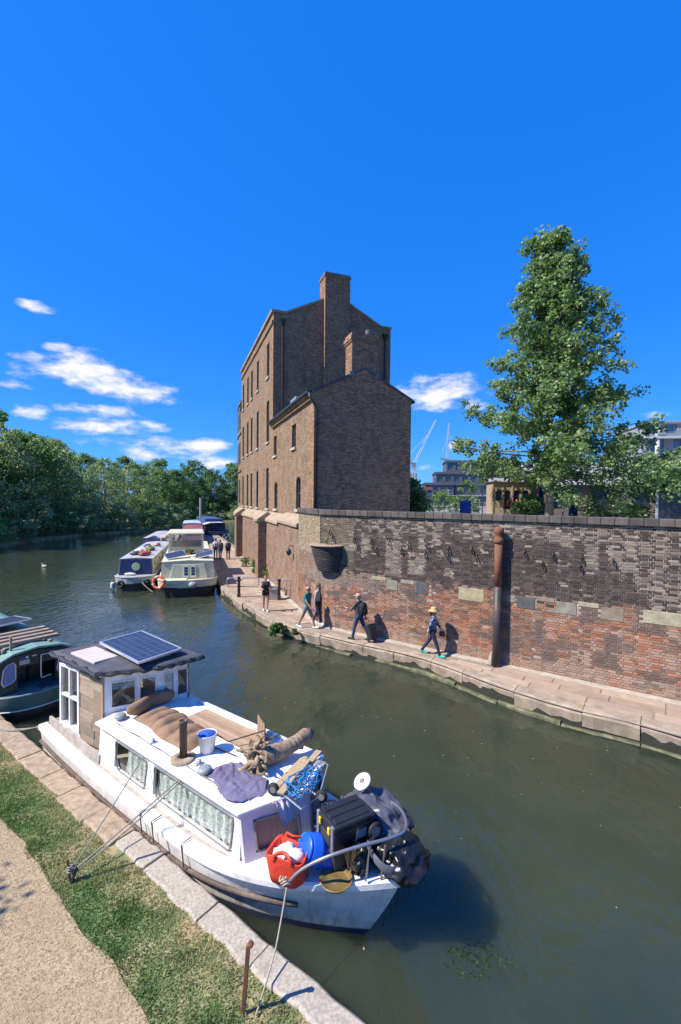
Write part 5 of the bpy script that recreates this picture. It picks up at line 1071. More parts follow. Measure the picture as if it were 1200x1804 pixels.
dh = MB(); dh.tube(smoothline([(.0, 0, .0), (.05, .10, .25), (.02, .22, .42), (-.05, .35, .40)], 5), .022, 8); tag(dh.build('corrugated_hose', 'rubber_black', smooth=True, loc=B(1.25, 1.35, FZ(1.2)), rz=BROT), 'black hose curling up beside the grey holdall', 'hose')
# spoked white wheel trim
ww = on('spoked_wheel', 'white spoked wheel trim standing among the foredeck clutter', 'wheel', 1.12, 1.74, FZ(1.0)+.70); ww.rotation_euler = (R(32), R(-12), BROT); M('trim_white', (.62, .62, .62), rough=.4)
c_ = MB(); c_.lathe([(.11, -.012), (.135, -.012), (.14, .0), (.135, .012), (.11, .012)], 26); c_.build('rim', 'trim_white', ww, True); c_ = MB(); c_.lathe([(.002, -.012), (.04, -.012), (.04, .014), (.002, .016)], 16); c_.build('hub', 'trim_grey', ww, True)
for k in range(8): a = k*math.pi/4; c_ = MB(); c_.bar((.035*math.cos(a), .035*math.sin(a), 0), (.118*math.cos(a), .118*math.sin(a), 0), .022, .016); c_.build('spoke', 'trim_white', ww)
c_ = MB(); c_.tube([(0, 0, -.01), (.02, -.02, -.42)], .014, 6); c_.build('axle_rod', 'galv', ww)
# mooring gear
M('rope', (.42, .36, .28), (.30, .25, .19), .9, scale=30, bmp=.5, bscale=120); M('rope_grey', (.30, .27, .23), (.21, .19, .16), .9, scale=30)
def rope(name, label, pts, r=.012, sag=0.0, mat='rope', group=None):
    a = [Vector(q) for q in pts]; full = []
    for q0, q1 in zip(a, a[1:]):
        for k in range(10): f = k/10; q = q0+(q1-q0)*f; q.z -= sag*4*f*(1-f); full.append(q)
    full.append(a[-1]); c_ = MB(); c_.tube(full, r, 6); return tag(c_.build(name, mat, smooth=True), label, 'rope', group)
stk = thing('mooring_stake', 'rusty iron mooring stake driven into the grass with ropes tied on', 'stake', B(4.19, -1.06, BANKZ), BROT)
c_ = MB(); c_.tube([(0, 0, -.1), (-.05, -.03, .30)], .018, 8); c_.build('stake_bar', 'rust', stk); c_ = MB(); c_.tube([(.03, -.05, -.1), (.04, .06, .16)], .022, 6); c_.build('second_bar', 'iron_dark', stk)
c_ = MB(); c_.tube([(.035*math.cos(a)-.02, .035*math.sin(a), .10+.006*a) for a in np.linspace(0, 20, 50)], .011, 5); c_.build('rope_coil', 'rope_grey', stk, True)
top_ = B(4.19, -1.05, BANKZ+.16)
rope('mooring_rope', 'single mooring rope from the stake to the roof beside the mattress', [top_, B(4.72, .50, roofz(.5)+.03)], .011, .02, 'rope_grey')
rope('mooring_rope', 'mooring rope of the pair running from the stake to the stove pipe', [top_+Vector((.02, 0, -.02)), B(3.55, .62, roofz(.6)+.03)], .011, .02, 'rope_grey', 'pair of ropes to the stove pipe'); rope('mooring_rope', 'mooring rope of the pair running from the stake to the stove pipe', [top_+Vector((.04, .0, -.05)), B(3.50, .58, roofz(.6)+.03)], .011, .05, 'rope_grey', 'pair of ropes to the stove pipe')
for (s, t) in ((4.72, .50), (3.52, .60)): c_ = MB(); c_.lathe([(.05, 0), (.05, .02), (.025, .03), (.03, .07), (.02, .075)], 10); tag(c_.build('roof_eye', 'galv', smooth=True, loc=B(s, t, roofz(t)-.002)), 'small steel roof eye holding the mooring rope ' + ('beside the mattress' if s > 4 else 'by the stove pipe'), 'eye bolt')
pst = thing('rusty_post', 'rusty bent metal post standing in the grass near the coping', 'post', B(.96, -.66, BANKZ)); c_ = MB(); c_.box((0, 0, .33), (.045, .035, .80), Matrix.Rotation(R(4), 3, 'Y')); c_.build('post_bar', 'rust', pst, bevel=.004); c_ = MB(); c_.ball((.05, 0, .745), (.035, .032, .035), 8, 6, .5, 2); c_.build('post_head', 'rust', pst)
rope('bow_rope', 'pale bow rope running from the bow rail down to the rusty post', [B(1.22, .24, 1.04), B(1.05, -.12, .62), B(.84, -.62, BANKZ+.02)], .010, .02)
for k in range(3):
    c_ = MB(); c_.tube([B(1.24+.05*math.cos(a)+.03*k, .26+.06*math.sin(a), 1.04+.012*k+.03*math.sin(a*2)) for a in np.linspace(0, 6.283, 16)], .011, 5); tag(c_.build('rope_hitch', 'rope', smooth=True), 'turn of the pale rope hitched round the bow rail foot', 'rope', 'rope turns at the bow rail')
rope('stern_rope', 'slack stern rope from the stern cleat to the bank coping', [B(8.6, .38, .82), B(9.3, .1, .5), B(9.9, -.3, .45)], .013, .03, 'rope_grey'); rope('stern_rope', 'taut lower stern rope between cruiser transom and bank coping', [B(8.8, .5, .6), B(9.6, -.05, .46), B(9.9, -.35, .44)], .012, .02, 'rope')
# ---------------------------------------------------------------- green narrowboat behind it
M('boat_green', (.10, .19, .155), (.075, .15, .12), .35, scale=3, stain=(.2, .22, .2), stain_amt=.3); M('boat_green_dark', (.012, .035, .032), (.009, .026, .024), .35, scale=3); M('roof_green', (.18, .30, .27), (.13, .23, .20), .5, scale=3)
M('hull_black', (.018, .018, .018), (.03, .027, .022), .6, scale=5, bmp=.3); M('curtain_blue', (.26, .26, .42), (.20, .20, .34), .9, scale=6, mapscale=(12, 12, 1))
gbR = thing('green_narrowboat', 'dark green narrowboat with open stern cockpit moored beyond the cruiser', 'boat', B(15, .97, 0), BROT)
def gp_(s, t, z): return Vector((15-s, t-1.3, z))
E0, E1 = 10.75, 24.0; hw = 1.03
def outline(z_out, e0): return [gp_(e0+.55*(1-math.sqrt(max(0, 1-(t/hw)**2)))*1.2, 1.3+t*z_out, 0) for t in np.linspace(-hw, hw, 15)]
def gring(scale, e, z, zend=None):
    pts = outline(scale, e); pts = [Vector((q.x, q.y, z)) for q in pts]
    return pts+[gp_(E1-1.5, 1.3+hw*scale, z), gp_(E1, 1.3, z), gp_(E1-1.5, 1.3-hw*scale, z)]
h_ = MB(); h_.loft([gring(.97, E0+.16, -.4), gring(.98, E0+.12, .12), gring(1.0, E0+.05, .33)]); h_.build('hull_lower', 'hull_black', gbR, True)
h_ = MB(); h_.loft([gring(1.0, E0+.05, .331), gring(1.03, E0, .72)]); h_.build('hull_upper', 'boat_green', gbR)
h_ = MB(); h_.tube(gring(1.035, E0-.01, .72)[:15], .03, 6); h_.build('gunwale', 'roof_green', gbR, True)
h_ = MB(); h_.tube(gring(1.0, E0+.03, .33)[:15], .018, 6); h_.build('rub_rail', 'white_paint', gbR, True)
dk_ = MB(); dk_.add([Vector((q.x, q.y, .724)) for q in gring(.98, E0+.06, 0)], [tuple(range(18))]); dk_.build('cockpit_deck', 'trim_grey', gbR)
mt_ = MB(); mt_.bb(gp_(11.25, 1.3, .73), gp_(10.95, 1.75, .75)); mt_.build('deck_mat', 'felt', gbR)
# cabin with swept sides; bulkhead recessed between two side screens
c0 = 11.15; cabt = 1.72
prof = [(-.93, .72), (-.80, 1.60), (-.55, 1.72), (0, 1.79), (.55, 1.72), (.80, 1.60), (.93, .72)]
cb_ = MB(); cb_.loft([[gp_(x, 1.3+t, z) for t, z in prof] for x in (c0+.75, 22.0)]); cb_.build('cabin', 'boat_green', gbR)
rf_ = MB(); rp_ = [(-.84, 1.60), (-.57, 1.725), (0, 1.795), (.57, 1.725), (.84, 1.60)]; rf_.loft([[gp_(x, 1.3+t, z+.03) for t, z in rp_]+[gp_(x, 1.3+t, z-.03) for t, z in reversed(rp_)] for x in (c0, 22.1)]); rf_.build('roof', 'roof_green', gbR, bevel=.01)
for sd in (-1, 1):
    s_ = MB(); s_.hexa([gp_(c0+.1, 1.3+sd*.93, .72), gp_(c0+.8, 1.3+sd*.93, .72), gp_(c0+.8, 1.3+sd*.89, .72), gp_(c0+.1, 1.3+sd*.89, .72)], [gp_(c0, 1.3+sd*.80, 1.60), gp_(c0+.8, 1.3+sd*.80, 1.60), gp_(c0+.8, 1.3+sd*.76, 1.60), gp_(c0, 1.3+sd*.76, 1.60)]); so_ = s_.build('side_screen', 'boat_green_dark', gbR)
# stern-facing screens with rounded window each side of the doorway
def screen(t0, t1, wt0, wt1):
    s_ = MB(); zz = lambda t: 1.60+.13*max(0, 1-(abs(t-1.3)/.8)**2)
    w_ = [(t0, .72), (t1, .72), (t1, zz(t1)), (t0, zz(t0))]
    s_.add([gp_(c0+.02, a, b) for a, b in w_]+[gp_(c0+.06, a, b) for a, b in w_], [(0, 1, 2, 3), (7, 6, 5, 4), (0, 4, 5, 1), (1, 5, 6, 2), (2, 6, 7, 3), (3, 7, 4, 0)]); o = s_.build('stern_screen', 'boat_green_dark', gbR)
    pts = [(wt0+.05, .96), (wt1-.06, 1.02), (wt1, 1.10), (wt1, 1.46), (wt1-.06, 1.53), (wt0+.14, 1.49), (wt0+.05, 1.40), (wt0, 1.06)]
    g_ = MB(); g_.add([gp_(c0+.012, a, b) for a, b in pts], [tuple(range(8))]); g_.build('screen_window', 'curtain_blue', o); f_ = MB(); q_ = [gp_(c0+.008, a, b) for a, b in pts]; f_.tube(q_+[q_[0]], .016, 6); f_.build('window_frame', 'alu', o)
screen(.42, .82, .47, .78); screen(1.72, 2.18, 1.76, 2.1)
bh = MB(); bh.add([gp_(c0+.7, .5, .72), gp_(c0+.7, 2.1, .72), gp_(c0+.7, 2.1, 1.6), gp_(c0+.7, 1.3, 1.78), gp_(c0+.7, .5, 1.6)], [(0, 1, 2, 3, 4)]); bho = bh.build('bulkhead', 'boat_green_dark', gbR)
for t in (1.05, 1.45): d_ = MB(); d_.bb(gp_(c0+.64, t-.18, .76), gp_(c0+.695, t+.18, 1.5)); dd_ = d_.build('cabin_door', 'boat_green_dark', gbR, bevel=.01); c_ = MB(); c_.ball(gp_(c0+.62, t+(.14 if t < 1.2 else -.14), 1.1), .025, 8, 6); c_.build('knob', 'brass', dd_)
hd = MB(); hd.add([gp_(c0+.02, .82, 1.36), gp_(c0+.02, 1.72, 1.36), gp_(c0+.02, 1.72, 1.67), gp_(c0+.02, 1.3, 1.73), gp_(c0+.02, .82, 1.67)], [(0, 1, 2, 3, 4)]); hd.build('header_panel', 'boat_green_dark', gbR)
# licence discs and number plate
def plate(t0, t1, z0, z1, mat, nm): p_ = MB(); p_.quad(gp_(c0+.012, t0, z0), gp_(c0+.012, t1, z0), gp_(c0+.012, t1, z1), gp_(c0+.012, t0, z1)); return p_.build(nm, mat, gbR)
M('sticker_white', (.7, .7, .66), rough=.6); M('sticker_blue', (.05, .12, .42), rough=.6); M('sticker_red', (.55, .04, .03), rough=.6); M('ink', (.02, .03, .05), rough=.6)
plate(.86, .92, 1.55, 1.61, 'sticker_red', 'sticker'); plate(.93, 1.00, 1.555, 1.615, 'sticker_blue', 'sticker'); plate(1.01, 1.08, 1.56, 1.62, 'sticker_white', 'sticker'); plate(1.16, 1.26, 1.58, 1.61, 'sticker_white', 'sticker'); pl_ = plate(.87, 1.10, 1.42, 1.53, 'sticker_white', 'number_plate')
fc_ = bpy.data.curves.new('plate_text', 'FONT'); fc_.body = 'HLYS48'; fc_.size = .058; fc_.align_x = 'CENTER'; fc_.align_y = 'CENTER'; to = bpy.data.objects.new('plate_text', fc_); col.objects.link(to); dg = bpy.context.evaluated_depsgraph_get(); tm = bpy.data.meshes.new_from_object(to.evaluated_get(dg)); bpy.data.objects.remove(to)
tt_ = bpy.data.objects.new('plate_lettering', tm); col.objects.link(tt_); tm.materials.clear(); tm.materials.append(MAT['ink']); tt_.parent = pl_
tt_.matrix_local = Matrix.Translation(gp_(c0+.006, .985, 1.475)) @ Matrix(((0, 0, 1, 0), (1, 0, 0, 0), (0, 1, 0, 0), (0, 0, 0, 1)))
hr = MB(); hr.tube(smoothline([gp_(c0-.02, 1.95, 1.52), gp_(c0-.02, 1.42, 1.58), gp_(c0-.02, 1.36, 1.5), gp_(c0-.02, 1.36, 1.0), gp_(c0-.02, 1.42, .96), gp_(c0-.02, 1.6, .98)], 4), .018, 8); hr.build('hand_rail', 'alu', gbR, True)
# planks and panel on its roof
for k in range(4):
    b_ = MB(); b_.box((0, 0, 0), (.16, 1.9, .09)); tag(b_.build('roof_timber', 'oldwood', loc=B(11.75+k*.36, .72+.02*k, 1.87+.0), rz=BROT, bevel=.008), 'weathered timber laid across the green narrowboat roof', 'timber', 'timbers on the green narrowboat')
solar('grey blue solar panel behind the timbers on the green narrowboat', B(13.9, .82, 1.98), BROT, 1.4, 1.4, R(3), R(-6))
ps_ = MB(); ps_.box((0, 0, .18), (.05, .05, .40)); tag(ps_.build('wooden_stake', 'oldwood', loc=B(11.5, .45, 1.74), rz=BROT), 'upright wooden stake on the green narrowboat roof beside the timbers', 'stake')
for k, t in enumerate((.29, 1.39)): b_ = MB(); b_.box((0, 0, .04), (1.5, .06, .08)); tag(b_.build('roof_bearer', 'oldwood', loc=B(12.25, t, 1.745 if t > 1.2 else 1.735), rz=BROT), 'bearer under the timbers on the green narrowboat roof', 'timber', 'bearers on the green narrowboat')
rope('green_boat_rope', 'pale rope from the green narrowboat cockpit down to the bank', [B(10.78, 1.07, .78), B(10.9, .4, .55), B(11.4, -.3, .46)], .014, .03, 'rope')
# ---------------------------------------------------------------- boats along the towpath
M('cream', (.62, .60, .42), (.54, .52, .36), .45, scale=3, stain=(.40, .36, .24), stain_amt=.4); M('cream_dark', (.47, .47, .32), (.40, .40, .27), .5, scale=3)
M('navy', (.022, .035, .10), (.016, .026, .075), .4, scale=3); M('grey_roof', (.42, .42, .43), (.33, .33, .34), .6, scale=3, stain=(.2, .19, .18), stain_amt=.5); M('grey_hull', (.40, .40, .40), (.30, .29, .28), .55, scale=3, stain=(.16, .14, .12), stain_amt=.6)
M('boat_red', (.30, .07, .05), (.24, .055, .04), .5, scale=4); M('boat_buff', (.42, .35, .27), (.33, .27, .2), .6, scale=4); M('tent_blue', (.035, .05, .11), rough=.8, scale=4); M('lifebuoy', (.72, .13, .05), rough=.5); M('tyre', (.02, .02, .022), rough=.8); M('emblem', (.45, .50, .28), (.34, .40, .2), .5, scale=20); M('leafgreen', (.10, .20, .04), (.05, .12, .02), .7, scale=8)
M('fender_white', (.7, .7, .68), rough=.5); M('canopy_pale', (.45, .47, .50), rough=.6); M('boat_blue', (.05, .09, .20), (.04, .07, .16), .5, scale=3)
AX = math.atan2(-.33, .944)        # boats lie along the towpath
def nb_rot(dx, dy): return math.atan2(dy, dx)-math.pi/2
def narrow(name, label, loc, rz, Ln, W, gz, cz, hullm, bandm, cabm, roofm, front_y=1.2, nwin=3, blunt=.5, group=None, door=True, tumble=.10):
    """end-on boat; local y runs away from us, origin at the near end on the water line"""
    t_ = thing(name, label, 'boat', loc, rz, group)
    def ring(z, k, n=11):
        w_ = W/2*k; pts = [Vector((w_*math.sin(a), blunt*(1-math.cos(a))*1.0+(1-k)*.4, z)) for a in np.linspace(-math.pi/2, math.pi/2, n)]
        return pts+[Vector((w_, Ln-1.2, z)), Vector((0, Ln, z)), Vector((-w_, Ln-1.2, z))]
    h = MB(); h.loft([ring(-.4, .86), ring(.0, .92), ring(gz*.55, .99)]); h.build('hull', hullm, t_)
    h = MB(); h.loft([ring(gz*.55+.001, 1.0), ring(gz, 1.02)]); h.build('hull_band', bandm, t_)
    h = MB(); q = ring(gz*.55, 1.02); h.tube(q[:11], .035, 6); h.build('rub_rail', hullm, t_)
    h = MB(); q = ring(gz+.01, 1.03); h.tube(q[:12], .03, 6); h.build('gunwale', bandm, t_)
    wb, wt = W/2-.12, W/2-.12-tumble
    c = MB(); c.loft([[Vector((-wb, y, gz-.01)), Vector((wb, y, gz-.01)), Vector((wt, y+(0.12 if y < Ln/2 else 0), cz)), Vector((0, y+(0.13 if y < Ln/2 else 0), cz+.06)), Vector((-wt, y+(.12 if y < Ln/2 else 0), cz))] for y in (front_y, Ln-1.6)]); c.build('cabin', cabm, t_)
    r = MB(); r.loft([[Vector((-wt-.05, y, cz)), Vector((-wt-.05, y, cz+.03)), Vector((0, y, cz+.10)), Vector((wt+.05, y, cz+.03)), Vector((wt+.05, y, cz)), Vector((0, y, cz+.062))] for y in (front_y-.05+.12, Ln-1.5)]); r.build('roof', roofm, t_)
    for sd in (-1, 1):
        for k in range(nwin):
            y = front_y+1.0+k*(Ln-4.0)/max(nwin, 1); f = .35; x0 = wb+(wt-wb)*f; zc_ = gz+(cz-gz)*.58
            w_ = MB(); ww, wh = .8, (cz-gz)*.42; pts = [(y-ww/2, zc_-wh/2), (y+ww/2, zc_-wh/2), (y+ww/2, zc_+wh/2), (y-ww/2, zc_+wh/2)]
            xx = lambda z: sd*(wb+(wt-wb)*(z-gz)/(cz-gz)+.012); w_.add([Vector((xx(z), a, z)) for a, z in pts], [(0, 1, 2, 3)]); wo_ = w_.build('window', 'dark_glass', t_)
            fr = MB(); q = [Vector((xx(z)*1.004, a, z)) for a, z in pts]; fr.tube(q+[q[0]], .02, 5); fr.build('window_frame', 'alu', wo_)
    return t_, wb, wt
# cream barge
P0 = P(331, 1052, 0); RZ1 = nb_rot(-.31, .95)
cbt, wb, wt = narrow('cream_barge', 'cream coloured wide barge with glazed wheelhouse and cluttered roof', P0, RZ1, 15.5, 3.35, .98, 1.98, 'hull_black', 'cream', 'cream', 'cream', .75, 3, .8)
f_ = MB(); f_.hexa([(-1.05, .58, .99), (1.15, .58, .99), (1.15, .74, .99), (-1.05, .74, .99)], [(-.85, .76, 1.84), (.95, .76, 1.84), (.95, .90, 1.84), (-.85, .90, 1.84)]); f_.build('front_panel', 'cream_dark', cbt, bevel=.02)
for x in (-.10, .30):
    d_ = MB(); d_.hexa([(x-.19, .555, 1.06), (x+.17, .555, 1.06), (x+.17, .60, 1.06), (x-.19, .60, 1.06)], [(x-.19, .71, 1.78), (x+.17, .71, 1.78), (x+.17, .76, 1.78), (x-.19, .76, 1.78)]); do_ = d_.build('door', 'cream', cbt); 
    g_ = MB(); yy = lambda z: .55+(z-1.06)*.216-.004; g_.quad((x-.11, yy(1.2), 1.2), (x+.09, yy(1.2), 1.2), (x+.09, yy(1.68), 1.68), (x-.11, yy(1.68), 1.68)); go_ = g_.build('door_window', 'dark_glass', do_)
    for zz in (1.36, 1.52): 
        b_ = MB(); b_.bar((x-.11, yy(zz)-.006, zz), (x+.09, yy(zz)-.006, zz), .012, .02); b_.build('glazing_bar', 'cream', do_)
fdk = MB(); fdk.add([(-1.45, .55, .995), (1.45, .55, .995), (1.55, .78, .995), (-1.55, .78, .995)], [(0, 1, 2, 3)]); fdk.build('fore_deck', 'cream', cbt)
hb_ = MB(); hb_.hexa([(-1.45, .06, .80), (-.05, -.02, .80), (-.05, .5, .995), (-1.45, .55, .995)], [(-1.45, .05, 1.02), (-.05, -.03, 1.02), (-.05, .5, 1.06), (-1.45, .55, 1.06)]); hb_.build('locker_lid', 'cream', cbt, bevel=.01)
# wheelhouse
wy0, wy1 = 4.4, 7.4
for (x, y) in ((-1.25, wy0), (.95, wy0), (-1.25, wy1), (.95, wy1)): q = MB(); q.bar((x, y, 2.0), (x*.94, y+.15, 3.42), .12, .12); q.build('wheelhouse_post', 'cream', cbt)
q = MB(); q.hexa([(-1.38, wy0-.05, 3.40), (1.08, wy0-.05, 3.40), (1.08, wy1+.3, 3.40), (-1.38, wy1+.3, 3.40)], [(-1.28, wy0+.02, 3.53), (.98, wy0+.02, 3.53), (.98, wy1+.2, 3.53), (-1.28, wy1+.2, 3.53)]); q.build('wheelhouse_roof', 'cream', cbt, bevel=.04)
for (x0, x1) in ((-1.18, -.30), (-.16, .88)):
    g_ = MB(); g_.quad((x0, wy0+.03, 2.55), (x1, wy0+.03, 2.55), (x1*.98, wy0+.12, 3.38), (x0*.98, wy0+.12, 3.38)); g_.build('windscreen', 'pane', cbt)
q = MB(); q.bb((-1.25, wy0, 2.03), (.98, wy0+.06, 2.53)); q.build('dash_panel', 'cream_dark', cbt); q = MB(); q.bb((-1.2, wy1, 2.03), (.95, wy1+.06, 2.7)); q.build('rear_panel', 'oldwood', cbt)
for (x, y) in ((-1.2, 0), (.93, 0)): g_ = MB(); g_.quad((x, wy0+.12, 2.1), (x, wy1-.05, 2.1), (x, wy1-.05, 3.35), (x, wy0+.15, 3.35)); g_.build('side_window', 'pane', cbt)
def onb(root_loc, rz, x, y, z): c, s_ = math.cos(rz), math.sin(rz); return Vector((root_loc[0]+c*x-s_*y, root_loc[1]+s_*x+c*y, z))
solar('grey solar panel tilted toward the wheelhouse on the cream barge roof', onb(P0, RZ1, -.75, 2.0, 2.28), RZ1+R(20), 1.25, .75, R(20), R(-8)); solar('grey solar panel leaning outward on the cream barge roof', onb(P0, RZ1, .98, 2.1, 2.26), RZ1-R(10), 1.15, .8, R(16), R(-14))
def small(kind, label, cat, base, mat, *a, **k): pass
lump2 = lambda name, mat, label, cat, loc, rad, seed, jit=.45: (lambda o: tag(o, label, cat))(_lump(name, mat, loc, rad, seed, jit))
def _lump(name, mat, loc, rad, seed, jit):
    c_ = MB(); c_.ball((0, 0, rad[2]*.8), rad, 18, 12, jit, seed); o = c_.build(name, mat, smooth=True, loc=loc); return o
lump2('tarpaulin', 'navy', 'dark blue folded tarpaulin between the solar panels on the cream barge', 'tarpaulin', onb(P0, RZ1, .75, 2.9, 2.04), (.55, .35, .16), 2); lump2('white_bundle', 'rag_white', 'white bundle on the cream barge roof beside the potted plant', 'bundle', onb(P0, RZ1, -.45, 3.2, 2.05), (.3, .25, .13), 5); lump2('red_bundle', 'boat_red', 'red brown bundle on the cream barge roof by the windscreen', 'bundle', onb(P0, RZ1, -.2, 3.8, 2.05), (.2, .2, .2), 8)
lb = thing('lifebuoy', 'orange red lifebuoy hung on the corner of the cream barge', 'lifebuoy', onb(P0, RZ1, -1.62, .15, .92), RZ1+R(-35)); lb.rotation_euler = (R(78), 0, RZ1+R(-25)); c_ = MB(); pts = [(.33*math.cos(a), .33*math.sin(a), 0) for a in np.linspace(0, 6.283, 25)]; c_.tube(pts, .085, 8); c_.build('ring', 'lifebuoy', lb, True)
for k in range(4): a = k*1.5708+.4; c_ = MB(); c_.tube([(.33*math.cos(a+d_), .33*math.sin(a+d_), 0) for d_ in (-.12, 0, .12)], .09, 8); c_.build('band', 'fender_white', lb, True)
fd_ = MB(); fd_.ball((0, 0, .18), (.26, .22, .2), 12, 8); tag(fd_.build('round_fender', 'vent_grey', smooth=True, loc=onb(P0, RZ1, .28, -.12, .55)), 'grey round fender hanging on the cream barge bow', 'fender')
for k, (x, y, mt_, nm, rd_) in enumerate([(-.9, 3.3, 'boat_buff', 'buff', (.25, .3, .18)), (.1, 3.3, 'sticker_red', 'scarlet', (.12, .12, .14)), (.3, 2.7, 'sticker_white', 'white folded', (.3, .2, .08)), (-1.0, 8.6, 'tarp_grey', 'grey', (.4, .6, .22)), (.4, 9.6, 'oldwood', 'brown', (.5, .6, .2)), (-.4, 11.2, 'navy', 'navy', (.5, .6, .22))]): lump2('roof_bundle', mt_, nm+' bundle of gear among the clutter on the cream barge roof', 'bundle', onb(P0, RZ1, x, y, 2.05), rd_, k+50)
pt_ = thing('potted_plant', 'bushy green potted plant on the cream barge roof', 'plant', onb(P0, RZ1, .15, 3.0, 2.06)); c_ = MB(); c_.lathe([(.10, 0), (.14, .2), (.15, .2), (.13, .18), (.01, .17)], 14); c_.build('pot', 'rust', pt_, True); c_ = MB()
for k in range(60): a = k*2.4; r_ = .05+.004*k; c_.add([(r_*math.cos(a)*.4, r_*math.sin(a)*.4, .2), (r_*math.cos(a+.25), r_*math.sin(a+.25), .32+.02*(k % 7)), (1.5*r_*math.cos(a), 1.5*r_*math.sin(a), .30+.03*(k % 7)), (r_*math.cos(a-.25), r_*math.sin(a-.25), .32+.02*(k % 7))], [(0, 1, 2, 3)])
tag(c_.build('foliage', 'leafgreen', pt_), kind='stuff')
# grey boat with blue front
P1 = P(234, 1042, 0); RZ2 = nb_rot(-.26, .965)
gbt, wb, wt = narrow('grey_narrowboat', 'grey roofed narrowboat with dark blue front and round pale emblem', P1, RZ2, 14.5, 2.35, .86, 1.86, 'hull_black', 'grey_hull', 'boat_buff', 'grey_roof', 1.15, 4, 1.0)
f_ = MB(); f_.hexa([(-1.0, 1.10, .87), (1.0, 1.10, .87), (1.0, 1.146, .87), (-1.0, 1.146, .87)], [(-.92, 1.21, 1.83), (.92, 1.21, 1.83), (.92, 1.262, 1.83), (-.92, 1.262, 1.83)]); f_.build('front_panel', 'navy', gbt)
em = MB(); em.lathe([(.005, .02), (.24, .02), (.25, .0), (.005, .0)], 24, (.0, 1.135, 1.38), rot=Matrix.Rotation(R(84), 3, 'X')); emo = em.build('emblem_disc', 'emblem', gbt)
for k in range(8): a = k*math.pi/4; em = MB(); em.box((.13*math.cos(a), 1.112-.0*math.sin(a)+.13*math.sin(a)*.10, 1.38+.13*math.sin(a)), (.11, .012, .03), Matrix.Rotation(-a, 3, 'Y')); em.build('emblem_ray', 'cream_dark', emo)
for k, x in enumerate((-.72, .78)): tv = thing('tyre_fender', 'black tyre fender hung on the bow of the grey narrowboat, ' + ['canal side', 'barge side'][k], 'tyre', onb(P1, RZ2, x, .18+.1*k, .45)); tv.rotation_euler = (R(80), 0, RZ2+(R(-30) if x < 0 else R(30))); c_ = MB(); c_.tube([(.19*math.cos(a), .19*math.sin(a), 0) for a in np.linspace(0, 6.283, 21)], .075, 8); c_.build('tread', 'tyre', tv, True)
c_ = MB(); c_.tube(smoothline([(0, 0, .0), (0, 0, .12), (0, 0, .34), (0, 0, .42)], 3), [.05, .11, .14, .14, .14, .14, .14, .13, .10, .04], 10); tag(c_.build('white_fender', 'fender_white', smooth=True, loc=onb(P1, RZ2, -1.32, .9, .05)), 'white sausage fender floating beside the grey narrowboat', 'fender')
rope('bow_line', 'pale bow line hanging from the grey narrowboat to the water', [onb(P1, RZ2, .15, .35, .95), onb(P1, RZ2, .75, -.2, .35), onb(P1, RZ2, 1.25, -.55, .02)], .022, .02)
for k, (x, y, mt_, nm) in enumerate([(.25, 2.4, 'boat_red', 'red'), (.35, 3.1, 'lifebuoy', 'orange'), (-.3, 4.5, 'rag_white', 'white'), (.3, 5.6, 'leafgreen', 'green'), (-.35, 2.9, 'tarp_grey', 'dark grey'), (.1, 6.6, 'oldwood', 'brown'), (-.2, 7.8, 'navy', 'navy'), (.35, 8.8, 'boat_buff', 'buff')]): lump2('roof_bundle', mt_, nm+' bundle of gear lying on the grey narrowboat roof', 'bundle', onb(P1, RZ2, x, y, 1.93), (.28, .35, .15), k+3)
lump2('deck_bundle', 'rag_white', 'pale rope heap on the fore deck of the grey narrowboat', 'rope heap', onb(P1, RZ2, -.3, .95, .88), (.35, .14, .08), 12)
# boats behind
tb_, _, _ = narrow('tented_narrowboat', 'narrowboat with dark blue tent canopy behind the grey narrowboat', P(262, 985, 0), nb_rot(-.25, .97), 14, 2.2, .8, 1.75, 'hull_black', 'navy', 'navy', 'grey_roof', 2.6, 3, 1.2)
t_ = MB(); t_.loft([[Vector((-.95, y, .85)), Vector((-.7, y+.3 if y < 1.5 else y, 1.7)), Vector((0, y+.35 if y < 1.5 else y, 2.0)), Vector((.7, y+.3 if y < 1.5 else y, 1.7)), Vector((.95, y, .85))] for y in (.9, 3.4)]); t_.build('tent_canopy', 'tent_blue', tb_)
P3 = P(292, 985, 0); RZ3 = nb_rot(-.3, .95)
mb_, _, _ = narrow('timber_boat', 'low work boat loaded with timber and boxes between the moored boats', P3, RZ3, 12, 2.1, .9, 1.5, 'hull_black', 'oldwood', 'oldwood', 'oldwood', 1.5, 2, 1.0)
rsb = random.Random(9)
for k in range(7): b_ = MB(); b_.box((0, 0, .14), (rsb.uniform(.3, .7), rsb.uniform(.5, 1.2), .28)); tag(b_.build('deck_box', ['oldwood', 'boat_buff', 'rag_white', 'deckwood1'][k % 4], loc=onb(P3, RZ3, rsb.uniform(-.5, .5), 2.2+k*1.05, 1.585), rz=RZ3+rsb.uniform(-.3, .3), bevel=.02), ['old wooden', 'buff', 'pale', 'warm brown'][k % 4]+' box in the row stacked on the timber work boat', 'box', 'boxes on the work boat')
P4 = P(340, 968, 0); rbt, _, _ = narrow('red_narrowboat', 'red roofed narrowboat with buff sides moored behind the cream barge', P4, nb_rot(-.30, .95), 17, 2.7, .9, 1.95, 'hull_black', 'boat_red', 'boat_buff', 'boat_red', 1.2, 5, 1.0)
P5 = P(338, 950, 0); wbt, _, _ = narrow('grey_cruiser', 'grey windowed cruiser moored behind the red narrowboat', P5, nb_rot(-.30, .95), 12, 2.9, .95, 2.15, 'hull_black', 'grey_hull', 'grey_hull', 'canopy_pale', 1.2, 4, 1.0)
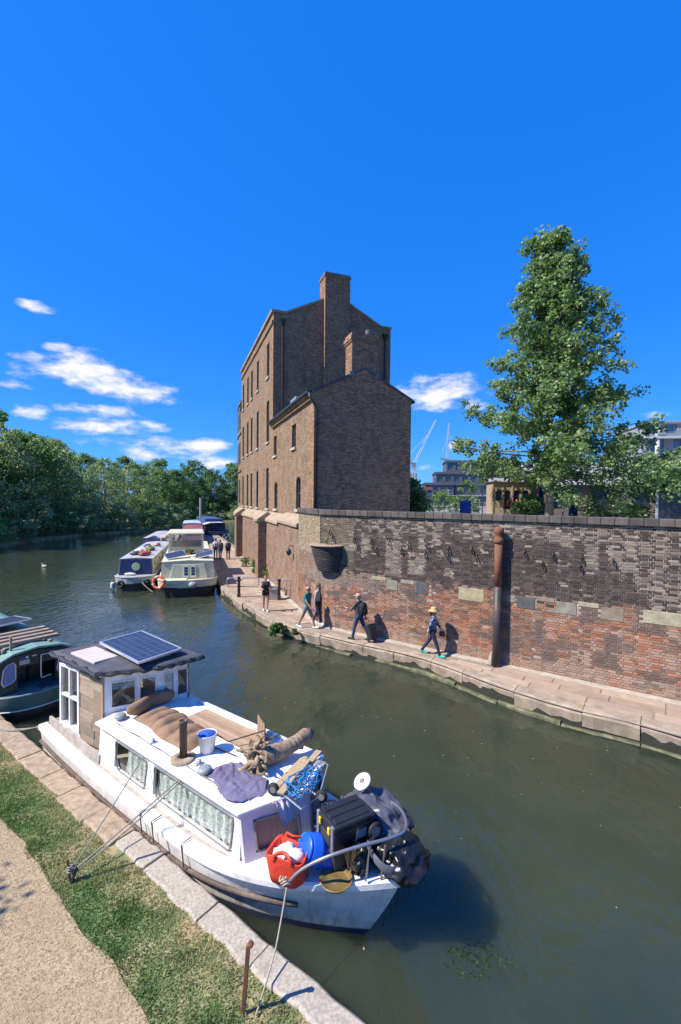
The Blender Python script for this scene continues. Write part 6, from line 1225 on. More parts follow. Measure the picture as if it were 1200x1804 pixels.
for k in range(4): g_ = MB(); x = -1.0+k*.52; g_.quad((x, 1.19, 1.45), (x+.42, 1.19, 1.45), (x+.40, 1.27, 1.95), (x, 1.27, 1.95)); g_.build('front_window', 'dark_glass', wbt)
P6 = P(384, 949, 0); fbt, _, _ = narrow('blue_houseboat', 'dark blue houseboat with pale canopy moored where the towpath bends', P6, nb_rot(-.42, .9), 16, 3.6, 1.0, 2.15, 'hull_black', 'boat_blue', 'boat_blue', 'boat_blue', 3.0, 4, 1.0)
c_ = MB(); c_.loft([[Vector((-1.9, y, 2.05)), Vector((-1.0, y, 2.3)), Vector((1.0, y, 2.3)), Vector((1.9, y, 2.05))] for y in (.3, 3.2)], closed=False, cap=False); c_.build('canopy', 'canopy_pale', fbt); c_ = MB(); c_.bb((-1.3, 3.6, 2.2), (1.4, 13, 2.75)); c_.build('upper_cabin', 'boat_blue', fbt, bevel=.05); c_ = MB(); c_.bb((-.3, 2.93, 1.05), (.5, 2.98, 1.95)); c_.build('blue_door', 'sticker_blue', fbt)
for x in (-1.75, 1.75): c_ = MB(); c_.bar((x, .6, 1.0), (x, .6, 2.06), .07, .07); c_.build('canopy_post', 'alu', fbt)
# bicycle leaning by the houseboat, low rails
bk_ = thing('bicycle', 'white bicycle leaning by the houseboat on the towpath', 'bicycle', P(398, 953, PATHZ)+Vector((0, 0, 0)), R(8)); 
for x in (-.52, .52): c_ = MB(); c_.tube([(x+.33*math.cos(a), 0, .34+.33*math.sin(a)) for a in np.linspace(0, 6.283, 21)], .022, 6); c_.build('wheel', 'tyre', bk_)
c_ = MB(); c_.tube([(-.52, 0, .34), (-.15, 0, .85), (.38, 0, .88), (-.02, 0, .32), (-.52, 0, .34)], .022, 6); c_.tube([(-.15, 0, .85), (-.02, 0, .32)], .02, 6); c_.tube([(.52, 0, .34), (.38, 0, .9), (.34, 0, 1.02)], .02, 6); c_.build('frame', 'fender_white', bk_); c_ = MB(); c_.box((-.17, 0, .93), (.26, .12, .05)); c_.build('saddle', 'tyre', bk_, bevel=.01); c_ = MB(); c_.tube([(.34, -.26, 1.04), (.34, .26, 1.04)], .016, 6); c_.build('handlebar', 'iron_dark', bk_)
# duck
dq = thing('duck', 'small duck swimming on the open canal, trailing a wake', 'duck', P(78, 999, 0), R(160)); c_ = MB(); c_.tube(smoothline([(-.3, 0, .14), (-.18, 0, .07), (0, 0, .07), (.14, 0, .09), (.19, 0, .18), (.21, 0, .26), (.27, 0, .27), (.34, 0, .25)], 3), [.01, .05, .09, .11, .13, .14, .14, .13, .12, .10, .08, .065, .05, .05, .05, .055, .06, .055, .04, .03, .022, .01], 10); c_.build('body', 'boat_buff', dq, True)
# ---------------------------------------------------------------- barriers on the towpath
def barrier(label, px, py, flip):
    q = P(px, py, PATHZ); b_ = thing('towpath_barrier', label, 'barrier', q, R(8)); c_ = MB(); c_.bb((-.07, -.06, -.05), (.07, .06, 1.12)); c_.build('post', 'iron_dark', b_, bevel=.01); c_ = MB(); c_.bb((-.09, -.08, 0), (.09, .08, .20)); c_.build('post_shoe', 'steel_rust', b_, bevel=.01)
    for sgn in (-1, 1):
        L_ = (1.05 if sgn*flip > 0 else .62); c_ = MB(); r_ = .09; xs = sgn
        c_.tube(smoothline([(xs*.07, 0, 1.04), (xs*(L_-.1), 0, 1.04), (xs*L_, 0, .95), (xs*L_, 0, .68), (xs*(L_-.1), 0, .58), (xs*.07, 0, .58)], 5), .03, 8); c_.build('hoop', 'galv', b_, True)
barrier('kerb side towpath barrier with galvanised hoops on an iron post', 421, 1052, 1); barrier('wall side towpath barrier with galvanised hoops on an iron post', 492, 1057, 1)
wbx = MB(); wbx.box((0, 0, .36), (.5, .3, .72)); tag(wbx.build('service_box', 'concrete', loc=P(482, 1056, PATHZ), rz=R(8), bevel=.01), 'pale grey service box beside the wall side barrier', 'box')
# ---------------------------------------------------------------- people
def pm(name, c, rough=.8, bm=.2): return M(name, c, tuple(x*.75 for x in c), rough, scale=9, bmp=bm, bscale=40)
pm('skin', (.50, .29, .20), .6, 0); pm('skin_tan', (.40, .22, .15), .6, 0); pm('hair_brown', (.10, .06, .035)); pm('hair_dark', (.035, .025, .02)); pm('hair_blond', (.40, .26, .13)); pm('hair_grey', (.35, .32, .3)); pm('eye', (.02, .02, .02), .3, 0); pm('lip', (.36, .14, .12), .5, 0)
pm('teal_cotton', (.015, .17, .155)); pm('grey_cotton', (.24, .26, .27)); pm('white_shoe', (.75, .75, .74)); pm('beige_shirt', (.42, .38, .33)); pm('denim', (.035, .06, .14)); pm('denim_dark', (.018, .026, .06)); pm('grey_jacket', (.075, .075, .07)); pm('boot_black', (.02, .02, .02)); pm('black_cloth', (.014, .014, .016)); pm('teal_shoe', (.04, .50, .42)); pm('pink_cap', (.55, .33, .29)); pm('straw', (.55, .36, .17)); pm('brown_leather', (.13, .06, .03)); pm('shirt_white', (.62, .62, .66)); pm('suitcase', (.02, .024, .024), .5)
m, N, L, p = nodes('floral'); v = tex(N, L, 'ShaderNodeTexVoronoi', 22); L.new(rampn(N, L, v.outputs['Color'], [(.25, (.02, .035, .08)), (.5, (.06, .10, .17)), (.72, (.20, .30, .36)), (.9, (.55, .58, .60))]), p.inputs['Base Color']); p.inputs['Roughness'].default_value = .85
def capsule(mb, a, b, ra_, rb2, n=10):
    a, b = Vector(a), Vector(b); d = b-a; L_ = d.length
    if L_ < 1e-4: d = Vector((0, 0, 1)); L_ = 1e-4
    d = d/L_; pts = []; rs_ = []
    for k in range(4): th = math.pi/2*k/4; pts.append(a-d*(ra_*math.cos(th))); rs_.append(max(ra_*math.sin(th), .002))
    for k in range(5): pts.append(a+d*(L_*k/4)); rs_.append(ra_+(rb2-ra_)*k/4)
    for k in range(1, 5): th = math.pi/2*k/4; pts.append(b+d*(rb2*math.sin(th))); rs_.append(max(rb2*math.cos(th), .002))
    mb.tube(pts, rs_, n)
def person(label, px, py, facing, height, mats, legs, arms, lean=0.0, head_turn=0.0, hair=None, hairlen=.0, shorts=None, sleeve=.55, groundz=PATHZ, voxel=.016, group=None, female=False, bald=False):
    """mats: skin, top, bottom, shoe ; legs: ((swing, knee), (swing, knee)) left, right; arms: ((swing, elbow, out), ...)"""
    k = height/1.75; bones = []   # (a, b, ra, rb, mat, split, mat2)
    skin, topm, botm, shoe = mats; sw = .165 if female else .185; hw_ = .095
    ct, st_ = math.cos(lean), math.sin(lean)
    def tor(z, y=0, x=0): zz = z-.93; return Vector((x*ct+zz*st_, y, .93+zz*ct-x*st_))
    hips = [tor(.93, s_*hw_) for s_ in (1, -1)]; foot_low = []
    for i, (sgn, (swg, kn)) in enumerate(zip((1, -1), legs)):
        h = Vector((0, sgn*hw_, .92)); a = R(swg); kne = h+Vector((math.sin(a)*.43, 0, -math.cos(a)*.43)); a2 = a-R(kn); ank = kne+Vector((math.sin(a2)*.42, -sgn*.01, -math.cos(a2)*.42))
        bones.append((h, kne, .085 if female else .088, .058, botm, shorts if shorts else 2, skin)); bones.append((kne, ank, .054, .038 if shorts else .047, skin if shorts else botm, 2, skin))
        pit = a2*.5 if a2 < 0 else a2*.6; fx = Vector((math.cos(pit), 0, math.sin(pit)*.9)); heel = ank+Vector((-.05, 0, -.035)); toe = ank+fx*.17+Vector((0, sgn*.02, -.05))
        bones.append((heel, toe, .042, .036, shoe, 2, skin)); foot_low.append(min(heel.z-.042, toe.z-.036))
    for y in (-.055, .055):
        bones.append((tor(.94, y), tor(1.08, y), .115, .098, botm, .75, topm)); bones.append((tor(1.08, y), tor(1.32, y*1.25), .10 if female else .108, .118, topm, 2, skin)); bones.append((tor(1.32, y*1.3), tor(1.42, y*1.5), .112, .075, topm, 2, skin))
    bones.append((tor(1.42, sw*.8), tor(1.42, -sw*.8), .062, .062, topm, 2, skin))
    hands = []
    for sgn, (swg, elb, out) in zip((1, -1), arms):
        sh_ = tor(1.405, sgn*sw); a = R(swg)+lean; el_ = sh_+Vector((math.sin(a)*.29, sgn*math.sin(R(out))*.29, -math.cos(a)*.29*math.cos(R(out)))); a2 = a+R(elb); wr = el_+Vector((math.sin(a2)*.25, -sgn*math.sin(R(out))*.08 if elb < 60 else -sgn*.10, -math.cos(a2)*.25))
        bones.append((sh_, el_, .055, .042, topm, sleeve if sleeve < 1 else 2, skin)); bones.append((el_, wr, .041, .029, topm if sleeve > 1 else skin, sleeve-1 if 1 < sleeve < 2 else 2, skin)); d = (wr-el_).normalized(); hands.append((wr, d, sgn)); bones.append((wr+d*.02, wr+d*.075, .032, .034, skin, 2, skin))
    hc = tor(1.635); neck = tor(1.46); fw_ = Vector((math.cos(head_turn), math.sin(head_turn), 0)); lf = Vector((-fw_.y, fw_.x, 0))
    bones.append((neck, hc+Vector((0, 0, -.06)), .052, .055, skin, 2, skin)); bones.append((hc+Vector((0, 0, .03))-fw_*.015, hc+Vector((0, 0, .035))+fw_*.02, .088, .082, skin, 2, skin)); bones.append((hc+fw_*.03+Vector((0, 0, -.03)), hc+fw_*.045+Vector((0, 0, -.07)), .062, .042, skin, 2, skin))
    bones.append((hc+fw_*.09+Vector((0, 0, .01)), hc+fw_*.112+Vector((0, 0, -.018)), .012, .016, skin, 2, skin))
    for sg in (1, -1): bones.append((hc+lf*(sg*.082)+Vector((0, 0, .015)), hc+lf*(sg*.085)+Vector((0, 0, -.02)), .018, .014, skin, 2, skin))
    mb = MB()
    bones = [(a, b, r1*1.14, r2*1.14, *rest) if r1 > .035 and i < len(bones)-6 else (a, b, r1, r2, *rest) for i, (a, b, r1, r2, *rest) in enumerate(bones)]
    for b_ in bones: capsule(mb, *b_[:4])
    tmp = bpy.data.objects.new('tmp', mb.mesh('tmp', uv=False)); col.objects.link(tmp); rm = tmp.modifiers.new('r', 'REMESH'); rm.mode = 'VOXEL'; rm.voxel_size = voxel; sm = tmp.modifiers.new('s', 'SMOOTH'); sm.factor = .5; sm.iterations = 3
    dg_ = bpy.context.evaluated_depsgraph_get(); me = bpy.data.meshes.new_from_object(tmp.evaluated_get(dg_)); bpy.data.objects.remove(tmp)
    n = len(me.vertices); co = np.zeros(n*3); me.vertices.foreach_get('co', co); co = co.reshape(-1, 3)
    nf = len(me.polygons); ctr = np.zeros(nf*3); me.polygons.foreach_get('center', ctr); ctr = ctr.reshape(-1, 3)
    names = []; best = np.full(nf, 1e9); idx = np.zeros(nf, np.int32)
    def mi(x):
        if x not in names: names.append(x)
        return names.index(x)
    for a, b, r1, r2, m1, split, m2 in bones:
        a_, d_ = np.array(a), np.array(b-a); L2 = max(d_ @ d_, 1e-8); t = np.clip((ctr-a_) @ d_/L2, 0, 1); dist = np.linalg.norm(ctr-a_-t[:, None]*d_, axis=1)-(r1+(r2-r1)*t); mm = np.where(t < split, mi(m1), mi(m2)); w_ = dist < best; best[w_] = dist[w_]; idx[w_] = mm[w_]
    # loosen the clothes a little
    # fingers
    fb = MB()
    for wr, d, sgn in hands:
        sd = d.cross(Vector((1, 0, 0))); sd = sd.normalized() if sd.length > .1 else Vector((0, 1, 0)); fwd_ = sd.cross(d).normalized()
        for q, ln in ((-.024, .055), (-.008, .068), (.008, .072), (.024, .064)):
            p0_ = wr+d*.085+fwd_*q; p1_ = p0_+d*(ln*.55)+sd*(.012); p2_ = p1_+d*(ln*.4)+sd*(.022*sgn); capsule(fb, p0_, p1_, .0095, .0085, 6); capsule(fb, p1_, p2_, .0085, .007, 6)
        th0 = wr+d*.035+fwd_*.03; capsule(fb, th0, th0+d*.035+fwd_*.025, .012, .010, 6); capsule(fb, th0+d*.035+fwd_*.025, th0+d*.062+fwd_*.028, .010, .008, 6)
    nfb = len(fb.f); eb = MB()
    for sg in (1, -1): eb.ball(hc+fw_*.086+lf*(sg*.031)+Vector((0, 0, .022)), .0105, 8, 6)
    nm0 = len(eb.f); eb.tube([hc+fw_*.098+lf*-.022+Vector((0, 0, -.055)), hc+fw_*.102+Vector((0, 0, -.056)), hc+fw_*.098+lf*.022+Vector((0, 0, -.055))], .006, 6)
    faces = [tuple(pp.vertices) for pp in me.polygons]; allv = [tuple(c) for c in co]; o1 = len(allv); allv += fb.v; faces += [tuple(i+o1 for i in f) for f in fb.f]; o2 = len(allv); allv += eb.v; faces += [tuple(i+o2 for i in f) for f in eb.f]
    mids = list(idx)+[mi(skin)]*nfb+[mi('eye')]*nm0+[mi('lip')]*(len(eb.f)-nm0)
    zmin = min(v[2] for v in allv); allv = [((v[0])*k, v[1]*k, (v[2]-zmin)*k) for v in allv]
    root = thing('person', label, 'person', P(px, py, groundz), facing, group); bm_ = bpy.data.meshes.new('body'); bm_.from_pydata(allv, [], faces); bm_.update()
    for nm in names: bm_.materials.append(MAT[nm])
    bm_.polygons.foreach_set('material_index', np.array(mids, np.int32)); bm_.polygons.foreach_set('use_smooth', [True]*len(faces)); bo = bpy.data.objects.new('body', bm_); col.objects.link(bo); bo.parent = root
    bpy.data.meshes.remove(me)
    T = lambda v: Vector((v.x*k, v.y*k, (v.z-zmin)*k))
    if hair and not bald:
        hb2 = MB(); n1, m1 = 18, 10; rings = []
        for i in range(m1+1):
            th = (math.pi*.62)*i/m1
            rings.append([T(hc+Vector((0, 0, .035))-fw_*.012+(fw_*math.cos(2*math.pi*j/n1)*.100+lf*math.sin(2*math.pi*j/n1)*.098)*math.sin(max(th, .03))+Vector((0, 0, math.cos(th)*.102+(max(0, math.cos(2*math.pi*j/n1)-.1)*.085 if i > m1*.55 else 0)))) for j in range(n1)])
        hb2.loft(rings)
        hb2.build('hair', hair, root, True)
        if hairlen: h3 = MB(); h3.tube([T(hc-fw_*.075+Vector((0, 0, .05))), T(hc-fw_*.10+Vector((0, 0, -.06))), T(hc-fw_*.09+Vector((0, 0, -.06-hairlen)))], [.06*k, .075*k, .03*k], 10); h3.build('long_hair', hair, root, True)
    root['_k'] = k
    info = dict(root=root, T=T, hc=hc, fw=fw_, lf=lf, hands=hands, tor=tor, k=k); del root['_k']; return info
def W2(info, v): q = info['T'](v); r = info['root']; c, s_ = math.cos(r.rotation_euler.z), math.sin(r.rotation_euler.z); return Vector((r.location.x+c*q.x-s_*q.y, r.location.y+s_*q.x+c*q.y, r.location.z+q.z))
ang = math.atan2(WD.y, WD.x)
i1 = person('person in straw hat, blue patterned top and teal shoes walking', 762, 1155, ang+R(8), 1.66, ('skin_tan', 'floral', 'denim_dark', 'teal_shoe'), ((-24, 12), (22, 4)), ((22, 14, 10), (-20, 8, 14)), R(2), hair='hair_brown', hairlen=.08, sleeve=1.85, female=True)
r_ = i1['root']; c_ = MB(); hc_ = i1['T'](i1['hc']); c_.lathe([(.20, .0), (.205, .012), (.105, .045), (.10, .10), (.085, .135), (.02, .145), (.002, .145)], 22, hc_+Vector((0, 0, .045))); c_.build('straw_hat', 'straw', r_, True)
hw2 = W2(i1, i1['hands'][0][0]); sb_ = thing('shoulder_bag', 'small brown leather bag at the hip of the straw hat walker', 'bag', Vector((hw2.x, hw2.y, hw2.z-.12)), ang); c_ = MB(); c_.loft([[Vector((sx*math.cos(a), sy*math.sin(a), z)) for a in np.linspace(0, 6.283, 15)[:-1]] for z, sx, sy in ((-.08, .09, .04), (-.06, .11, .055), (.05, .11, .05), (.09, .09, .03))]); c_.build('pouch', 'brown_leather', sb_, True); c_ = MB(); c_.tube(smoothline([(-.08, 0, .08), (-.06, 0, .16), (.06, 0, .16), (.08, 0, .08)], 4), .008, 5); c_.build('strap', 'brown_leather', sb_)
i2 = person('person with pink cap and grey jacket pulling a suitcase', 632, 1128, ang+math.pi, 1.78, ('skin', 'grey_jacket', 'denim', 'boot_black'), ((18, 6), (-24, 14)), ((30, 62, 8), (-26, 6, 10)), R(4), hair='hair_grey', sleeve=1.9)
r_ = i2['root']; hc_ = i2['T'](i2['hc']); c_ = MB(); c_.lathe([(.104, .0), (.106, .03), (.09, .075), (.04, .10), (.002, .104)], 18, hc_+Vector((-.01, 0, .05))); c_.hexa([hc_+Vector(q) for q in ((.07, -.08, .05), (.20, -.06, .03), (.20, .06, .03), (.07, .08, .05))], [hc_+Vector(q) for q in ((.07, -.08, .062), (.20, -.06, .042), (.20, .06, .042), (.07, .08, .062))]); c_.build('cap', 'pink_cap', r_, True)
bp = W2(i2, i2['tor'](1.22, 0, -.20)); bpk = thing('backpack', 'black backpack worn by the suitcase puller', 'backpack', bp, ang+math.pi); c_ = MB(); c_.loft([[Vector((sx*math.copysign(abs(math.cos(a))**.7, math.cos(a)), sy*math.copysign(abs(math.sin(a))**.7, math.sin(a)), z)) for a in np.linspace(0, 6.283, 21)[:-1]] for z, sx, sy in ((-.25, .07, .12), (-.22, .11, .16), (0, .13, .17), (.15, .11, .155), (.24, .06, .10))]); c_.build('main_pack', 'black_cloth', bpk, True); c_ = MB(); c_.loft([[Vector((-.11+sx*math.cos(a), sy*math.sin(a), z)) for a in np.linspace(0, 6.283, 15)[:-1]] for z, sx, sy in ((-.20, .04, .09), (-.16, .06, .125), (-.02, .055, .12), (.02, .03, .10))]); c_.build('front_pocket', 'black_cloth', bpk, True)
for y in (-.10, .10): c_ = MB(); c_.tube(smoothline([(.08, y, .22), (.20, y, .24), (.34, y, .08), (.26, y, -.10), (.10, y*1.3, -.18)], 4), .02, 6, flat=.4); c_.build('strap', 'black_cloth', bpk, True)
hw2 = W2(i2, i2['hands'][1][0]+i2['hands'][1][1]*.09); base_ = P(655, 1131, PATHZ); hd_ = Vector((hw2.x-base_.x, hw2.y-base_.y, 0)); ca = math.atan2(hd_.y, hd_.x)
sc_ = thing('suitcase', 'dark wheeled suitcase tilted and pulled along the towpath', 'suitcase', base_, ca); slope = math.atan2(hw2.z-PATHZ-.06, hd_.length); dv = Vector((math.cos(slope), 0, math.sin(slope))); up_ = Vector((-math.sin(slope), 0, math.cos(slope))); o0 = Vector((0, 0, .06)); tot = math.hypot(hw2.z-PATHZ-.06, hd_.length); rot_ = Matrix((dv, Vector((0, 1, 0)), up_)).transposed()
c_ = MB(); c_.box(o0+dv*.31+up_*.10, (.56, .38, .23), rot_); c_.build('shell', 'suitcase', sc_, bevel=.04, seg=3); c_ = MB(); c_.box(o0+dv*.31+up_*.225, (.42, .28, .03), rot_); c_.build('front_pocket', 'plastic_black', sc_, bevel=.012)
for y in (-.10, .10): rod([o0+dv*.55+Vector((0, y, 0)), o0+dv*tot+Vector((0, y, 0))], sc_, 'galv', .010, 'handle_bar')
rod([o0+dv*tot+Vector((0, -.11, 0)), o0+dv*tot+Vector((0, .11, 0))], sc_, 'plastic_black', .014, 'grip')
for y in (-.15, .15): c_ = MB(); c_.lathe([(.005, -.016), (.05, -.016), (.05, .016), (.005, .016)], 14, Vector((0, y, .05)), rot=Matrix.Rotation(R(90), 3, 'X')); c_.build('wheel', 'tyre', sc_, True)
hw2 = W2(i2, i2['hands'][0][0]+i2['hands'][0][1]*.10); c_ = MB(); c_.box((0, 0, 0), (.012, .07, .145), Matrix.Rotation(R(-40), 3, 'Y')); tag(c_.build('phone', 'plastic_black', loc=hw2, rz=ang+math.pi, bevel=.004), 'black phone held up by the suitcase puller', 'phone')
person('bald person in teal T-shirt, grey shorts and white shoes walking', 541, 1107, ang+R(5), 1.78, ('skin_tan', 'teal_cotton', 'grey_cotton', 'white_shoe'), ((24, 5), (-22, 8)), ((-14, 10, 8), (20, 22, 8)), R(3), bald=True, shorts=.62)
person('person in beige shirt and dark jeans walking beside the wall', 560, 1099, ang+R(10), 1.72, ('skin', 'beige_shirt', 'denim_dark', 'white_shoe'), ((-14, 8), (14, 4)), ((12, 14, 8), (-12, 10, 8)), R(2), hair='hair_brown', sleeve=1.7)
person('person in black vest and shorts standing beside the barrier', 468, 1077, R(-78), 1.66, ('skin', 'black_cloth', 'black_cloth', 'white_shoe'), ((5, 3), (-6, 10)), ((6, 95, 22), (2, 90, 22)), 0, R(10), hair='hair_blond', hairlen=.14, shorts=.28, sleeve=.02, female=True)
fang = nb_rot(-.33, .944)+math.pi/2
person('person in white shirt and jeans strolling away along the towpath', 380, 984, fang, 1.78, ('skin', 'shirt_white', 'denim', 'boot_black'), ((12, 4), (-14, 8)), ((-10, 12, 8), (12, 14, 8)), 0, hair='hair_dark', voxel=.022); person('person in grey top strolling beside the white shirted walker', 388, 986, fang+R(6), 1.72, ('skin', 'grey_jacket', 'denim', 'boot_black'), ((-12, 8), (12, 4)), ((10, 12, 8), (-12, 14, 8)), 0, hair='hair_brown', sleeve=1.7, voxel=.022); i8 = person('person with a backpack strolling close to the quay wall', 402, 985, fang, 1.70, ('skin', 'grey_jacket', 'denim_dark', 'boot_black'), ((10, 3), (-10, 8)), ((-8, 12, 8), (8, 14, 8)), 0, hair='hair_dark', sleeve=1.7, voxel=.022)
bp = W2(i8, i8['tor'](1.22, 0, -.19)); bk2 = copy_tree(bpk); bk2.location = bp; bk2.rotation_euler = (0, 0, fang); bk2['label'] = 'dark backpack on the stroller close to the quay wall'
# ---------------------------------------------------------------- vegetation
M('bark', (.16, .13, .10), (.09, .075, .06), .95, scale=4, bmp=.6, bscale=20, bdist=.02); M('bark_plane', (.34, .31, .24), (.20, .18, .13), .9, scale=3, bmp=.4, bscale=18)
def leaf_mesh(name, cen, rad, n_each, size, cols, flat=.8, seed=0, droop=0.0):
    """diamond leaves scattered through round clumps; cols: (dark, mid, light)"""
    g = np.random.default_rng(seed); cen = np.asarray(cen); rad = np.asarray(rad); m_ = len(cen); n = int(m_*n_each)
    ci = g.integers(0, m_, n); d = g.normal(0, 1, (n, 3)); d /= np.linalg.norm(d, axis=1)[:, None]; rr_ = g.uniform(0, 1, n)**(.45); pos = cen[ci]+d*(rr_*rad[ci])[:, None]*np.array([1, 1, flat]); pos[:, 2] -= droop*np.abs(g.normal(0, 1, n))
    nrm = d*.7+g.normal(0, .6, (n, 3))+np.array([0, 0, .5]); nrm /= np.linalg.norm(nrm, axis=1)[:, None]; t = np.cross(nrm, g.normal(0, 1, (n, 3))); t /= np.linalg.norm(t, axis=1)[:, None]; b = np.cross(nrm, t); s = size*g.uniform(.55, 1.25, n)[:, None]
    v = np.stack([pos-t*s*.55, pos+b*s*.38+nrm*s*.08, pos+t*s*.55, pos-b*s*.38+nrm*s*.08], 1).reshape(-1, 3)
    clump = g.uniform(0, 1, m_)[ci]; f = np.clip(.55*clump+.45*g.uniform(0, 1, n), 0, 1)[:, None]; c = np.where(f < .5, np.array(cols[0])+(np.array(cols[1])-np.array(cols[0]))*f*2, np.array(cols[1])+(np.array(cols[2])-np.array(cols[1]))*(f-.5)*2)
    return tri_mesh(name, v, np.repeat(c, 4, 0), 4)
def mesh_obj(name, me, mat, parent=None, loc=None): o = bpy.data.objects.new(name, me); col.objects.link(o); me.materials.append(MAT[mat]); o.parent = parent; o.location = loc or (0, 0, 0); return o
def make_tree(name, label, h, w, base, nclump, nleaf, size, cols, seed, shape, loc=(0, 0, 0), bark='bark', trunk_r=.22, group=None, limbs=14, crad=1.1, flat=.8):
    g = random.Random(seed); t_ = thing(name, label, 'tree', loc, g.uniform(0, 6), group); cen = []; rad = []
    while len(cen) < nclump:
        f = g.random(); r_ = shape(f)*w/2; a = g.uniform(0, 6.283); q = math.sqrt(g.random())
        if q < .45 and g.random() < .55: continue
        lob = 1+.22*math.sin(a*3+seed+f*5)+.12*math.sin(a*5+f*11+seed*2)
        x, y, z = r_*q*lob*math.cos(a), r_*q*lob*math.sin(a), base+(h-base)*f+g.uniform(-.3, .3); cen.append((x, y, z)); rad.append(crad*g.uniform(.55, 1.15)*(1 if f < .85 else .65))
    mesh_obj('crown', leaf_mesh('crown', cen, rad, nleaf, size, cols, flat, seed), 'leaves', t_)
    tr = MB(); tp = [Vector((0, 0, -.3))]+[Vector((.10*math.sin(k*1.3+seed), .10*math.cos(k*1.7+seed), h*.9*k/8)) for k in range(1, 9)]; tr.tube(tp, [trunk_r*1.25]+[trunk_r*(1-.11*k) for k in range(1, 9)], 9); tr.build('trunk', bark, t_, True)
    lb_ = MB(); idx = g.sample(range(nclump), min(limbs, nclump))
    for i in idx:
        c = Vector(cen[i]); z0 = max(base*.8, min(c.z*.72, h*.8)); a = Vector((0, 0, z0)); md = a+(c-a)*.5+Vector((0, 0, -.1*(c-a).length)); r_ = trunk_r*.32*(1-.5*z0/h); lb_.tube(smoothline([a, md, c], 4), [r_*(1-.09*k) for k in range(9)], 5)
    tag(lb_.build('limbs', bark, t_, True), kind='stuff'); return t_
round_shape = lambda f: max(.25, math.sin(math.pi*min(max(f*.9+.1, 0), 1))**.6)
WIL = ((.13, .20, .085), (.27, .35, .17), (.42, .50, .29)); DEC = ((.075, .15, .05), (.16, .27, .095), (.28, .39, .16)); DARK = ((.05, .11, .04), (.11, .20, .075), (.20, .30, .12))
protos = []
for k, (cols_, lab, nl) in enumerate([(WIL, 'silvery green willow on the far canal bank', .34), (DEC, 'mid green leafy tree on the far canal bank', .36), (DARK, 'dark green dense tree on the far canal bank', .36), (WIL, 'pale green bushy willow on the far canal bank', .30)]):
    protos.append((make_tree(['willow_tree', 'deciduous_tree', 'deciduous_tree', 'willow_tree'][k], lab, 14, 10.5, 1.2 if k in (0, 3) else 2.2, 150, 62, nl, cols_, 20+k, round_shape, (0, 0, 0), group='trees lining the far canal bank', crad=1.35), lab))
used = [False]*4; rt = random.Random(17)
def plant_tree(kind, x, y, z, sc, sq=1.0):
    o, lab = protos[kind]
    if used[kind]: o = copy_tree(o)
    used[kind] = True; o.location = (x, y, z); o.rotation_euler = (0, 0, rt.uniform(0, 6.28)); o.scale = (sc*sq, sc*sq, sc)
for (x, y, sc, kd) in [(-48, 47, 1.3, 1), (-45.5, 53, 1.14, 0), (-46, 60, 1.08, 3), (-45.5, 66, 1.05, 1), (-45, 72, 1.0, 0), (-41, 79, .86, 3), (-39, 86, .84, 0), (-38, 94, .82, 1), (-37, 102, .82, 2), (-37.5, 112, .92, 2), (-33, 116, .90, 2), (-27, 117, .95, 2), (-21, 118, .92, 1),
                       (-54, 62, 1.42, 2), (-55, 71, 1.36, 1), (-58, 54, 1.5, 2), (-53, 79, 1.12, 2), (-50, 88, .98, 1), (-47, 99, 1.0, 2), (-44, 110, 1.05, 1), (-40, 124, 1.1, 2), (-30, 128, 1.1, 1), (-16, 122, 1.0, 2), (-58, 92, 1.2, 1)]: plant_tree(kd, x, y, .3, sc)
# bushes overhanging the water
bp_ = []
for k, (cols_, lab) in enumerate([(WIL, 'low silvery bush hanging over the far water edge'), (DEC, 'low mid green bush hanging over the far water edge')]):
    bp_.append(make_tree('waterside_bush', lab, 4.6, 6.5, .35, 60, 60, .28, cols_, 60+k, lambda f: max(.35, math.cos(f*1.35)), (0, 0, 0), trunk_r=.09, group='bushes along the far water edge', crad=.85))
ub = [False, False]
for (x, y, sc, kd) in [(-41.5, 45, 1.0, 0), (-41.0, 50, 1.15, 1), (-41.3, 55.5, 1.0, 0), (-41, 60.5, 1.1, 0), (-40.6, 65.5, 1.0, 1), (-39, 70.5, 1.05, 0), (-36.5, 75, 1.0, 0), (-34.5, 80, .95, 1), (-33.5, 85.5, 1.0, 0), (-33, 91.5, .95, 0), (-33, 98, 1.0, 1), (-33, 105, 1.0, 1), (-31, 112, 1.1, 1), (-24, 111, 1.1, 1)]:
    o = bp_[kd]; o = copy_tree(o) if ub[kd] else o; ub[kd] = True; o.location = (x, y, .25); o.rotation_euler = (0, 0, rt.uniform(0, 6.28)); o.scale = (sc, sc, sc)
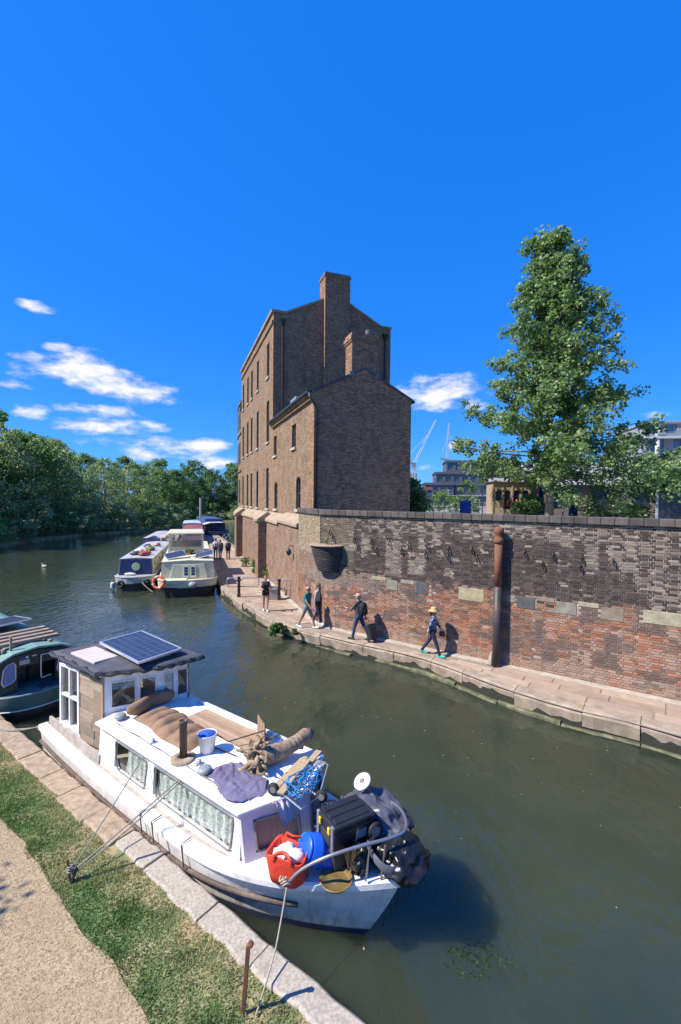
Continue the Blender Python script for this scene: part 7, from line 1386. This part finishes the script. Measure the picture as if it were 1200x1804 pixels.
# tall plane tree in the yard
def plane_shape(f):
    pts = [(0, .95), (.08, 1.0), (.18, .98), (.32, .88), (.48, .68), (.62, .50), (.75, .33), (.87, .19), (1.0, .06)]
    for (a, b), (c, d) in zip(pts, pts[1:]):
        if a <= f <= c: return b+(d-b)*(f-a)/(c-a)
    return .1
PLN = ((.085, .16, .06), (.18, .28, .11), (.33, .42, .21))
def big_plane():
    g = random.Random(31); q = PD(967, 900, 28); h = 22.2-YARDZ; t_ = thing('plane_tree', 'tall conical plane tree rising behind the canal wall', 'tree', (q.x, q.y, YARDZ)); cen = []; rad = []; lb_ = MB()
    zz = 2.9
    while zz < h-.6:
        f = max(0, (zz-2.4)/(h-2.4)); R_ = plane_shape(f)*5.3
        for b in range(3 if f < .8 else 2):
            a = g.uniform(0, 6.283); ln = R_*g.uniform(.72, 1.08); rise = (.02+.55*f)*ln*g.uniform(.7, 1.2); pts = [Vector((0, 0, zz)), Vector((math.cos(a)*ln*.5, math.sin(a)*ln*.5, zz+rise*.35)), Vector((math.cos(a+.12)*ln, math.sin(a+.12)*ln, zz+rise))]; sp_l = smoothline(pts, 5); lb_.tube(sp_l, [(.055+.02*(1-f))*(1-.085*k) for k in range(len(sp_l))], 5)
            for k in range(2, len(sp_l)):
                if g.random() < .93:
                    j = sp_l[k]+Vector((g.gauss(0, .32), g.gauss(0, .32), g.gauss(0, .22))); cen.append(tuple(j)); rad.append(g.uniform(.30, .58))
                    if g.random() < .5: j = sp_l[k]+Vector((g.gauss(0, .6), g.gauss(0, .6), g.gauss(0.1, .4))); cen.append(tuple(j)); rad.append(g.uniform(.3, .55))
        zz += g.uniform(.29, .44)
    for k in range(6): cen.append((g.gauss(0, .35), g.gauss(0, .35), h-.2-k*.22)); rad.append(.35)
    mesh_obj('crown', leaf_mesh('crown', cen, rad, 50, .20, PLN, .85, 77, .02), 'leaves', t_); tag(lb_.build('limbs', 'bark_plane', t_, True), kind='stuff')
    tr = MB(); tr.tube([Vector((.06*math.sin(k*1.1), .06*math.cos(k*1.5), -.3+h*.97*k/10)) for k in range(11)], [.30, .25, .22, .19, .165, .14, .115, .09, .065, .04, .02], 10); tr.build('trunk', 'bark_plane', t_, True); return len(cen)
big_plane()
# smaller trees in the yard
q = PD(1095, 905, 25); make_tree('young_tree', 'bushy young tree beside the plane tree behind the wall', 4.9, 5.6, .5, 90, 95, .17, PLN, 41, round_shape, (q.x, q.y, YARDZ), trunk_r=.09, crad=.75)
q = PD(1200, 905, 27); make_tree('young_tree', 'bushy young tree next to the dark screen behind the wall', 4.5, 5.0, 1.2, 80, 95, .17, PLN, 43, round_shape, (q.x, q.y, YARDZ), trunk_r=.09, crad=.75)
q = PD(1270, 905, 24); make_tree('young_tree', 'leafy young tree at the end of the yard beyond the dark screen', 5.0, 5.0, 1.2, 80, 70, .18, PLN, 44, round_shape, (q.x, q.y, YARDZ), trunk_r=.09, crad=.75)
for k, (px, Y, h, w, lab) in enumerate([(820, 52, 3.4, 5.0, 'rounded hedge bush beside the lamp post in the yard'), (775, 58, 2.6, 6.0, 'low hedge bush behind the yard railing'), (735, 50, 2.3, 3.0, 'low bush beside the warehouse corner'), (935, 30, 1.7, 1.6, 'small shrub between kiosk and plane tree trunk'), (728, 26, 2.5, 1.0, 'leafy climber at the warehouse corner')]):
    q = PD(px, 900, Y); make_tree('yard_bush', lab, h, w, .2, 40, 60, .2, DEC, 80+k, round_shape, (q.x, q.y, YARDZ), trunk_r=.05, crad=.55, limbs=6)
# trees far beyond the yard
for k, (px, Y, sc) in enumerate([(860, 150, .8), (700, 170, .7), (980, 160, .9), (1150, 180, 1.1)]): q = PD(px, 890, Y); plant_tree(1, q.x, q.y, YARDZ-1, sc)
for o in col.objects:
    if o.name.startswith('deciduous_tree') and o.location.x > 0: o['label'] = 'distant leafy tree beyond the yard buildings'; o['group'] = 'distant trees beyond the yard'
# tufts at the wall foot, on the kerb and corbel
def tuft(label, loc, w, h, n, seed, cols_=DEC, size=.10):
    g = random.Random(seed); cen = [(g.gauss(0, w*.3), g.gauss(0, w*.3), g.uniform(.05, h)) for _ in range(n)]; t_ = thing('weed_clump', label, 'plant', loc); mesh_obj('leaves', leaf_mesh('weed', cen, [w*.28]*n, 34, size, cols_, .9, seed), 'leaves', t_); s_ = MB()
    for c in cen[::2]: s_.tube([Vector((c[0]*.3, c[1]*.3, 0)), Vector(c)], [.008, .004], 4)
    tag(s_.build('stems', 'leafgreen', t_), kind='stuff')
tuft('tall weeds at the quay wall foot behind the barrier', P(472, 1022, PATHZ)+Vector((0, .5, 0)), .55, 1.0, 26, 1, ((.03, .08, .015), (.07, .15, .03), (.15, .24, .06))); tuft('weeds at the quay wall foot before the buttress', P(450, 1010, PATHZ)+Vector((0, .2, 0)), .6, .9, 26, 2); tuft('sparse weeds at the foot of the buttress', P(432, 998, PATHZ), .5, .7, 18, 3); tuft('dry weeds by the wall side barrier', P(505, 1050, PATHZ), .25, .45, 10, 4, ((.12, .10, .03), (.2, .16, .06), (.3, .25, .1)), .07)
tuft('bright green weeds growing out of the kerb above the water', P(489, 1112, .30)+Vector((-.05, -.12, -.05)), .42, .36, 34, 5, ((.03, .08, .015), (.07, .16, .03), (.14, .26, .06)), .10); tuft('small weeds rooted in the corbel cap', K+WD*.55+WN*.2+Vector((0, 0, 3.99)), .16, .28, 8, 6, DEC, .06); tuft('small weeds on the kerb beside the bright green clump', P(520, 1118, .35)+Vector((0, -.1, 0)), .25, .22, 14, 7, ((.06, .09, .02), (.12, .15, .05), (.2, .22, .08)), .07)
# tree standing on the near bank, left of the view, that dapples the gravel path
make_tree('bank_tree', 'tree on the near bank casting leaf shadows onto the gravel path', 7.4, 3.4, 4.6, 34, 60, .16, DEC, 91, round_shape, (-11.75, 3.8, BANKZ), trunk_r=.12, crad=.6)

# ---------------------------------------------------------------- yard and skyline
M('timber_kiosk', (.40, .31, .20), (.33, .25, .155), .7, scale=4); M('shed_wall', (.17, .125, .10), (.11, .085, .07), .9, scale=5, bmp=.3); M('shed_roof', (.30, .29, .30), (.22, .21, .22), .7, scale=6); M('parasol_blue', (.015, .03, .14), rough=.8); M('steel_grey', (.40, .41, .43), rough=.5); M('screen_dark', (.03, .04, .05), rough=.4); M('block_dark', (.085, .09, .11), (.065, .07, .085), .7, scale=2); M('block_grey', (.30, .31, .335), rough=.7); M('block_pale', (.50, .50, .52), rough=.7); M('red_brick', (.32, .10, .055), (.24, .08, .045), .9, scale=3); M('tower_grey', (.22, .24, .28), rough=.5); M('crane_white', (.36, .39, .45), rough=.5); glassmat('block_glass', (.04, .06, .09), .08); glassmat('sky_glass', (.10, .16, .24), .06)
def at_px(px, Y): q = PD(px, 890, Y); return Vector((q.x, q.y, YARDZ))
# kiosk
q = at_px(868, 33); ks = thing('timber_kiosk', 'honey coloured timber kiosk with arched openings', 'kiosk', q, R(-6)); wv = MB(); ops = [(.22, .62, 1.55, 2.3), (.82, 1.26, .95, 2.3), (1.46, 1.90, .95, 2.3), (2.1, 2.5, 1.55, 2.3)]; wv.wall(2.7, 0, 2.9, .12, ops); wv.build('front_wall', 'timber_kiosk', ks)
for (a, b, c, d) in ops:
    n = 6; r = (b-a)/2; m0 = (a+b)/2
    for sg in (-1, 1):
        pts = [(m0+sg*r, d-r)]+[(m0+sg*r*math.cos(math.pi/2*k/n), d-r+r*math.sin(math.pi/2*k/n)) for k in range(n+1)]+[(m0+sg*r, d)]; s_ = MB(); mm = len(pts); s_.add([(x, .005, z) for x, z in pts]+[(x, .10, z) for x, z in pts], [tuple(range(mm)), tuple(range(2*mm-1, mm-1, -1))]); s_.build('arch_corner', 'timber_kiosk', ks)
    g_ = MB(); g_.quad((a, .1, c), (b, .1, c), (b, .1, d), (a, .1, d)); g_.build('opening', 'screen_dark', ks)
for x in (0, .72, 1.36, 2.0, 2.66): s_ = MB(); s_.bb((x-.05, -.05, 0), (x+.05, -.001, 2.95)); s_.build('pilaster', 'timber_kiosk', ks)
s_ = MB(); s_.bb((0, .12, 0), (2.7, 2.2, 2.88)); s_.build('body', 'timber_kiosk', ks); s_ = MB(); s_.hexa([(-.15, -.15, 2.9), (2.85, -.15, 2.9), (2.85, 2.4, 2.9), (-.15, 2.4, 2.9)], [(-.1, -.1, 3.0), (2.8, -.1, 3.0), (2.8, 2.4, 3.3), (-.1, 2.4, 3.3)]); s_.build('roof', 'shed_roof', ks)
for x in (1.05, 1.68): s_ = MB(); s_.lathe([(.07, 1.2), (.09, 1.4), (.07, 1.6), (.02, 1.65)], 10, (x, .02, 0)); s_.build('red_display', 'bag_red', ks, True)
# shed behind
q = at_px(905, 40); sh_ = thing('brick_shed', 'long low brick shed with grey roof and arched recesses', 'shed', q, R(-14)); ops = [(3.2+k*3.0, 4.6+k*3.0, .9, 2.6) for k in range(5)]; s_ = MB(); s_.wall(18, 0, 3.0, .3, ops); s_.build('front_wall', 'shed_wall', sh_)
for (a, b, c, d) in ops: g_ = MB(); g_.quad((a, .22, c), (b, .22, c), (b, .22, d), (a, .22, d)); g_.build('recess', 'screen_dark', sh_)
s_ = MB(); s_.bb((0, .3, 0), (18, 8, 2.98)); s_.build('body', 'shed_wall', sh_); s_ = MB(); s_.add([(-.3, -.4, 2.95), (18.3, -.4, 2.95), (18.3, 4.1, 5.0), (-.3, 4.1, 5.0), (-.3, 8.4, 2.95), (18.3, 8.4, 2.95)], [(0, 1, 2, 3), (3, 2, 5, 4), (0, 3, 4), (1, 5, 2)]); s_.build('roof', 'shed_roof', sh_)
for k, (px, Y, lab) in enumerate([(953, 30, 'folded dark blue parasol beside the plane tree trunk'), (1010, 31, 'folded dark blue parasol before the brick shed')]):
    u_ = thing('folded_parasol', lab, 'parasol', at_px(px, Y)); rings = [[Vector((r*math.cos(a)*(.8+.2*abs(math.cos(3*a))), r*math.sin(a)*(.8+.2*abs(math.cos(3*a))), z)) for a in np.linspace(0, 6.283, 25)[:-1]] for z, r in ((.55, .30), (.6, .32), (1.4, .24), (2.1, .14), (2.5, .05), (2.56, .02))]; s_ = MB(); s_.loft(rings); s_.build('canopy', 'parasol_blue', u_, True); rod([(0, 0, 0), (0, 0, 2.65)], u_, 'steel_grey', .03, 'pole')
def lamp(label, px, Y, h):
    l_ = thing('lamp_post', label, 'lamp post', at_px(px, Y)); rod([(0, 0, 0), (0, 0, h)], l_, 'steel_grey', .05, 'column'); s_ = MB(); s_.box((.0, 0, h+.08), (.35, .3, .16)); s_.build('lamp_head', 'steel_grey', l_, bevel=.03)
lamp('pale lamp post before the brick shed', 992, 29, 3.0); lamp('lamp post beside the timber kiosk', 850, 36, 2.6); lamp('far lamp post before the dark apartment block', 790, 70, 3.0)
sg_ = thing('yard_sign', 'small blue and white sign on a post in the yard', 'sign', at_px(757, 40)); rod([(0, 0, 0), (0, 0, 2.3)], sg_, 'steel_grey', .04, 'pole'); s_ = MB(); s_.box((0, -.05, 2.15), (.30, .03, .55)); s_.build('sign_plate', 'fender_white', sg_); s_ = MB(); s_.box((0, -.07, 2.3), (.26, .008, .2)); s_.build('sign_band', 'sticker_blue', sg_)
fn = thing('yard_railing', 'grey steel railing along the yard behind the canal wall', 'railing', at_px(722, 44), R(-4)); 
for k in range(17): s_ = MB(); s_.bb((k*.55-.02, -.02, 0), (k*.55+.02, .02, 1.35)); s_.build('upright', 'steel_grey', fn)
for z in (.25, .8, 1.33): s_ = MB(); s_.bb((0, -.015, z), (8.8, .015, z+.05)); s_.build('rail', 'steel_grey', fn)
bx_ = MB(); bx_.box((0, 0, .75), (.85, .6, 1.5)); tag(bx_.build('blue_bin', 'sticker_blue', loc=at_px(820, 40), bevel=.05), 'blue bin standing by the railing', 'bin')
q = at_px(1182, 23); sc2 = thing('dark_screen', 'dark glazed screen panel beside the young tree', 'screen', q, R(-10)); s_ = MB(); s_.bb((-.6, 0, 0), (1.6, .06, 2.1)); s_.build('panel', 'screen_dark', sc2); s_ = MB(); s_.bb((-.66, -.03, 0), (-.58, .09, 2.2)); s_.build('post', 'steel_grey', sc2)
# dark stepped apartment block
q = at_px(748, 130); ab = thing('apartment_block', 'dark stepped apartment block with rows of windows', 'building', q, R(-8))
def storeys(parent, x0, x1, z0, n, hgt, dep, mat, wmat, bays, y0=0.0):
    for k in range(n):
        za = z0+k*hgt; s_ = MB(); bw = (x1-x0)/bays; ops_ = [(b*bw+bw*.18, b*bw+bw*.82, za+hgt*.22, za+hgt*.9) for b in range(bays)]; s_.wall(x1-x0, za, za+hgt-.002, .4, ops_); s_.v = [(v[0]+x0, v[1]+y0, v[2]) for v in s_.v]; s_.build('storey_wall', mat, parent)
        for (a, b, c, d) in ops_: g_ = MB(); g_.quad((x0+a, y0+.25, c), (x0+b, y0+.25, c), (x0+b, y0+.25, d), (x0+a, y0+.25, d)); g_.build('window', wmat, parent)
        s_ = MB(); s_.bb((x0-.2, y0-.25, za+hgt-.22), (x1+.2, y0+.0, za+hgt-.03)); s_.build('floor_band', 'block_pale', parent)
    s_ = MB(); s_.bb((x0, y0+.4, z0), (x1, y0+dep, z0+n*hgt)); s_.build('block_body', mat, parent); s_ = MB(); s_.bb((x0-.3, y0-.4, z0+n*hgt), (x1+.3, y0+dep, z0+n*hgt+.35)); s_.build('roof_slab', mat, parent)
storeys(ab, 0, 8, 0, 2, 3.1, 14, 'block_dark', 'block_glass', 4, -.6); storeys(ab, 3, 24, 6.2+.002, 1, 3.1, 14, 'block_dark', 'block_glass', 9, .2); storeys(ab, 8.3, 24, 0, 2, 3.1, 14, 'block_dark', 'block_glass', 7, .2); storeys(ab, 6, 24, 9.66, 1, 3.0, 12, 'block_dark', 'block_glass', 8, 1.2)
q = at_px(718, 84); rbk = thing('red_brick_building', 'low red brick building with a row of arched windows', 'building', q, R(-5)); storeys(rbk, 0, 4.0, 0, 1, 3.6, 6, 'red_brick', 'shed_wall', 7)
q = at_px(718, 300); tw_ = thing('office_tower', 'slim grey tower with vertical fins on the skyline', 'tower', q); s_ = MB(); s_.bb((0, 0, 0), (6.2, 8, 19.5)); s_.build('body', 'block_dark', tw_)
for k in range(7): s_ = MB(); s_.bb((k*.95, -.3, 0), (k*.95+.4, 0, 19.6)); s_.build('fin', 'block_pale', tw_)
# cranes
def crane(label, px, py, tipx, tipy, Y, tower_w, dark=False):
    b = PD(px, py, Y); t = PD(tipx, tipy, Y); c_ = thing('tower_crane', label, 'crane', (b.x, b.y, YARDZ)); hh = b.z-YARDZ; w_ = tower_w/2
    def lattice(name, A, Bv, w0, w1, n):
        A, Bv = Vector(A), Vector(Bv); d = (Bv-A).normalized(); sx = Vector((0, 1, 0)).cross(d).normalized(); sy = Vector((0, 1, 0)); s_ = MB(); cs = [(1, 1), (1, -1), (-1, -1), (-1, 1)]; pt = lambda f, c: A+(Bv-A)*f+sx*(c[0]*(w0+(w1-w0)*f))+sy*(c[1]*(w0+(w1-w0)*f)); r_ = max(w0*.16, .10)
        for c in cs: s_.tube([pt(0, c), pt(1, c)], r_, 4)
        for k in range(n):
            for i in range(4): s_.tube([pt(k/n, cs[i]), pt((k+1)/n, cs[(i+1) % 4])], r_*.6, 4)
        tag(s_.build(name, 'crane_white', c_), kind='stuff')
    lattice('mast', (0, 0, 0), (0, 0, hh), w_, w_, 14); tp_ = Vector((t.x-b.x, 0, t.z-YARDZ)); lattice('jib', (0, 0, hh), tp_, w_*.8, w_*.3, 22)
    s_ = MB(); s_.bb((-w_*1.6, -w_*1.6, hh-1.5), (w_*1.6, w_*1.6, hh+.8)); s_.build('cab', 'tower_grey', c_); back = Vector((-tp_.x, 0, 0)).normalized()*4.5; s_ = MB(); s_.bar((0, 0, hh+.5), (back.x, 0, hh+1.5), 1.2, .8); s_.build('counterweight', 'tower_grey', c_); s_ = MB(); s_.tube([(0, 0, hh), (back.x*.7, 0, hh+5.5)], .2, 5); s_.build('a_frame', 'crane_white', c_); s_ = MB(); s_.tube([(back.x*.7, 0, hh+5.5), tuple(tp_*.7+Vector((0, 0, hh*.3)))], .08, 4); s_.build('tie_bar', 'crane_white', c_)
crane('luffing tower crane with slanting jib beside the slim tower', 729, 818, 768, 740, 280, 1.5); crane('tower crane with upright jib behind the apartment block', 788, 812, 791, 746, 280, 1.5)
# modern pale building at the right
q = at_px(1128, 85); mbd = thing('modern_building', 'pale modern glazed building with balconies above the trees', 'building', q, R(-10)); storeys(mbd, 0, 40, 0, 4, 3.4, 18, 'block_grey', 'sky_glass', 9); storeys(mbd, 1.2, 40, 13.96, 1, 2.4, 14, 'block_grey', 'sky_glass', 14, 1.0)
for k in range(8): s_ = MB(); s_.lathe([(.38, 0), (.38, 16.2)], 12, (2.2+k*5.2, -.9, 0)); s_.build('round_column', 'block_pale', mbd, True)
for k in range(4):
    s_ = MB(); s_.bb((0, -1.4, 3.4*(k+1)-.35), (40, -.26, 3.4*(k+1)+.05)); s_.build('balcony_slab', 'block_pale', mbd); s_ = MB(); s_.quad((0, -1.38, 3.4*(k+1)+.05), (40, -1.38, 3.4*(k+1)+.05), (40, -1.38, 3.4*(k+1)+1.1), (0, -1.38, 3.4*(k+1)+1.1)); s_.build('balustrade', 'pane', mbd)
# mooring pole far along the towpath
mp = thing('mooring_pole', 'pale wooden mooring pole beside the far moored boats', 'pole', (-25.2, 82, .0)); rod([(0, 0, -1), (0, 0, 5.9)], mp, 'boat_buff', .22, 'pole')

# flecks of leaf and petal afloat, and a patch of weed
nf_ = 420; fx = RNG.uniform(-9, 9, nf_); fy = RNG.uniform(3.5, 26, nf_); pos = np.stack([fx, fy, np.full(nf_, .006)], 1); a_ = RNG.uniform(0, 6.283, nf_); sz = RNG.uniform(.008, .026, nf_)[:, None]; t1 = np.stack([np.cos(a_), np.sin(a_), np.zeros(nf_)], 1)*sz; t2 = np.stack([-np.sin(a_), np.cos(a_), np.zeros(nf_)], 1)*sz*.6
v_ = np.stack([pos-t1, pos+t2, pos+t1, pos-t2], 1).reshape(-1, 3); cf_ = np.array([(.45, .42, .30), (.30, .34, .12), (.55, .52, .45)])[RNG.integers(0, 3, nf_)]
fo = mesh_obj('floating_leaves', tri_mesh('floating_leaves', v_, np.repeat(cf_, 4, 0), 4), 'leaves'); tag(fo, 'small leaves and petals floating on the canal', 'leaves', kind='stuff')
q = P(850, 1690, 0); g_ = np.random.default_rng(5); cen = np.stack([q.x+g_.normal(0, .28, 40), q.y+g_.normal(0, .12, 40), np.full(40, -.004)], 1)
me_ = leaf_mesh('water_weed', cen, [.12]*40, 9, .05, ((.02, .05, .015), (.035, .08, .02), (.06, .11, .03)), .05, 9); fo = mesh_obj('water_weed', me_, 'leaves'); tag(fo, 'patch of green weed at the water surface off the cruiser bow', 'weed', kind='stuff')
